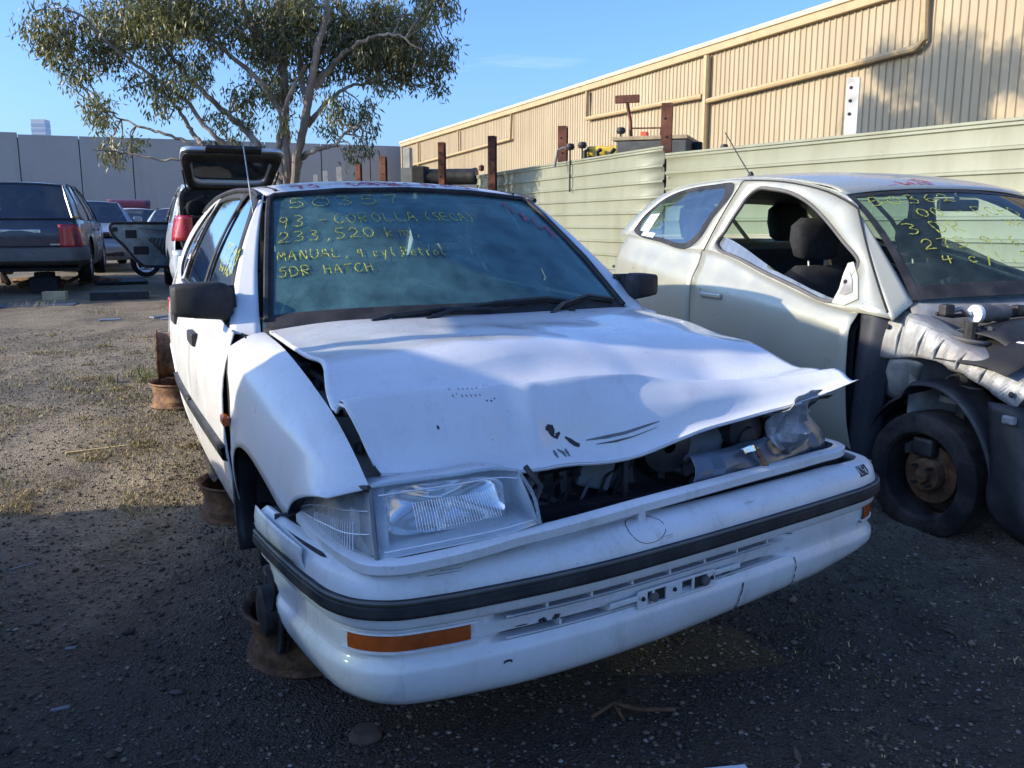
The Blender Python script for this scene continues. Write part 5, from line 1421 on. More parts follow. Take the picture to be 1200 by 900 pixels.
for k in range(6):
    MB().tube([(-.22 + .05 * k, .365, .53), (-.20 + .05 * k, .36, .575 + .012 * (k % 3)), (-.17 + .05 * k, .37, .60)], .0045, 5).obj('loose_wire', er.choice([M['engine'], M['black'], M['trimgrey'], M['black']]), car)
# crushed bodywork at the left-hand front corner
def crumple(name, rows, mat, amp, seed, n=11, m_=9):
    def d(G):
        a = vnoise(G[..., 0] * 23 + seed, G[..., 2] * 21, seed) - .5; b2 = vnoise(G[..., 0] * 50, G[..., 2] * 46 + seed, seed + 3) - .5
        G[..., 1] += amp * (a * 2 + b2); G[..., 0] += amp * .8 * (vnoise(G[..., 2] * 30, G[..., 0] * 17, seed + 5) - .5); return G
    return sheet(name, rows, n, m_, mat, car, .002, disp=d, angle=14)
crumple('headlamp_panel', [[(.485, .22, .765), (.55, .22, .785), (.60, .24, .79)], [(.475, .26, .70), (.54, .25, .71), (.59, .27, .715)], [(.50, .28, .63), (.55, .27, .635), (.585, .29, .64)], [(.53, .29, .60), (.555, .285, .60), (.575, .30, .605)]], M['crumple'], .034, 4)
crumple('crushed_strut', [[(.60, .26, .745), (.66, .28, .76), (.71, .31, .755)], [(.585, .27, .73), (.63, .29, .74), (.69, .32, .745)], [(.58, .28, .70), (.61, .29, .72), (.66, .34, .74)], [(.585, .30, .62), (.61, .31, .63), (.65, .37, .64)]], M['black'], .020, 9)
crumple('crushed_lower_panel', [[(.20, .27, .640), (.40, .30, .650), (.60, .34, .660), (.76, .42, .665)], [(.20, .235, .60), (.42, .27, .605), (.62, .32, .61), (.78, .40, .61)], [(.18, .225, .575), (.42, .262, .578), (.62, .31, .58), (.79, .38, .58)]], M['greyblue'], .012, 12, 20, 6)
crumple('lamp_back', [[(.20, .40, .70), (.30, .41, .71), (.38, .39, .71)], [(.21, .34, .66), (.30, .37, .66), (.37, .35, .66)], [(.22, .33, .61), (.30, .35, .60), (.36, .34, .61)]], M['trimgrey'], .012, 15)
MB().lathe([(.015, -.03), (.055, -.02), (.065, .02), (.045, .03)], (.42, .34, .675), 'y', 20).obj('lamp_socket', M['black'], car)
MB().lathe([(0, -.035), (.03, -.03), (.036, .0)], (.42, .335, .655), 'y', 16).obj('socket_cap', M['black'], car)
crumple('bent_chrome', [[(.355, .262, .645), (.40, .268, .652), (.425, .28, .645)], [(.365, .258, .63), (.40, .262, .634), (.43, .275, .63)]], M['chrome'], .012, 21)
MB().tube([(.415, .265, .635), (.425, .255, .61), (.432, .245, .592)], .009, 6).obj('wire_stub', M['rustpale'], car)
crumple('torn_black_tab', [[(.645, .36, .66), (.67, .37, .665), (.69, .39, .66)], [(.64, .35, .60), (.665, .355, .60), (.685, .38, .60)], [(.655, .34, .575), (.67, .345, .575), (.68, .36, .575)]], M['dark'], .012, 31)
MB().tube([(.52, .37, .70), (.62, .36, .685), (.70, .39, .672)], .009, 6).obj('lamp_frame', M['crumple'], car)
MB().tube([(.70, .39, .672), (.73, .42, .64), (.75, .44, .60)], .007, 6).obj('lamp_frame', M['crumple'], car)
# arch liner hanging below the wing, brake disc on the hub
rows = []
for a in np.linspace(-.05, 1.9, 16):
    rows.append([(-u, .86 - .345 * math.cos(a), .265 + .335 * math.sin(a)) for u in (.80, .74, .66, .58)])
rows2 = [[(-u, v, z) for u in (.815, .76, .70)] for v, z in ((.505, .56), (.515, .50), (.535, .42), (.565, .34), (.60, .285), (.64, .262))]
mobj('arch_liner', np.array(rows2).reshape(-1, 3), grid_faces(6, 3), M['black'], car, thick=.006)
rows3 = [[(-u, v, z) for u in (.806, .78, .70)] for v, z in ((1.235, .56), (1.245, .45), (1.25, .36), (1.24, .28), (1.20, .23))]
mobj('arch_liner', np.array(rows3).reshape(-1, 3), grid_faces(5, 3), M['black'], car, thick=.006)
for sd in (-1, 1):
    dk = MB().lathe([(.055, -.012), (.122, -.012), (.124, -.010), (.124, -.004), (.06, -.004)], (0, 0, 0), 'x', 36).lathe([(.06, .004), (.124, .004), (.124, .010), (.122, .012), (.055, .012)], (0, 0, 0), 'x', 36)
    for k in range(28):
        a = 2 * PI * k / 28; dk.box((0, .098 * math.cos(a), .098 * math.sin(a)), (.008, .045, .006), Matrix.Rotation(a, 3, 'X'))
    dk.lathe([(0, sd * .05), (.05, sd * .048), (.07, sd * .04), (.072, 0), (.12, 0)], (0, 0, 0), 'x', 24)
    o = dk.obj('brake_disc', M['engine'], car); o.location = (sd * .765, .84, .175)
    MB().box((sd * .62, .84, .22), (.20, .09, .12)).obj('hub_carrier', eb, car, smooth=False, bevel=.02)
    MB().tube([(sd * .60, .86, .22), (sd * .57, .9, .5), (sd * .54, .92, .8)], .03, 8).obj('strut', eb, car)
    MB().tube([(sd * .64, .84, .16), (sd * .35, .86, .20)], .022, 6).obj('control_arm', eb, car)
    MB().box((sd * .745, .93, .20), (.07, .08, .13)).obj('brake_caliper', eb, car, smooth=False, bevel=.015)
    MB().lathe([(0, -.03), (.10, -.03), (.105, .02), (0, .03)], (sd * .70, 3.26, .24), 'x', 24).obj('brake_drum', M['rust'], car)
MB().tube([(-.66, 3.26, .25), (.66, 3.26, .25)], .035, 8).obj('rear_axle', eb, car)

# cabin
MB().box((0, 2.3, .24), (1.45, 2.2, .04)).obj('floor_pan', M['dark'], car, smooth=False)
rows = [[(-.68, 1.36, .88), (0, 1.24, .91), (.68, 1.36, .88)], [(-.66, 1.55, .91), (0, 1.50, .93), (.66, 1.55, .91)], [(-.66, 1.66, .86), (0, 1.62, .88), (.66, 1.66, .86)], [(-.66, 1.66, .55), (0, 1.62, .5), (.66, 1.66, .55)]]
sheet('dashboard', rows, 16, 14, M['dark'], car, .01)
seat(car, -.36, 2.12, .42); seat(car, .36, 2.12, .42)
b = MB().box((0, 2.95, .52), (1.2, .5, .18)).box((0, 3.2, .78), (1.2, .12, .50), Matrix.Rotation(-.25, 3, 'X')); b.obj('rear_bench', M['cloth'], car, smooth=False, bevel=.05)
steering_wheel(car, (-.36, 1.72, .86), .45)
MB().box((0, 1.93, 1.285), (.22, .03, .06)).obj('rear_view_mirror', M['black'], car, smooth=False, bevel=.012)
rows = [[(-.52, v, z - .035) , (0, v, z - .02), (.52, v, z - .035)] for v, z in ((1.95, 1.34), (2.6, 1.37), (3.4, 1.31))]
sheet('headlining', rows, 8, 8, M['trimgrey'], car, .003)

# tail
rows = [[(a * .575, 3.50 + .03 * (1 - a * a), 1.292 + .043 * (1 - abs(a) ** 2.4)) for a in np.linspace(-1, 1, 7)], [(a * .66, 3.86 + .06 * (1 - a * a), 1.06) for a in np.linspace(-1, 1, 7)], [(a * .70, 3.99 + .07 * (1 - a * a), .97) for a in np.linspace(-1, 1, 7)],
        [(a * .74, 4.11 + .06 * (1 - a * a), .80) for a in np.linspace(-1, 1, 7)], [(a * .76, 4.15 + .05 * (1 - a * a), .58) for a in np.linspace(-1, 1, 7)]]
tg = sheet('tailgate', rows, 24, 20, M['white'], car, .006)
rows = [[(a * .50, 3.545 + .035 * (1 - a * a), 1.285 + .018 * (1 - a * a)) for a in np.linspace(-1, 1, 7)], [(a * .60, 3.875 + .06 * (1 - a * a), 1.075) for a in np.linspace(-1, 1, 7)]]
sheet('tailgate_glass', rows, 14, 6, M['glass_dark'], tg, 0)
rb_path = spline([(-.60, 4.17), (-.50, 4.20), (-.40, 4.22), (0, 4.25), (.70, 4.18), (.755, 4.10)], 50)
G = np.array([[(p[0] * k, p[1], z) for z, k in ((.55, .98), (.52, 1.02), (.40, 1.03), (.28, .98))] for p in rb_path])
mobj('rear_bumper', G.reshape(-1, 3), grid_faces(50, 4), M['bumperwhite'], car, thick=.004)
for sd in (-1, 1):
    MB().box((sd * .62, 4.165, .72), (.26, .03, .16)).obj('tail_lamp', M['redlens'], tg, smooth=False, bevel=.02)
# cracked mud flap pieces under the sill
MB().tube([(-.70, 2.55, .21), (-.70, 2.56, .12)], .012, 6).obj('jack_point', M['rust'], car)
# ================================================================== THE SILVER HATCHBACK
yar = empty('silver_hatchback', (2.577, 2.87, 0), .359, 'silver three-door hatchback stripped of its front wing, bonnet and bumper', 'car')
YP = dict(
    hw=[(.20, .74), (.28, .775), (.38, .805), (.50, .822), (.62, .831), (.74, .833), (.82, .832), (.865, .826), (.895, .812), (.915, .795), (.94, .783), (.98, .770), (1.04, .752), (1.10, .735), (1.2, .705)],
    tp=[(0, .92), (.5, .97), (1.0, .99), (1.4, 1.0), (2.6, 1.0), (3.0, .985), (3.3, .95), (3.5, .90)],
    belt=[(.8, .845), (1.0, .858), (1.3, .878), (1.75, .968), (2.24, 1.080), (2.5, 1.092), (3.1, 1.142), (3.5, 1.17)],
    rail=[(1.30, .585, 1.25), (1.48, .575, 1.335), (1.58, .568, 1.372), (1.85, .566, 1.432), (2.2, .570, 1.462), (2.6, .580, 1.462), (3.0, .595, 1.425), (3.25, .610, 1.345), (3.42, .625, 1.25)],
    sill=.22, bulge=.012)
class YCar(Car):
    def U(s, v, z):
        zc = .70 + .118 * v                       # shoulder crease climbs towards the back
        zz = z if z < .5 else .5 + (z - .5) * (.4 / (zc - .5))
        return float(np.interp(min(zz, 1.2), s.hw[:, 0], s.hw[:, 1]) * np.interp(v, s.tp[:, 0], s.tp[:, 1]))
Q = YCar(yar, YP, M['silver'])
yra = Q.arch(3.02, .27, .335)
ytail = lambda z: float(np.interp(z, [.2, .5, .8, 1.0, 1.17], [3.36, 3.42, 3.42, 3.35, 3.26]))
ydoors = {}
for sd in (-1, 1):
    dr = Q.panel('door', 1.145, 2.36, sd, n=22, nz=26); ydoors[sd] = dr
    qp = Q.panel('quarter_panel', 2.36, 3.46, sd, arches=(yra,), end=ytail, n=20, nz=26)
    Q.panel('rocker', 1.05, 2.70, sd, top=lambda v: .25, bottom=lambda v: .16, nz=3, inset=.015)
    Q.arch_lip(3.02, .27, .335, sd)
    dcell = (.98, 2.345, 1.42, 2.285, 0, 1); qcell = (2.345, 3.40, 2.285, 3.25, 0, 1)
    dop = [(.235, .035), (.42, .035), (.60, .035), (.78, .035), (.90, .035), (.935, .08), (.925, .3), (.90, .6), (.865, .82), (.83, .875), (.70, .885), (.54, .875), (.37, .81), (.25, .71), (.15, .58), (.075, .45), (.12, .30), (.18, .15)]
    qop = [(.15, .035), (.47, .04), (.69, .06), (.80, .14), (.83, .35), (.81, .62), (.72, .83), (.52, .915), (.25, .935), (.08, .93), (.05, .86), (.075, .45), (.11, .12)]
    Q.ring(dcell, dop, 'window_frame', M['silver'], sd, dr, nside=18)
    # shut line round the door frame
    sm = [Q.S(.98, 1.42, t, -.003) for t in np.linspace(.05, .97, 14)] + [Q.S(.98 + 1.365 * s_, 1.42 + .865 * s_, .975, -.003) for s_ in np.linspace(.03, .985, 14)] + [Q.S(2.345, 2.285, t, -.003) for t in np.linspace(.95, .0, 12)]
    MB().tube([np.array(p) * np.array([-sd, 1, 1]) for p in sm], .0045, 5).obj('shut_line', M['dark'], dr)
    # rubber channel round the open window
    inn = spline(dop, 70, closed=True)
    MB().tube([Q.S(dcell[0] + (dcell[1] - dcell[0]) * p[0], dcell[2] + (dcell[3] - dcell[2]) * p[0], p[1], .004) * np.array([-sd, 1, 1]) for p in inn], .011, 6, cap=False).obj('window_channel', M['frame_grey'], dr)
    # window wound most of the way down
    Q.pane(dcell, dop, 'window_pane', M['glass_half'], sd, dr, inset=.018, n=90, tmax=lambda x: .04 + max(0.0, (x - .42)) * .36 - max(0, x - .80) * .05)
    Q.ring(qcell, qop, 'window_frame', M['silver'], sd, qp, nside=18)
    Q.pane(qcell, qop, 'quarter_glass', M['glass_clear'], sd, qp, inset=-.004)
    # dark printed border of the quarter glass
    a = np.array(spline(qop, 60, closed=True)[:-1]); c0 = a.mean(0)
    G = np.array([[Q.S(qcell[0] + (qcell[1] - qcell[0]) * p[0], qcell[2] + (qcell[3] - qcell[2]) * p[0], p[1], -.0055) for p in (a * (1 - w) + c0 * w)] for w in (-.03, .06, .13)])
    if sd > 0: G = flip(G)
    mobj('glass_border', G.reshape(-1, 3), grid_faces(3, len(a), True), M['black'], qp)
    def pa(t): return np.array([-.665, .985, .925]) * (1 - t) + np.array([-.556, 1.530, 1.362]) * t + np.array([-.010 * 4 * t * (1 - t), -.008 * 4 * t * (1 - t), .018 * 4 * t * (1 - t)])
    def pb(t): return Q.S(.98, 1.42, t)
    Q.strip('front_pillar', pa, pb, np.linspace(-.02, 1, 16), sd, nb=6)
    def ca(t): return Q.S(3.40, 3.25, t)
    def cb(t): return np.array([-.64, 3.33, 1.16]) * (1 - t) + np.array([-.58, 3.30, 1.34]) * t
    Q.strip('rear_pillar', ca, cb, np.linspace(0, 1, 8), sd, nb=4)
    # flush pull handle in its scoop
    u = Q.U(2.15, .86)
    hd = MB().box((sd * (u + .008), 2.15, .866), (.022, .185, .030)).obj('door_handle', M['silver'], dr, bevel=.010, smooth=False)
    rows = [[(sd * (u + .002), 2.15 + .075 * math.cos(a) * k, .846 + .034 * math.sin(a) * k) for a in np.linspace(0, 2 * PI, 20)] for k in (.05, .6, 1.0)]
    for j, r_ in enumerate(rows): rows[j] = [(p[0] + sd * (-.004 if j == 0 else 0), p[1], p[2]) for p in r_]
    mobj('handle_scoop', np.array(rows).reshape(-1, 3), grid_faces(3, 20), M['silverraw'], hd)
    # triangular plate where the mirror has been taken off
    tri = [(.02, .02), (.155, .02), (.115, .20), (.09, .40), (.02, .36)]
    def tp_(p, ins=0.0): return Q.S(dcell[0] + (dcell[1] - dcell[0]) * p[0], dcell[2] + (dcell[3] - dcell[2]) * p[0], p[1], ins)
    t2 = [(.175, .045), (.225, .045), (.185, .17), (.155, .30), (.125, .40), (.100, .42), (.09, .30), (.11, .12)]
    V = [tp_(p, -.008) * np.array([-sd, 1, 1]) for p in t2] + [tp_(p, .02) * np.array([-sd, 1, 1]) for p in t2]; n = len(t2)
    mp_ = mobj('mirror_plate', V, [tuple(range(n)), tuple(range(n, 2 * n))] + [(i, (i + 1) % n, n + (i + 1) % n, n + i) for i in range(n)], M['silver'], dr, smooth=False, bevel=.004)
    c2 = np.mean(np.array(t2), 0); rec = [tuple(c2 + (np.array(p) - c2) * .55) for p in t2]
    V = [tp_(p, -.0105) * np.array([-sd, 1, 1]) for p in rec]
    mobj('plate_recess', V, [tuple(range(n))], M['silverraw'], mp_, smooth=False)
    MB().lathe([(0, -.004), (.009, -.003), (.010, 0)], tp_((.15, .24), -.012) * np.array([-sd, 1, 1]), 'x', 10).obj('bolt_hole', M['dark'], mp_)
    Q.panel('inner_side', 1.17, 2.3, sd, mat=M['dark'], inset=.06, n=10, nz=8, top=lambda v: Q.bz(v) - .015, bottom=lambda v: .25)
    Q.panel('inner_side', 2.3, 3.40, sd, mat=M['dark'], arches=(yra,), inset=.05, n=10, nz=8, end=lambda z: ytail(z) - .05, top=lambda v: Q.bz(v) - .015)
    wheel(yar, (sd * .70, 3.02, .26), .27, .17, sd, 'steel', 'rear_wheel')
# grey side moulding along the sill of the door
# roof
rows = []
for v, zc, zr, ur in ((1.475, 1.392, 1.362, .556), (1.56, 1.420, 1.378, .562), (1.8, 1.468, 1.428, .566), (2.2, 1.500, 1.464, .570), (2.6, 1.500, 1.464, .580), (3.0, 1.465, 1.428, .595), (3.3, 1.380, 1.342, .600)):
    rows.append([(a * ur, v + (.055 * abs(a) ** 2 if v < 1.5 else 0), zr + (zc - zr) * (1 - abs(a) ** 2.6)) for a in np.linspace(-1, 1, 9)])
yroof = sheet('roof', rows, 40, 34, M['silver'], yar, .006)
MB().tube([(-.30, 2.62, 1.50), (-.32, 2.72, 1.62), (-.345, 2.83, 1.76)], .0035, 6).obj('aerial', M['black'], yar)
MB().lathe([(.0, .035), (.010, .03), (.022, 0)], (-.30, 2.62, 1.493), 'z', 10).obj('aerial_base', M['black'], yroof)
def yrs(x, y):
    v = 1.50 + y * .16; zc = np.interp(v, [1.475, 1.56, 1.8], [1.392, 1.420, 1.468]); zr = np.interp(v, [1.475, 1.56, 1.8], [1.362, 1.378, 1.428])
    return np.array([x, v + .055 * (x / .556) ** 2, zr + (zc - zr) * (1 - abs(x / .565) ** 2.6) + .003])
write('roof_lettering', [('00 ECHO', -.48, .15, .068, .8, 0)], yrs, M['red_pen'], yroof, .014, 12, .003)

for sd in (-1, 1):
    ve = np.array([[r[0][1], abs(r[0][0]), r[0][2]] for r in rows])
    def re_(t, ve=ve):
        v = 1.42 + 1.86 * t; w = max(v, 1.53)
        return np.array([-np.interp(w, ve[:, 0], ve[:, 1]), w, np.interp(w, ve[:, 0], ve[:, 2])])
    Q.strip('cant_rail', lambda t: Q.R(1.42 + 1.86 * t), re_, np.linspace(0, 1, 24), sd, nb=3)
# windscreen
def YW(a, b):
    bot = np.array([a * .665, .985 - .16 * (1 - a * a), .925 + .025 * (1 - abs(a) ** 3)])
    top = np.array([a * .556, 1.530 - .055 * (1 - a * a), 1.358 + .030 * (1 - a * a)])
    p = bot * (1 - b) + top * b
    p[2] += .030 * 4 * b * (1 - b); p[1] -= .02 * 4 * b * (1 - b)
    return p
def yws(name, a0, a1, b0, b1, mat, parent, nu=26, nv=14, lift=0.0):
    G = np.array([[YW(a, b) + np.array([0, -.6, .8]) * lift for a in np.linspace(a0, a1, nu)] for b in np.linspace(b0, b1, nv)])
    return mobj(name, G.reshape(-1, 3), grid_faces(nv, nu), mat, parent, angle=0)
yw_ = yws('windscreen', -1, 1, 0, 1, M['glass_clear'], yar)
yws('black_band', -1, 1, 0, .095, M['rubber'], yw_, 26, 3, .002)
yws('black_band', -1, 1, .955, 1.0, M['rubber'], yw_, 26, 3, .002)
for sg in (-1, 1):
    G = np.array([[YW(sg * x, b) + np.array([0, -.002, .002]) for x in (.95, 1.0)] for b in np.linspace(.0, 1, 12)])
    mobj('black_band', G.reshape(-1, 3), grid_faces(12, 2), M['rubber'], yw_)
yws('sun_band', -.25, .35, .915, .957, M['dark'], yw_, 10, 3, -.01)
write('yellow_lettering', [('50362', -.90, .82, .155, .10, 0), ('00 - ECHO', -.62, .66, .12, .09, 0), ('3 DR', -.82, .50, .13, .10, 0), ('275,916 km', -.78, .36, .115, .085, 0), ('4 cyl, Petrol', -.72, .24, .10, .07, 0), ('MANUAL 3DR', .05, .54, .085, .07, 0), ('HATCH', .1, .4, .11, .07, 0)], YW, M['yellow_pen'], yw_, .0075, 14)
MB().box((0, 1.42, 1.315), (.24, .03, .055)).obj('rear_view_mirror', M['black'], yar, smooth=False, bevel=.012)
MB().tube([(0, 1.42, 1.33), (0, 1.44, 1.37)], .01, 6).obj('mirror_stem', M['black'], yar)
# tail
rows = [[(a * .60, 3.30 + .03 * (1 - a * a), 1.342 + .038 * (1 - abs(a) ** 2.4)) for a in np.linspace(-1, 1, 7)], [(a * .635, 3.33 + .05 * (1 - a * a), 1.16) for a in np.linspace(-1, 1, 7)],
        [(a * .70, 3.42 + .07 * (1 - a * a), .90) for a in np.linspace(-1, 1, 7)], [(a * .74, 3.42 + .07 * (1 - a * a), .55) for a in np.linspace(-1, 1, 7)]]
ytg = sheet('tailgate', [[(a * .66, 3.335 + .05 * (1 - a * a), 1.13) for a in np.linspace(-1, 1, 7)]] + rows[2:], 20, 14, M['silver'], yar, .005)
sheet('rear_glass', rows[:2], 14, 6, M['glass_clear'], ytg, 0)
for sd in (-1, 1):
    MB().box((sd * .72, 3.36, .92), (.06, .13, .28), Matrix.Rotation(sd * .25, 3, 'Z')).obj('tail_lamp', M['redlens'], yar, smooth=False, bevel=.02)
MB().tube([(-.70, 3.40, .965), (-.74, 3.47, .955)], .010, 6).obj('bent_clip', M['black'], yar)
rbp = spline([(-.79, 3.30), (-.77, 3.44), (-.60, 3.56), (0, 3.60), (.60, 3.56), (.77, 3.44), (.79, 3.30)], 40)
G = np.array([[(p[0] * k, p[1], z) for z, k in ((.55, .97), (.50, 1.01), (.36, 1.02), (.24, .97))] for p in rbp])
mobj('rear_bumper', G.reshape(-1, 3), grid_faces(40, 4), M['silver'], yar, thick=.004)

# cabin
MB().box((0, 2.2, .24), (1.40, 2.4, .04)).obj('floor_pan', M['dark'], yar, smooth=False)
s1 = seat(yar, -.36, 1.58, .33, lean=.20); s2 = seat(yar, .36, 1.62, .33, lean=.20)
b = MB().box((0, 2.75, .52), (1.15, .5, .2)).box((0, 2.98, .82), (1.15, .12, .52), Matrix.Rotation(-.22, 3, 'X')); rbn = b.obj('rear_bench', M['cloth'], yar, smooth=False, bevel=.05)
for u in (-.33, .33):
    V = []; n = 16; pts = [((u, 3.05 + .2 * h, 1.10 + h), w, d) for h, w, d in ((.02, .10, .04), (.05, .135, .055), (.14, .145, .06), (.22, .13, .055), (.26, .08, .03))]
    for (c, hw_, hd) in pts:
        for k in range(n):
            a = 2 * PI * k / n; V.append((c[0] + hw_ * math.copysign(abs(math.cos(a)) ** .55, math.cos(a)), c[1] + hd * math.copysign(abs(math.sin(a)) ** .55, math.sin(a)), c[2]))
    mobj('rear_headrest', V, grid_faces(5, n, True) + [tuple(range(n))[::-1], tuple(4 * n + k for k in range(n))], M['cloth'], rbn, angle=60)
hl2 = write('headrest_lettering', [('C/', -.07, .0, .07, .07, .5)], lambda x, y: np.array([-.33 + x + .03, 2.995, 1.20 + y]), M['white_pen'], rbn, .005, 3, .004)
rows = [[(-.66, 1.02, .90), (0, .90, .93), (.66, 1.02, .90)], [(-.66, 1.25, .93), (0, 1.15, .97), (.66, 1.25, .93)], [(-.66, 1.40, .87), (0, 1.34, .90), (.66, 1.40, .87)], [(-.66, 1.42, .5), (0, 1.38, .5), (.66, 1.42, .5)]]
sheet('dashboard', rows, 16, 14, M['dark'], yar, .01)
steering_wheel(yar, (-.36, 1.40, .88), .45)
MB().tube([(.30, 2.35, 1.40), (.45, 2.3, 1.25), (.6, 2.28, 1.05), (.62, 2.28, .7)], .012, 6).obj('seat_belt', M['black'], yar)
MB().tube([(-.30, 2.62, 1.14), (-.36, 2.70, 1.26), (-.46, 2.82, 1.32), (-.56, 2.9, 1.30)], .012, 6).obj('parcel_strap', M['black'], yar)
rows = [[(-.52, v, z), (0, v, z + .02), (.52, v, z)] for v, z in ((1.52, 1.345), (2.2, 1.43), (3.2, 1.34))]
sheet('headlining', rows, 8, 8, M['trimgrey'], yar, .003)
# paper tag and cleaning cloth stuck inside the quarter glass
def qs(x, y): return Q.S(2.345 + 1.105 * x, 2.285 + .965 * x, y, -.0075)
G = np.array([[qs(x + .02 * y * 2, y) for x in (.60, .665, .70)] for y in (.16, .34, .50)])
pt = mobj('paper_tag', G.reshape(-1, 3), grid_faces(3, 3), M['white_pen'], yar, smooth=False)
G = np.array([[qs(x, y) for x in (.52, .60, .66)] for y in (.07, .12, .15)])
mobj('torn_sticker', G.reshape(-1, 3), grid_faces(3, 3), M['clearlens'], yar, smooth=False)

# ---- stripped front end
raw = M['silverraw']
bd = M['navy']
for sd in (-1, 1):
    # hinge pillar left bare behind the missing wing
    rows = [[(sd * .765, 1.145, .88), (sd * .75, 1.08, .90), (sd * .70, 1.00, .915)], [(sd * .775, 1.150, .70), (sd * .765, 1.09, .71), (sd * .70, 1.03, .715)], [(sd * .775, 1.16, .50), (sd * .765, 1.11, .49), (sd * .69, 1.06, .48)], [(sd * .775, 1.18, .22), (sd * .76, 1.13, .20), (sd * .68, 1.08, .20)]]
    sheet('hinge_pillar', rows, 12, 16, bd, yar, .004)
    # long pressed rail along the top of the wheel well
    top = [(.70, 1.06, .905), (.695, .97, .872), (.69, .86, .828), (.68, .75, .780), (.67, .62, .735), (.66, .50, .690), (.65, .40, .665)]
    low = [(.735, 1.10, .70), (.73, 1.02, .690), (.72, .92, .708), (.71, .82, .712), (.70, .72, .690), (.69, .58, .640), (.675, .46, .580)]
    ins = [(.60, 1.06, .90), (.59, .97, .875), (.58, .86, .835), (.57, .75, .79), (.56, .62, .745), (.55, .50, .70), (.54, .40, .675)]
    def disp(G):
        G[..., 0] += .0035 * np.sign(G[..., 0]) * np.sign(np.sin(G[..., 1] * 62)) * (np.abs(np.sin(G[..., 1] * 62)) > .35)
        return G
    f = lambda L: [(sd * a, b, c) for a, b, c in L]
    mid = [((a[0] + b[0]) / 2 + .01, (a[1] + b[1]) / 2, (a[2] + b[2]) / 2) for a, b in zip(top, low)]
    rail = sheet('wing_rail', [f(ins), f(top), f(mid), f(low)], 150, 14, raw, yar, .003, disp=disp, angle=18)
    for k, (v, z) in enumerate(((1.03, .82), (.47, .635))):
        MB().lathe([(0, -.004), (.010, -.003), (.012, 0)], (sd * .735 if v > .6 else sd * .69, v, z), 'x', 10).obj('rail_hole', M['dark'], rail)
    for v in (.98, .88, .80, .70, .60):
        za, zb2 = float(np.interp(v, [q[1] for q in top[::-1]], [q[2] for q in top[::-1]])), float(np.interp(v, [q[1] for q in low[::-1]], [q[2] for q in low[::-1]]))
        ub = float(np.interp(v, [.46, 1.1], [.678, .732]))
        MB().tube([(sd * (ub + .004), v + .01, zb2 + .01), (sd * (ub + .008), v, (za + zb2) / 2), (sd * (ub - .022), v - .01, za - .01)], .006, 6).obj('rail_rib', raw, rail)
    # inner wheel well
    rows = [[(sd * .70, 1.12, z0), (sd * .50, .98, z0 + .05), (sd * .46, .75, z0 + .06), (sd * .48, .50, z0), (sd * .66, .40, z0 - .05)] for z0 in (.68, .45, .20)]
    sheet('wheel_well', rows, 20, 8, M['dark'], yar, .004)
    rows = [[(sd * .71, 1.08 - k * .1, .70 + (.02 if 0 < k < 6 else 0)), (sd * .5, 1.05 - k * .1, .80)] for k in range(7)]
    sheet('well_roof', rows, 4, 14, M['dark'], yar, .003)
    # brace down from the pillar into the well
    sheet('well_brace', [[(sd * .72, 1.02, .69), (sd * .70, .95, .70), (sd * .66, .90, .68)], [(sd * .70, 1.06, .60), (sd * .68, 1.0, .58), (sd * .62, .96, .56)], [(sd * .68, 1.08, .52), (sd * .64, 1.03, .50), (sd * .58, 1.0, .48)]], 8, 8, raw, yar, .004)
    # spring and damper
    pts = [(sd * (.585 + .068 * math.cos(a)), .76 + .068 * math.sin(a), .56 + .030 * a / PI) for a in np.linspace(0, 9.2 * PI, 120)]
    MB().tube(pts, .0085, 6).obj('coil_spring', M['frame_grey'], yar)
    MB().tube([(sd * .585, .76, .30), (sd * .585, .76, .86)], .024, 10).obj('damper', M['engine'], yar)
    MB().lathe([(.0, .02), (.085, .0), (.09, -.02), (.03, -.03)], (sd * .585, .76, .57), 'z', 18).obj('spring_seat', M['frame_grey'], yar)
    # plastic liner hugging the tyre
    rows = []
    for a in np.linspace(.35, PI - .05, 22):
        v, z = .80 + .325 * math.cos(a), .235 + .335 * math.sin(a) * (1 + .12 * (a > 1.2) * math.sin(a))
        rows.append([(sd * .735, v, z), (sd * .725, v, z + .012), (sd * .66, v, z + .02), (sd * .56, v, z + .02)])
    sheet('arch_liner', rows, 8, 44, M['black'], yar, .005)
    sheet('liner_skirt', [[(sd * .715, .54, .60), (sd * .70, .44, .60), (sd * .62, .38, .58)], [(sd * .725, .50, .42), (sd * .71, .38, .42), (sd * .62, .32, .42)], [(sd * .73, .47, .20), (sd * .72, .30, .16), (sd * .60, .22, .16)], [(sd * .70, .40, .13), (sd * .68, .26, .10), (sd * .56, .2, .10)]], 12, 16, M['black'], yar, .005)
    # front wheel with its rusty hub
    wd = bpy.data.objects.new('front_wheel', None); C.objects.link(wd); wd.parent = yar; wd.location = (sd * .64, .83, .245); wd.rotation_euler = (0, 0, .10)
    r = .255; w = .165; rr = .165
    MB().lathe([(rr, -w * .42), (rr + .012, -w * .5), (r * .9, -w * .5), (r * .975, -w * .42), (r, -w * .28), (r, w * .28), (r * .975, w * .42), (r * .9, w * .5), (rr + .012, w * .5), (rr, w * .42)], (0, 0, 0), 'x', 40, close=True).obj('tyre', M['tyre'], wd)
    MB().lathe([(.172, -.06), (.165, -.03), (.160, .0), (.165, .03), (.172, .06)], (0, 0, 0), 'x', 32).obj('rim', M['black'], wd)
    dk = MB().lathe([(0, sd * .075), (.028, sd * .07), (.034, sd * .05), (.062, sd * .048), (.068, sd * .035), (.070, sd * .012), (.118, sd * .012), (.120, 0), (.118, -sd * .012), (.05, -sd * .012)], (0, 0, 0), 'x', 32)
    dk.obj('brake_disc', M['rust'], wd)
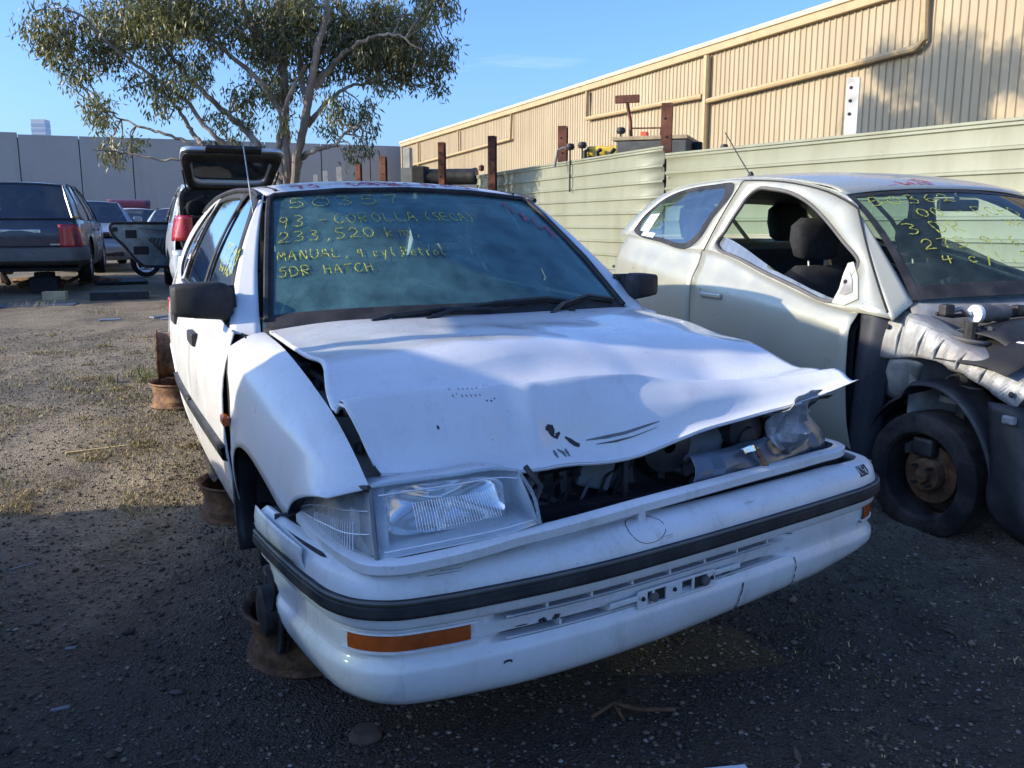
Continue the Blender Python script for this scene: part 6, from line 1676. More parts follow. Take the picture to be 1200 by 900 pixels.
    for k in range(4):
        a = PI / 4 + k * PI / 2
        MB().tube([(sd * .045, .05 * math.cos(a), .05 * math.sin(a)), (sd * .085, .05 * math.cos(a), .05 * math.sin(a))], .006, 6).obj('wheel_stud', M['engine'], wd)
    MB().box((sd * .02, .02, .11), (.07, .10, .08)).obj('brake_caliper', M['engine'], wd, smooth=False, bevel=.015)
# bright clip and bracket on the skirt
MB().box((-.735, .43, .555), (.02, .05, .03)).obj('liner_clip', M['crumple'], yar, smooth=False, bevel=.006)
# bare scuttle under the windscreen with the wiper motor
rows = [[(-.68, 1.02, .925), (0, .86, .945), (.68, 1.02, .925)], [(-.68, .97, .90), (0, .80, .905), (.68, .97, .90)], [(-.68, .96, .80), (0, .78, .80), (.68, .96, .80)], [(-.66, .96, .30), (0, .80, .30), (.66, .96, .30)]]
sheet('bulkhead', rows, 18, 16, raw, yar, .004)
MB().lathe([(0, -.085), (.034, -.08), (.038, -.02), (.030, 0), (.034, .02), (.034, .07), (0, .08)], (-.44, .80, .885), 'x', 18).obj('wiper_motor', M['frame_grey'], yar)
MB().lathe([(0, -.01), (.036, -.008), (.036, .010), (0, .012)], (-.52, .80, .885), 'x', 16).obj('motor_cap', M['clearlens'], yar)
MB().tube([(-.62, .84, .89), (-.58, .82, .905), (-.54, .81, .88)], .010, 6).obj('wiper_spindle', M['steel'], yar)
MB().tube([(-.66, .86, .885), (-.60, .84, .875), (-.52, .83, .88), (-.36, .80, .87), (-.2, .78, .88), (0, .76, .88)], .009, 6).obj('wiper_linkage', M['black'], yar)
MB().lathe([(0, -.02), (.022, -.018), (.022, .018), (0, .02)], (-.25, .77, .90), 'y', 12).obj('loom_cap', M['clearlens'], yar)
for (u, v, z) in ((-.63, .84, .90), (-.30, .80, .89)):
    MB().box((u, v, z), (.05, .04, .045)).obj('relay_box', M['black'], yar, smooth=False, bevel=.008)
rows = [[(-.60, .78, .825), (-.40, .76, .86), (-.1, .74, .87), (.4, .76, .86)], [(-.56, .66, .80), (-.36, .64, .835), (-.1, .62, .845), (.4, .64, .83)], [(-.54, .60, .76), (-.34, .56, .79), (-.1, .55, .80), (.4, .56, .79)]]
sheet('cowl_top', rows, 20, 10, M['black'], yar, .004)
MB().box((-.42, .54, .72), (.20, .16, .16)).obj('battery', M['clearlens'], yar, smooth=False, bevel=.01)
b = MB().box((.05, .45, .55), (.60, .42, .30)).box((.05, .40, .74), (.46, .26, .08)); b.obj('engine_block', M['engine'], yar, smooth=False, bevel=.03)
MB().lathe([(0, .05), (.06, .04), (.075, -.02), (.07, -.1)], (-.30, .42, .76), 'z', 18).obj('air_intake', M['trimgrey'], yar)
MB().tube([(-.45, .62, .80), (-.30, .50, .80), (-.1, .42, .82)], .022, 8).obj('intake_hose', M['rubber'], yar)
MB().tube([(-.52, .46, .72), (-.46, .38, .70), (-.38, .34, .68), (0, .30, .66)], .015, 8).obj('coolant_hose', M['rubber'], yar)
MB().box((0, .26, .66), (1.12, .06, .05)).obj('radiator_support', M['paleblue'], yar, smooth=False, bevel=.008)
MB().box((-.60, .34, .67), (.12, .16, .03), Matrix.Rotation(.2, 3, 'X')).obj('lamp_mount', M['paleblue'], yar, smooth=False, bevel=.006)
rows = [[(-.66, .42, .655), (-.62, .36, .66), (-.56, .30, .655)], [(-.65, .40, .50), (-.62, .33, .50), (-.56, .27, .50)], [(-.64, .38, .30), (-.61, .31, .30), (-.55, .25, .30)]]
sheet('radiator_stay', rows, 8, 8, raw, yar, .004)
MB().box((0, .30, .45), (.60, .05, .36)).obj('radiator', M['black'], yar, smooth=False)
MB().box((0, .24, .40), (1.15, .08, .10)).obj('crash_beam', raw, yar, smooth=False, bevel=.01)
MB().tube([(-.62, .83, .22), (-.3, .85, .22)], .025, 8).obj('control_arm', M['engine'], yar)
MB().box((0, .7, .2), (.9, .4, .05)).obj('subframe', M['dark'], yar, smooth=False, bevel=.01)
# ================================================================== OTHER WRECKS
def full_car(name, loc, rz, label, mat, L=4.3, W=.85, belt=(.95, 1.0), roof=1.45, hoodz=(.72, .93), cowl=1.15, wsb=1.95, rend=3.4, fw=.85, rw=3.45, wr=.30, sill=.24, cells=None, tailgate='closed', glassm=None, cat='car', group=None, frontmat=None, slope=.35, flags=(), lightz=.80, hoodbulge=.02, taill=None):
    glassm = glassm or M['glass_dark']
    root = empty(name, loc, rz, label, cat, group)
    b0, b1 = belt
    ru = W * .70
    P = dict(hw=[(.18, W * .90), (.30, W * .955), (.50, W * .99), (.65, W), (.80, W * .985), (.92, W * .955), (1.1, W * .90), (1.3, W * .84)],
             tp=[(0, .84), (.25, .92), (.7, .98), (1.2, 1.0), (L - 1.0, 1.0), (L - .4, .965), (L, .90)],
             belt=[(0, b0 - .05), (cowl, b0), (rend, b1), (L + .1, b1 + .02)],
             rail=[(wsb - .12, ru * 1.02, roof - .085), (wsb, ru, roof - .045), ((wsb + rend) / 2, ru, roof - .012), (rend - .15, ru, roof - .03), (rend + .1, ru * 1.02, roof - .09)], sill=sill)
    k = Car(root, P, mat)
    fa_, ra_ = k.arch(fw, wr, wr + .06), k.arch(rw, wr, wr + .06)
    tl = lambda z: float(np.interp(z, [.2, .5, .8, b1, b1 + .3], [L - .06, L, L - .01, L - .06, L - .12]))
    cells = cells or [(cowl + .18, cowl + 1.0), (cowl + 1.0, cowl + 1.85), (cowl + 1.85, L - .42)]
    def vt(v): return wsb + (v - (cowl + .18)) / ((L - .42) - (cowl + .18)) * (rend - .05 - wsb)
    doors = [(cowl + .12, cells[0][1]), (cells[0][1], min(cells[1][1], rw + .1))]
    hood_z = lambda v: float(np.interp(v, [.1, .45, cowl], [hoodz[0], (hoodz[0] * .4 + hoodz[1] * .6), hoodz[1]]))
    for sd in (-1, 1):
        own = []
        for i, (a, b) in enumerate(doors):
            if ('nodoor', sd, i) in flags: own.append(root); continue
            d = k.panel('front_door' if i == 0 else 'rear_door', a, b, sd, arches=(ra_,), n=8, nz=9); own.append(d)
            u = k.U(b - .14, b0 - .12); MB().box((sd * (u + .008), b - .16, b0 - .12), (.03, .17, .035)).obj('door_handle', mat, d, smooth=False, bevel=.008)
        own.append(k.panel('quarter_panel', doors[-1][1], L, sd, arches=(ra_,), end=tl, n=10, nz=9))
        k.panel('front_wing', .12, cowl + .12, sd, arches=(fa_,), top=lambda v: min(hood_z(v) - .01, k.bz(v)), n=10, nz=9)
        k.panel('rocker', fw + .3, rw - .3, sd, top=lambda v: sill + .02, bottom=lambda v: sill - .09, nz=2, inset=.03, mat=M['black'])
        for i, (a, b) in enumerate(cells):
            ow = own[min(i, len(own) - 1)]
            if ('nodoor', sd, i) in flags: continue
            cell = (a, b, vt(a) if i else wsb - .03, vt(b), 0, 1)
            inner = [(.16, .06), (.9, .05), (.95, .1), (.95, .85), (.9, .91), (.45, .91), (.28, .8), (.12, .3)] if i == 0 else ([(.06, .06), (.72, .06), (.84, .12), (.72, .7), (.6, .9), (.12, .91), (.05, .85)] if i == len(cells) - 1 else rrect(.05, .05, .06, .09, .05))
            k.ring(cell, inner, 'window_frame', mat if 'paintframe' in flags else M['black'], sd, ow, nside=10)
            k.pane(cell, inner, 'window_pane', glassm, sd, ow, n=36)
        def pa(t): return np.array([-W * .84, cowl + .10, hoodz[1] - .02]) * (1 - t) + np.array([-ru * .97, wsb - .05, roof - .055]) * t
        k.strip('front_pillar', pa, lambda t: k.S(cells[0][0], wsb - .03, t), np.linspace(0, 1, 8), sd, nb=3)
        def cb(t): return np.array([-W * .86, L - .07, b1]) * (1 - t) + np.array([-ru, rend + slope * .18, roof - .06]) * t
        k.strip('rear_pillar', lambda t: k.S(cells[-1][1], vt(cells[-1][1]), t), cb, np.linspace(0, 1, 8), sd, nb=4)
        k.panel('inner_side', cowl, L - .1, sd, mat=M['dark'], arches=(ra_,), inset=.05, n=6, nz=4, top=lambda v: k.bz(v) - .02)
        for nm, va in (('front_wheel', fw), ('rear_wheel', rw)):
            if ('nowheel', sd, nm) in flags: continue
            wheel(root, (sd * (W - .11), va, wr), wr, .19, sd, 'alloy' if 'alloy' in flags else 'steel', nm)
        for va in (fw, rw):
            rows = [[(sd * u, va - (wr + .07) * math.cos(a), wr + (wr + .07) * math.sin(a)) for u in (W * .55, W * .9)] for a in np.linspace(-.2, PI + .2, 12)]
            sheet('wheel_housing', rows, 3, 12, M['dark'], root, .004)
        if 'mirrors' in flags:
            MB().box((sd * (W + .06), cowl + .32, b0 + .09), (.18, .08, .13)).obj('door_mirror', mat, root, smooth=False, bevel=.03)
        tlz = taill or (b1 - .28, b1 - .02)
        if 'cornerlamp' in flags:
            rows = [[(sd * k.U(L - .3 + .12 * (1 - (z - tlz[0]) / (tlz[1] - tlz[0])), z) + sd * .006, L - .26, z), (sd * (k.U(L - .05, z) + .008), L - .05, z), (sd * (W * .78), L + .028, z), (sd * W * .62, L + .05, z)] for z in np.linspace(tlz[0], tlz[1], 5)]
            sheet('tail_lamp', rows, 10, 8, M['redlens'], root, .02)
        else:
            MB().box((sd * W * .76, L - .01, (tlz[0] + tlz[1]) / 2), (W * .24, .07, tlz[1] - tlz[0])).obj('tail_lamp', M['redlens'], root, smooth=False, bevel=.02)
        MB().box((sd * W * .62, .09, lightz - .14), (W * .42, .16, .13), Matrix.Rotation(sd * .25, 3, 'Z')).obj('headlight', M['lens'] if False else M['clearlens'], root, smooth=False, bevel=.03)
    rows = [[(a * ru, v - (.05 * (1 - a * a) if v < wsb else 0), z - .045 * abs(a) ** 2.4) for a in np.linspace(-1, 1, 7)] for v, z in ((wsb - .04, roof - .02), (wsb + .2, roof - .002), ((wsb + rend) / 2, roof + .01), (rend, roof - .01), (rend + slope * .18, roof - .03))]
    sheet('roof', rows, 18, 14, mat, root, .006)
    if 'nobonnet' not in flags:
        rows = [[(a * W * s, v - .08 * (1 - a * a) * (v < .2) - .12 * (1 - a * a) * (v > cowl - .05), hood_z(v) + hoodbulge * (1 - a * a)) for a in np.linspace(-1, 1, 7)] for v, s in ((.12, .74), (.35, .82), (.7, .86), (cowl, .86))]
        sheet('bonnet', rows, 14, 12, mat, root, .006)
    MB().box((0, .55, .5), (W * 1.1, .7, .3)).obj('engine_block', M['engine'], root, smooth=False, bevel=.03)
    rows = [[(a * W * .82, cowl + .08 - .14 * (1 - a * a), hoodz[1] - .01 + .02 * (1 - a * a)) for a in np.linspace(-1, 1, 7)], [(a * ru * .965, wsb - .05 - .05 * (1 - a * a), roof - .05 + .03 * (1 - a * a)) for a in np.linspace(-1, 1, 7)]]
    if 'nowindscreen' not in flags: sheet('windscreen', rows, 14, 8, glassm, root, 0)
    # nose: grille and front bumper
    nm_ = frontmat or mat
    np_ = spline([(-W * .93, .75), (-W * .92, .45), (-W * .86, .18), (-W * .6, .03), (0, -.03), (W * .6, .03), (W * .86, .18), (W * .92, .45), (W * .93, .75)], 40)
    if 'nobumper' not in flags:
        G = np.array([[(p[0] * s, p[1] + o_, z) for z, s, o_ in ((lightz - .20, .97, .05), (lightz - .26, 1.0, .0), (.46, 1.01, -.02), (.40, 1.0, 0), (.22, .97, .04))] for p in np_[4:-4]])
        mobj('front_bumper', G.reshape(-1, 3), grid_faces(len(np_) - 8, 5), nm_, root, thick=.005)
        MB().box((0, .0, .34), (W * 1.0, .05, .09)).obj('lower_grille', M['black'], root, smooth=False, bevel=.01)
    MB().box((0, .07, lightz - .12), (W * .8, .05, .10)).obj('grille', M['black'], root, smooth=False, bevel=.01)
    # tail
    tp_ = [[(a * ru * .99, rend + slope * .18 + .02 * (1 - a * a), roof - .055 + .03 * (1 - a * a)) for a in np.linspace(-1, 1, 7)], [(a * W * .84, L - .05 + .05 * (1 - a * a), b1 + .02) for a in np.linspace(-1, 1, 7)]]
    lo_ = [[(a * W * .85, L - .045 + .055 * (1 - a * a), b1) for a in np.linspace(-1, 1, 7)], [(a * W * .87, L + .0 + .055 * (1 - a * a), .80) for a in np.linspace(-1, 1, 7)], [(a * W * .88, L + .0 + .05 * (1 - a * a), .55) for a in np.linspace(-1, 1, 7)]]
    if tailgate == 'closed':
        tgt = sheet('tailgate', lo_, 14, 10, mat, root, .006)
        sheet('rear_glass', tp_, 14, 6, glassm, tgt, 0)
        fr = MB(); e = [spline(r, 9) for r in tp_]
        fr.tube([p for p in e[0]], .02, 6).tube([p for p in e[1]], .018, 6).tube([e[0][0], e[1][0]], .022, 6).tube([e[0][-1], e[1][-1]], .022, 6)
        fr.obj('glass_surround', mat, tgt)
    rp_ = spline([(-W * .95, L - .55), (-W * .95, L - .15), (-W * .8, L + .06), (0, L + .12), (W * .8, L + .06), (W * .95, L - .15), (W * .95, L - .55)], 36)
    if 'norearbumper' not in flags:
        G = np.array([[(p[0] * s, p[1] + o_, z) for z, s, o_ in ((.60, .98, -.04), (.57, 1.0, 0), (.44, 1.02, .015), (.36, 1.01, .01), (.22, .97, -.04))] for p in rp_])
        mobj('rear_bumper', G.reshape(-1, 3), grid_faces(36, 5), M['navy'] if mat is M['navy'] else mat, root, thick=.005)
    MB().box((0, (cowl + L) / 2, sill - .02), (W * 1.7, L - cowl - .1, .05)).obj('floor_pan', M['dark'], root, smooth=False)
    sheet('dashboard', [[(-W * .8, cowl + .1, b0 - .05), (0, cowl, b0), (W * .8, cowl + .1, b0 - .05)], [(-W * .8, cowl + .45, b0 - .03), (0, cowl + .4, b0), (W * .8, cowl + .45, b0 - .03)], [(-W * .8, cowl + .5, b0 - .35), (0, cowl + .46, b0 - .35), (W * .8, cowl + .5, b0 - .35)]], 8, 8, M['dark'], root, .01)
    for u in (-W * .44, W * .44): seat(root, u, cowl + .95, .42)
    MB().box((0, cowl + 1.75, .55), (W * 1.4, .5, .2)).box((0, cowl + 2.05, .85), (W * 1.4, .14, .55), Matrix.Rotation(-.22, 3, 'X')).obj('rear_bench', M['cloth'], root, smooth=False, bevel=.05)
    return root, k

# --- dark blue-grey wagon, seen from behind at the left edge
a = .355
vx, vy = math.sin(a), -math.cos(a)
L_ = 4.55
nose = (-7.18 - vx * L_, 13.0 - vy * L_)
suv, ks = full_car('dark_wagon', (nose[0], nose[1], .32), PI + a, 'dark blue-grey wagon seen from behind, with sun lit junk under it', M['navy'], L=L_, W=.88, belt=(.93, .97), roof=1.52, hoodz=(.82, .96), cowl=1.2, wsb=2.0, rend=4.05, fw=.9, rw=3.55, wr=.33, sill=.26, glassm=M['glass_dark'], flags=('alloy', 'cornerlamp', 'norearbumper', ('nowheel', 1, 'rear_wheel')), cat='station wagon', slope=.8, taill=(.55, .90))
rp_ = spline([(-.87, L_ - .75), (-.88, L_ - .2), (-.78, L_ + .08), (0, L_ + .15), (.78, L_ + .08), (.88, L_ - .2), (.87, L_ - .75)], 36)
G = np.array([[(p[0] * s, p[1] + o_, z) for z, s, o_ in ((.57, .98, -.05), (.55, 1.0, 0), (.48, 1.01, .01), (.38, 1.01, .01), (.31, .96, -.06))] for p in rp_])
mobj('rear_bumper', G.reshape(-1, 3), grid_faces(36, 5), M['frame_grey'], suv, thick=.005)
MB().box((0, L_ + .035, .80), (.62, .04, .06)).obj('garnish', M['chrome'], suv, smooth=False, bevel=.012)
MB().box((0, L_ + .04, .69), (.52, .02, .13)).obj('plate_recess', M['black'], suv, smooth=False, bevel=.006)
MB().box((-.52, L_ + .035, .61), (.20, .015, .022)).obj('name_badge', M['chrome'], suv, smooth=False)
write('door_letters', [('SF', 0, 0, .30, .17, 0)], lambda x, y: np.array([-(ks.U(2.2 - x, .52 + y) + .004), 2.75 - x, .42 + y]), M['white_pen'], suv, .03, 3)
G = np.array([[ks.S(4.02 - x, 3.80 - x, .42 + y, -.006) for x in (0, .07, .14)] for y in (0, .2, .38)])
mobj('window_sticker', G.reshape(-1, 3), grid_faces(3, 3), M['paleblue'], suv, angle=0)
# sun lit junk lying beyond it
jk = random.Random(5)
for i in range(7):
    o = empty('scrap_pipe', (-8.5 + i * .27, 14.6 + jk.uniform(-.6, .8), .22), jk.uniform(0, 3), 'rusty piece of pipe lying among the scrap under the dark wagon' , 'scrap metal', 'scrap under the dark wagon')
    MB().tube([(-.35, 0, .05), (-.1, .03, .08 + jk.uniform(0, .12)), (.3, -.02, .05)], jk.uniform(.025, .05), 8).obj('tube', M['rustpale'], o)
o = empty('support_block', (-7.1, 13.5, .20), .3, 'dark square block supporting the tail of the dark wagon', 'block')
MB().box((0, 0, .12), (.38, .3, .24)).box((0, 0, .26), (.26, .2, .1)).obj('block', M['dark'], o, smooth=False, bevel=.01)

# --- silver-blue car facing out beside it
a = .52
sc, kc = full_car('silver_sedan', (-8.42, 18.3, .27), a, 'silver-blue car facing forward, its headlamp showing past the dark wagon', M['bluesilver'], L=4.4, W=.86, belt=(.96, 1.02), roof=1.46, hoodz=(.74, .95), cowl=1.15, wsb=1.95, rend=3.5, flags=('mirrors',), lightz=.86, sill=.26)
# --- small pale hatch with its tailgate raised and a rear door swung open
a = .40
vx, vy = math.sin(a), -math.cos(a); L_ = 4.0
tailc = (-3.84, 12.35)
nose = (tailc[0] - vx * L_, tailc[1] - vy * L_)
wg, kw = full_car('pale_blue_wagon', (nose[0], nose[1], .22), PI + a, 'pale blue-silver hatchback with its tailgate up and rear door swung open', M['paleblue'], L=L_, W=.85, belt=(.98, 1.04), roof=1.56, hoodz=(.85, 1.0), cowl=1.1, wsb=1.85, rend=3.72, fw=.85, rw=3.25, wr=.30, sill=.26, tailgate='none', flags=('cornerlamp', 'paintframe', ('nodoor', 1, 1), ('nowheel', 1, 'rear_wheel')), taill=(.78, 1.12), slope=.4)
# raised tailgate: frame, glass, dark inner trim
def TG(x, y, d=0.0):
    """x across -1..1, y from hinge 0 to lip 1, d through the thickness"""
    hw_ = .56 + .09 * min(1, y * 1.6) - .05 * max(0, y - .8)
    ang = math.radians(30)
    ly = y * .92
    v = 3.78 + ly * math.cos(ang) + .10 * (y > .7) * (y - .7) ; z = 1.50 + ly * math.sin(ang) + .10 * math.sin(y * PI) * .6
    return np.array([x * hw_, v - d * math.sin(ang), z + d * math.cos(ang)])
outer = rrect(0.0, 0.0, 0.0, 0.0, .10); inner = [(.5 + (p[0] - .5) * .80, .12 + p[1] * .52) for p in rrect(.0, .0, .0, .0, .14)]
o_ = np.array(spline([(2 * p[0] - 1, p[1]) for p in outer], 60, closed=True)[:-1]); i_ = np.array(spline([(2 * p[0] - 1, p[1]) for p in inner], 60, closed=True)[:-1])
G = np.array([[TG(*(o_[j] * (1 - w) + i_[j] * w), d) for j in range(len(o_))] for w, d in ((0, .0), (.02, .03), (.5, .035), (1, .02), (1, -.01), (.5, -.035), (.02, -.02), (0, 0))])
tgm = mobj('raised_tailgate', G.reshape(-1, 3), grid_faces(8, len(o_), True), M['paleblue'], wg, angle=50)
G = np.array([[TG(*(o_[j] * (1 - w) + i_[j] * w), -.048) for j in range(len(o_))] for w in (.16, .5, .92)])
mobj('tailgate_lining', G.reshape(-1, 3), grid_faces(3, len(o_), True), M['black'], tgm, angle=50, thick=.01)
c0 = i_.mean(0); G = [TG(*p, .01) for p in i_]
mobj('tailgate_glass', G, [tuple(range(len(G)))], M['glass_dark'], tgm, smooth=False)
MB().box((0, 3.78 + .80, 1.50 + .45), (.7, .14, .05), Matrix.Rotation(.5, 3, 'X')).obj('lock_cover', M['black'], tgm, smooth=False, bevel=.01)
MB().tube([(.56, 3.80, 1.40), (.62, 4.2, 1.70)], .012, 6).obj('gas_strut', M['black'], wg); MB().tube([(-.56, 3.80, 1.40), (-.62, 4.2, 1.70)], .012, 6).obj('gas_strut', M['black'], wg)
# boot opening surround and sill
fr = MB(); pth = [(-.62, 3.80, 1.42), (-.66, 3.96, 1.05), (-.64, 4.0, .68), (0, 4.04, .64), (.64, 4.0, .68), (.66, 3.96, 1.05), (.62, 3.80, 1.42), (0, 3.78, 1.50), (-.62, 3.80, 1.42)]
fr.tube(spline(pth, 50), .035, 8).obj('boot_seal', M['black'], wg)
rows = [[(a_ * .80, 3.99 + .05 * (1 - a_ * a_), z) for a_ in np.linspace(-1, 1, 7)] for z in (.66, .5, .3)]
sheet('rear_bumper', rows, 14, 6, M['paleblue'], wg, .006)
# the open door: inner side towards us
hx, hv = .76, 2.32
def DR(s, z, d=0.0):
    ang = math.radians(72)
    du, dv = math.sin(ang), math.cos(ang)          # leaf direction
    return np.array([hx + s * du - d * dv, hv + s * dv + d * du, z])
dpoly = [(0, .40), (0, 1.02), (.86, 1.02), (.90, .96), (.86, .84), (.72, .70), (.56, .48), (.45, .385), (.10, .37)]
nP = len(dpoly); bpl = spline(dpoly, 60, lin=True, closed=True)[:-1]
cc = bpl.mean(0)
V = [DR(p[0], p[1], 0) for p in bpl] + [DR(p[0], p[1], .09) for p in bpl]; n = len(bpl)
tealg = simple('dark_teal_door_inner', (.20, .26, .28), .45, .1, .3, 6, 0, 0, 60, .5, (.06, .06, .06), .8)
dob = mobj('rear_door', V, [tuple(range(n)), tuple(range(n, 2 * n))] + [(i, (i + 1) % n, n + (i + 1) % n, n + i) for i in range(n)], tealg, wg, angle=40)
MB().tube([DR(*(cc + (p - cc) * 1.0), .095) for p in bpl] + [DR(*bpl[0], .095)], .022, 6).obj('door_seal', M['rubber'], dob)
for (s0, s1, z0, z1) in ((.52, .68, .80, .92), (.36, .58, .56, .68)):
    c = DR((s0 + s1) / 2, (z0 + z1) / 2, .092); MB().box(c, (s1 - s0, .012, z1 - z0), Matrix.Rotation(math.radians(90 - 72), 3, 'Z')).obj('access_hole', M['dark'], dob, smooth=False, bevel=.01)
for k in range(5):
    s0 = .12 + .05 * k; MB().tube([DR(s0, .5 + .06 * k, .1), DR(s0 + .03, .62 + .04 * k, .11), DR(s0 - .02, .8, .1)], .010, 6).obj('door_wire', M['black'], dob)
MB().tube([DR(.02, .9, .1), DR(.3, .93, .1), DR(.5, .95, .1)], .008, 6).obj('lock_rod', M['steel'], dob)
MB().box(DR(.82, .93, .095), (.07, .02, .06), Matrix.Rotation(math.radians(22), 3, 'Z')).obj('door_latch', M['dark'], dob, smooth=False, bevel=.006)

# --- cars deep in the yard
rc, kr = full_car('white_hatchback', (-10.9, 26.6, .28), .5, 'far white hatchback with a dark red tailgate raised behind it', M['white'], L=4.1, W=.84, roof=1.42, cowl=1.1, wsb=1.9, rend=3.4, fw=.8, rw=3.3)
rows = [[(a_ * .6, 3.45, 1.44) for a_ in (-1, 0, 1)], [(a_ * .66, 3.75, 1.66) for a_ in (-1, 0, 1)], [(a_ * .64, 4.15, 1.74) for a_ in (-1, 0, 1)]]
sheet('raised_tailgate', rows, 8, 8, simple('dark_maroon', (.10, .015, .02), .4), rc, .03)
MB().tube([(.55, 3.5, 1.1), (.62, 3.9, 1.62)], .015, 6).obj('gas_strut', M['steel'], rc)
gc, kg = full_car('pale_green_sedan', (-9.2, 24.2, .28), .25, 'pale green car deep in the yard left of the raised tailgate', M['greenpaint'], L=4.2, W=.84, roof=1.40, cowl=1.1, wsb=1.9, rend=3.4, fw=.8, rw=3.3)
oc, ko = full_car('maroon_sedan', (-8.0, 27.0, .28), .45, 'dusty maroon car partly hidden behind the pale blue hatchback', M['redpaint'], L=4.3, W=.85, roof=1.50, cowl=1.1, wsb=1.9, rend=3.5)

# --- wrecks just outside the left edge that shade the bay
a = 0.0
lc, kl = full_car('green_van', (-3.64, 3.22, .02), PI, 'tall green van parked beside the photographer, out of the picture on the left', simple('dark_green_paint', (.03, .07, .045), .35, .1, .2, 4, .5), L=4.75, W=.88, belt=(1.18, 1.2), roof=2.02, hoodz=(.92, 1.15), cowl=.75, wsb=1.55, rend=4.55, fw=.85, rw=3.8, wr=.32, slope=.3, cat='van')
sg = empty('shade_board', (-2.60, 1.98, 0), .03, 'added shade board on one post beside the green van, outside the picture', 'sign')  # added, unseen: board outline shaped to shade the bonnet and silver car
MB().box((0, 0, 1.19), (.06, .06, 2.38)).obj('post', M['steel'], sg, smooth=False, bevel=.004)
MB().prism([(-.03, 1.89), (.36, 1.89), (.50, 2.06), (1.92, 2.06), (1.97, 2.10), (1.80, 2.25), (1.60, 2.36), (-.03, 2.37)], -.045, -.02, 'u').obj('board', M['whitepost'], sg, smooth=False, bevel=.003)
wc, kw2 = full_car('grey_van', (-9.75, 9.75, .18), -.02, 'grey van out of the picture on the left, nose towards the bay', simple('grey_van_paint', (.25, .26, .27), .4, .1, .2, 4, .4), L=4.6, W=.88, belt=(1.05, 1.1), roof=1.85, hoodz=(.95, 1.08), cowl=.9, wsb=1.5, rend=4.4, fw=.8, rw=3.6, wr=.31, slope=.3, cat='van')

# ================================================================== WHEEL RIMS USED AS STANDS
def rim_mb():
    pr = [(.170, 0), (.182, .003), (.186, .008), (.181, .014), (.170, .020), (.170, .046), (.160, .060), (.158, .098), (.168, .114), (.168, .138), (.180, .144), (.187, .150), (.185, .157), (.177, .155), (.163, .142), (.161, .116), (.152, .100), (.154, .060), (.163, .044), (.163, .016)]
    return MB().lathe(pr, (0, 0, 0), 'z', 40, close=True).lathe([(.152, .050), (.110, .062), (.080, .048), (.050, .048), (.034, .040)], (0, 0, 0), 'z', 32)
def rim(name, loc, mat, label, cat='wheel rim', parent=None, rot=None, scale=1.0):
    o = rim_mb().obj(name, mat, parent)
    o.location = loc; o.scale = (scale,) * 3
    if rot: o.rotation_euler = rot
    if label: tag(o, label, cat)
    return o
frs = empty('rim_stand', (-.60, 2.44, float(gzz(-.62, 2.42)) - .008), 0, 'dark rusty steel rim lying flat under the front brake disc', 'rim stand')
rim('flat_rim', (0, 0, 0), M['rust'], None, None, frs)
def stand(x, y, rz, label, m1, m2, up=.35):
    z = float(gzz(x, y)) - .008
    o = empty('rim_stand', (x, y, z), rz, label, 'rim stand')
    rim('flat_rim', (0, 0, 0), m1, None, None, o)
    u = rim('upright_rim', (0.01, 0, .165 + .155), m2, None, None, o, (0, -PI / 2, 0), .86)
    MB().box((0, 0, .15), (.02, .26, .04)).obj('weld_plate', m1, o, smooth=False)
    return o
stand(-1.13, 3.58, WYAW + .1, 'rusty rim stand under the sill of the white hatchback, its upright dark with rubber', M['rust'], M['tyre'])
stand(-2.10, 5.50, WYAW - .1, 'pale rusty rim stand with an upright rim behind the rear wheel of the white hatchback', M['rustpale'], M['rustpale'])
stand(-4.62, 13.0, .3, 'rusty rim stand with hub under the open door of the pale blue hatchback', M['rustpale'], M['rust'])
# loose alloy wheel behind the open door
lw = empty('loose_wheel', (-6.95, 16.9, .25 + .25), .45, 'loose alloy wheel standing on edge below the open car door', 'wheel')
wheel(lw, (0, 0, 0), .26, .19, 1, 'alloy', 'wheel', 5, M['clearlens']); 
lw.rotation_euler = (0, .06, -1.1)
# bits lying about
def slab(name, x, y, size, rz, mat, label, cat, tilt=0.0, bev=.006):
    o = MB().box((0, 0, 0), size).obj(name, mat, None, smooth=False, bevel=bev)
    o.location = (x, y, float(gzz(x, y)) + size[2] / 2 - .004); o.rotation_euler = (tilt, 0, rz); tag(o, label, cat); return o
slab('tyre_mat', -5.45, 12.3, (.75, .35, .12), .4, M['rubber'], 'flat black rubber block lying in front of the open car door', 'rubber block')
slab('plastic_sheet', -6.6, 15.0, (.8, .3, .08), .5, M['rubber'], 'dark bent plastic panel lying near the loose alloy wheel', 'plastic sheet', .15)
slab('timber_block', -6.35, 12.3, (.30, .14, .12), .2, simple('sun_bleached_timber', (.42, .34, .20), .8), 'pale timber block beside the tyre of the dark wagon', 'timber block')
slab('plastic_sheet', -6.4, 11.3, (1.5, .5, .015), .3, simple('blue_grey_plastic', (.10, .12, .15), .4), 'flat blue-grey plastic sheet lying in the shade of the wrecks', 'plastic sheet')
for i, (x, y, rz_) in enumerate(((-4.45, 9.75, .4), (-4.05, 10.1, 1.2), (-3.85, 9.95, .2))):
    slab('plastic_shard', x, y, (.22, .07, .02), rz_, simple('grey_shard', (.20, .22, .25), .4) if i == 0 else bpy.data.materials['grey_shard'], ['nearest grey plastic shard on the edge of the far shadow', 'middle grey plastic shard on the edge of the far shadow', 'grey plastic shard closest to the white hatchback'][i], 'plastic shard', .1)
slab('paper_scrap', .47, 1.80, (.15, .08, .008), .15, M['clearlens'], 'white scrap of panel at the bottom edge of the picture', 'scrap', .08, .002)
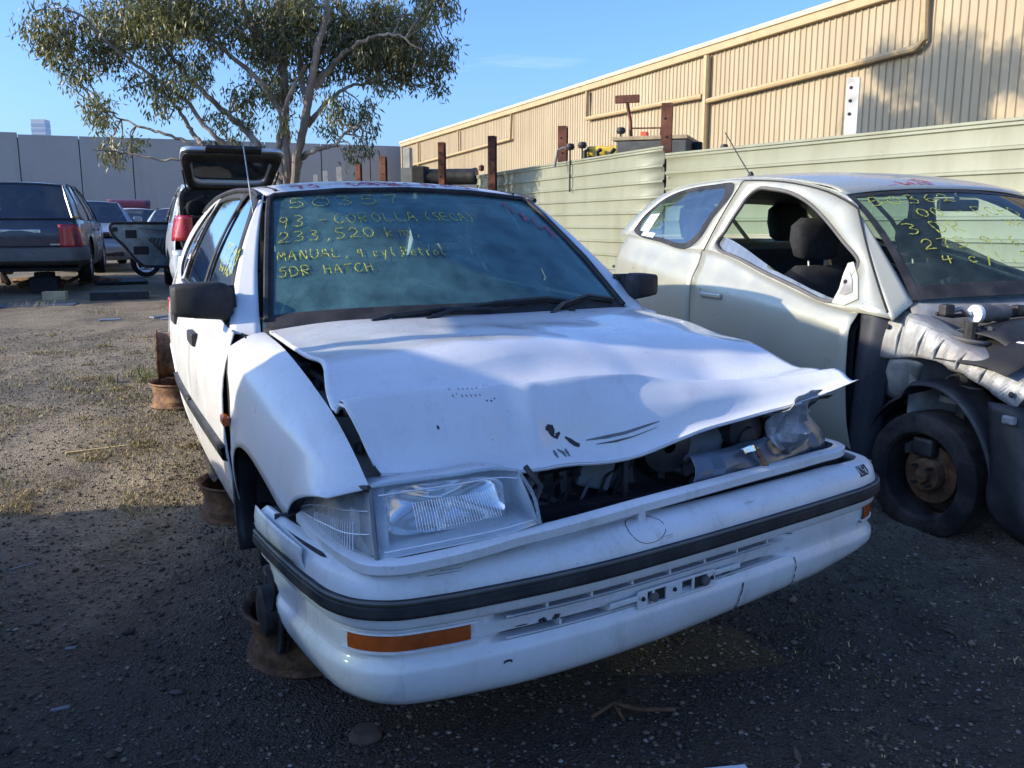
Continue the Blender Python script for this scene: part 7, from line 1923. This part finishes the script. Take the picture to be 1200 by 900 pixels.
slab('glass_shard', -1.17, 2.10, (.045, .014, .006), .5, M['trimgrey'], 'small pale shard lying on the dark dirt near the front corner', 'shard', .1, .002)
slab('glass_shard', -1.30, 2.42, (.03, .012, .008), .2, M['trimgrey'], 'smallest pale shard lying further up on the dark dirt', 'shard', .2, .002)
slab('straw_stick', -2.15, 4.45, (.30, .02, .012), .55, GM[0], 'straw coloured stick lying on the sunlit gravel', 'stick', 0, .002)
slab('straw_stick', -1.75, 3.0, (.10, .008, .008), .9, M['trimgrey'], 'short dark twig on the shaded dirt', 'stick', 0, .002)
o = MB().tube([(-.08, 0, .01), (-.02, .03, .03), (.05, .015, .022), (.14, .04, .008)], .006, 6).tube([(-.02, .03, .03), (.0, -.03, .02)], .004, 5).obj('twig', M['rust'], None); o.location = (.28, 2.05, float(gzz(.28, 2.05))); tag(o, 'thin broken twig on the ground in front of the bumper', 'twig')
o = MB().lathe([(0, .03), (.03, .026), (.042, .01), (.04, 0)], (0, 0, 0), 'z', 14).obj('round_stone', SM[3], None); o.location = (-.36, 1.98, float(gzz(-.36, 1.98)) - .004); tag(o, 'rounded brown stone under the front bumper corner', 'stone')

# ================================================================== THE GUM TREE
TY = 16.0
tree = empty('gum_tree', (-3.95, TY, .24), 0, 'tall eucalyptus with pale forked trunks and drooping olive leaves', 'tree')
m, nt, out = new_mat('gum_bark')
c = ramp(nt, noise(nt, 1.0, 6, 0.65, vmap(nt, (3.5, 3.5, .8))), [(0.30, (0.10, 0.075, 0.055)), (0.48, (0.24, 0.19, 0.15)), (0.62, (0.40, 0.34, 0.28)), (0.8, (0.50, 0.45, 0.39))])
principled(nt, out, c, 0.8, 0, 0, 0.3, bump(nt, noise(nt, 9, 5), .4, .02))
M['bark'] = m
tr = random.Random(12)
def limb(name, pts, r0, r1, depth=0.0, parent=tree):
    P_ = [(x + 3.95, depth * k / (len(pts) - 1) + .06 * math.sin(k * 2.1), z - .24) for k, (x, z) in enumerate(pts)]
    S = spline(P_, 6 * len(P_)); n = len(S)
    S[1:-1] += np.array([[tr.uniform(-.02, .02) for _ in range(3)] for _ in range(n - 2)])
    r = [r0 + (r1 - r0) * (i / (n - 1)) ** .8 for i in range(n)]
    MB().tube(S, r, 10).obj(name, M['bark'], parent)
    return S, r
LB = {}
LB['A'] = limb('trunk', [(-3.90, .1), (-3.96, 1.83), (-3.98, 2.59), (-3.98, 3.31), (-3.98, 4.01), (-3.97, 4.71), (-3.96, 5.53), (-4.05, 6.8), (-3.9, 8.2)], .115, .04, .2)
LB['B'] = limb('trunk', [(-3.88, .1), (-3.85, 1.83), (-3.72, 2.44), (-3.55, 3.02), (-3.43, 3.59), (-3.26, 4.15), (-3.1, 4.71), (-2.97, 5.4), (-2.7, 6.6), (-2.6, 7.8)], .095, .035, -.6)
LB['C'] = limb('limb', [(-4.0, 1.9), (-4.10, 2.4), (-3.95, 3.0), (-3.78, 3.45), (-3.51, 3.87)], .055, .03, -.3)
LB['L1'] = limb('limb', [(-4.0, 1.6), (-4.18, 2.15), (-4.49, 2.56), (-4.85, 2.95), (-5.34, 3.34), (-5.9, 3.94), (-6.3, 4.43), (-6.7, 5.3)], .085, .02, .9)
LB['L2'] = limb('limb', [(-4.1, 1.9), (-4.43, 2.3), (-5.06, 2.66), (-5.57, 3.31), (-6.13, 3.73), (-6.62, 4.15), (-7.02, 4.57)], .055, .02, -.8)
LB['L3'] = limb('limb', [(-4.2, 1.9), (-4.52, 2.15), (-5.76, 2.66), (-6.42, 2.88), (-6.85, 3.02), (-7.28, 3.24)], .055, .012, .3)
LB['L4'] = limb('limb', [(-4.2, 1.95), (-4.9, 2.12), (-5.56, 2.3), (-6.16, 2.33), (-6.75, 2.44), (-7.12, 2.47)], .04, .010, -.5)
LB['L5'] = limb('limb', [(-5.40, 2.56), (-5.62, 2.75), (-6.01, 3.38), (-6.43, 3.73), (-6.7, 4.08)], .05, .015, .6)
LB['R1'] = limb('limb', [(-3.80, 2.1), (-3.72, 2.33), (-3.37, 2.5), (-3.03, 2.59), (-2.81, 2.8), (-2.57, 2.88)], .07, .012, -.5)
LB['R2'] = limb('limb', [(-3.58, 2.9), (-3.19, 3.40), (-2.81, 3.62), (-2.37, 3.7), (-1.99, 3.87)], .05, .012, .6)
LB['R3'] = limb('limb', [(-3.43, 3.55), (-3.02, 3.94), (-2.5, 4.22), (-1.91, 4.29), (-1.47, 4.01)], .06, .012, -.9)
LB['R4'] = limb('limb', [(-3.26, 4.15), (-2.63, 4.57), (-1.9, 4.85), (-1.31, 4.9)], .05, .015, .9)
LB['M1'] = limb('limb', [(-3.98, 4.0), (-4.4, 4.43), (-4.66, 4.99), (-5.1, 6.0), (-5.3, 7.2)], .075, .02, .5)
LB['M2'] = limb('limb', [(-3.96, 3.0), (-4.29, 3.59), (-4.71, 4.01), (-5.13, 4.43), (-5.6, 5.2)], .06, .015, -.9)
LB['M3'] = limb('limb', [(-3.55, 3.0), (-3.69, 3.73), (-3.74, 4.43), (-3.63, 5.26), (-3.4, 6.4)], .06, .02, .7)
LB['M4'] = limb('limb', [(-3.0, 5.3), (-2.2, 6.0), (-1.6, 6.8), (-1.1, 7.6)], .05, .02, .6)
LB['M5'] = limb('limb', [(-4.0, 5.6), (-4.8, 6.6), (-5.5, 7.6), (-6.0, 8.6)], .05, .02, -.8)
# leaf masses: (x, z, radius, depth)
K16 = 16 / 1035 * 1.06
def px(x, y):
    b = (450 - y) / 1035; h = 16.0 * (-.1786 + .984 * b) / (.984 + .1786 * b)
    return ((x + 9 - 600) / 1035 * (15.744 - .1786 * h), 1.231 + h)
blobs = []
for (x, y, r) in [(80, 45, 34), (112, 22, 42), (62, 62, 20), (150, 18, 38), (122, 62, 28), (200, 20, 46), (250, 28, 48), (300, 25, 52), (350, 25, 52), (400, 30, 52), (440, 25, 50), (470, 55, 40), (505, 15, 26), (506, 70, 20), (498, 94, 14), (462, 88, 22), (425, 62, 36), (385, 70, 24),
                  (192, 108, 26), (226, 100, 22), (262, 112, 22), (244, 136, 14), (112, 128, 22), (100, 142, 14), (140, 165, 12), (122, 182, 12), (112, 175, 10), (288, 90, 30), (318, 112, 22), (300, 65, 30), (345, 75, 28), (392, 132, 20), (412, 142, 18), (424, 128, 12), (402, 180, 11), (418, 172, 8), (378, 152, 10), (236, 172, 12), (262, 166, 12), (205, 70, 24), (165, 62, 18), (72, 92, 12), (90, 85, 16), (330, 150, 12), (276, 140, 12),(140,95,14),(178,130,12),(440,100,16),(520,48,10)]:
    cx, cz = px(x, y); blobs.append((cx, cz, r * .0150, tr.uniform(-1.0, 1.0) * min(1.0, r / 30)))
for i in range(30):
    a_ = tr.uniform(0, 2 * PI); q = math.sqrt(tr.random())
    blobs.append((-4.2 + 2.7 * q * math.cos(a_), 7.6 + 1.9 * q * math.sin(a_), tr.uniform(.4, .72), tr.uniform(-1.8, 1.8)))
rs = np.random.RandomState(3)
LV, LN = [], []
for (cx, cz, r, dy) in blobs:
    nspr = int(max(7, (128 if cz > 4.1 else 92) * r * r / .36))
    for s_ in range(nspr):
        d = rs.randn(3); d /= np.linalg.norm(d); q = r * rs.rand() ** .45
        c = np.array([cx + 3.95 + d[0] * q, dy + d[1] * q * 1.15, cz - .24 + d[2] * q * .8])
        nl = rs.randint(9, 19)
        sp = c + rs.randn(nl, 3) * np.array([.075, .085, .10])
        LV.append(sp); LN.append(nl)
LC = np.concatenate(LV); n = len(LC)
ln = .08 + .08 * rs.rand(n); wd_ = .010 + .009 * rs.rand(n)
ax = rs.randn(n, 3) * np.array([.55, .55, .45]) + np.array([0, 0, -1.0]); ax /= np.linalg.norm(ax, axis=1)[:, None]
sd_ = np.cross(ax, rs.randn(n, 3)); sd_ /= np.linalg.norm(sd_, axis=1)[:, None] + 1e-9
bend = np.cross(ax, sd_)
p0 = LC; pm = LC + ax * (ln * .5)[:, None] + bend * (ln * .10)[:, None]; p1 = LC + ax * ln[:, None]
V = np.stack([p0, pm - sd_ * wd_[:, None], p1, pm + sd_ * wd_[:, None]], 1).reshape(-1, 3)
F = (np.array([[0, 1, 2, 3]]) + (np.arange(n) * 4)[:, None]).reshape(-1)
me = bpy.data.meshes.new('crown'); me.vertices.add(len(V)); me.vertices.foreach_set('co', V.ravel())
me.loops.add(len(F)); me.loops.foreach_set('vertex_index', F); me.polygons.add(n); me.polygons.foreach_set('loop_start', np.arange(n) * 4)
LM = []
for nm, col in (('gum_leaf_olive', (.145, .15, .060)), ('gum_leaf_grey', (.175, .18, .105)), ('gum_leaf_dark', (.09, .10, .042)), ('gum_leaf_tan', (.20, .165, .07))):
    m, nt, out = new_mat(nm)
    c = ramp(nt, noise(nt, 1.3, 3), [(.3, tuple(k_ * .8 for k_ in col)), (.7, tuple(k_ * 1.25 for k_ in col))])
    p = nt.nodes.new('ShaderNodeBsdfPrincipled'); nt.links.new(c, p.inputs['Base Color']); p.inputs['Roughness'].default_value = .42
    t = nt.nodes.new('ShaderNodeBsdfTranslucent'); t.inputs['Color'].default_value = (col[0] * 1.5, col[1] * 1.5, col[2] * .8, 1)
    mx_ = nt.nodes.new('ShaderNodeMixShader'); mx_.inputs[0].default_value = .25
    nt.links.new(p.outputs[0], mx_.inputs[1]); nt.links.new(t.outputs[0], mx_.inputs[2]); nt.links.new(mx_.outputs[0], out.inputs['Surface'])
    LM.append(m)
for k_ in LM: me.materials.append(k_)
me.polygons.foreach_set('material_index', rs.choice(4, n, p=[.42, .28, .22, .08])); me.update(); me.validate()
cw = bpy.data.objects.new('crown', me); C.objects.link(cw); cw.parent = tree; cw['kind'] = 'stuff'
# fine twigs from the limbs out to the leaf masses
tw_ = MB()
allS = np.concatenate([S for S, _ in LB.values()])
for (cx, cz, r, dy) in blobs:
    c = np.array([cx + 3.95, dy, cz - .24]); k_ = np.argmin(np.linalg.norm(allS - c, axis=1)); a_ = allS[k_]
    for j in range(3 if r > .3 else 2):
        e = c + rs.randn(3) * r * .35; mid_ = (a_ + e) / 2 + rs.randn(3) * .12
        tw_.tube(spline([a_, mid_, e], 7), list(np.linspace(.016, .005, 7)), 5)
o = tw_.obj('twigs', M['bark'], tree); o['kind'] = 'stuff'
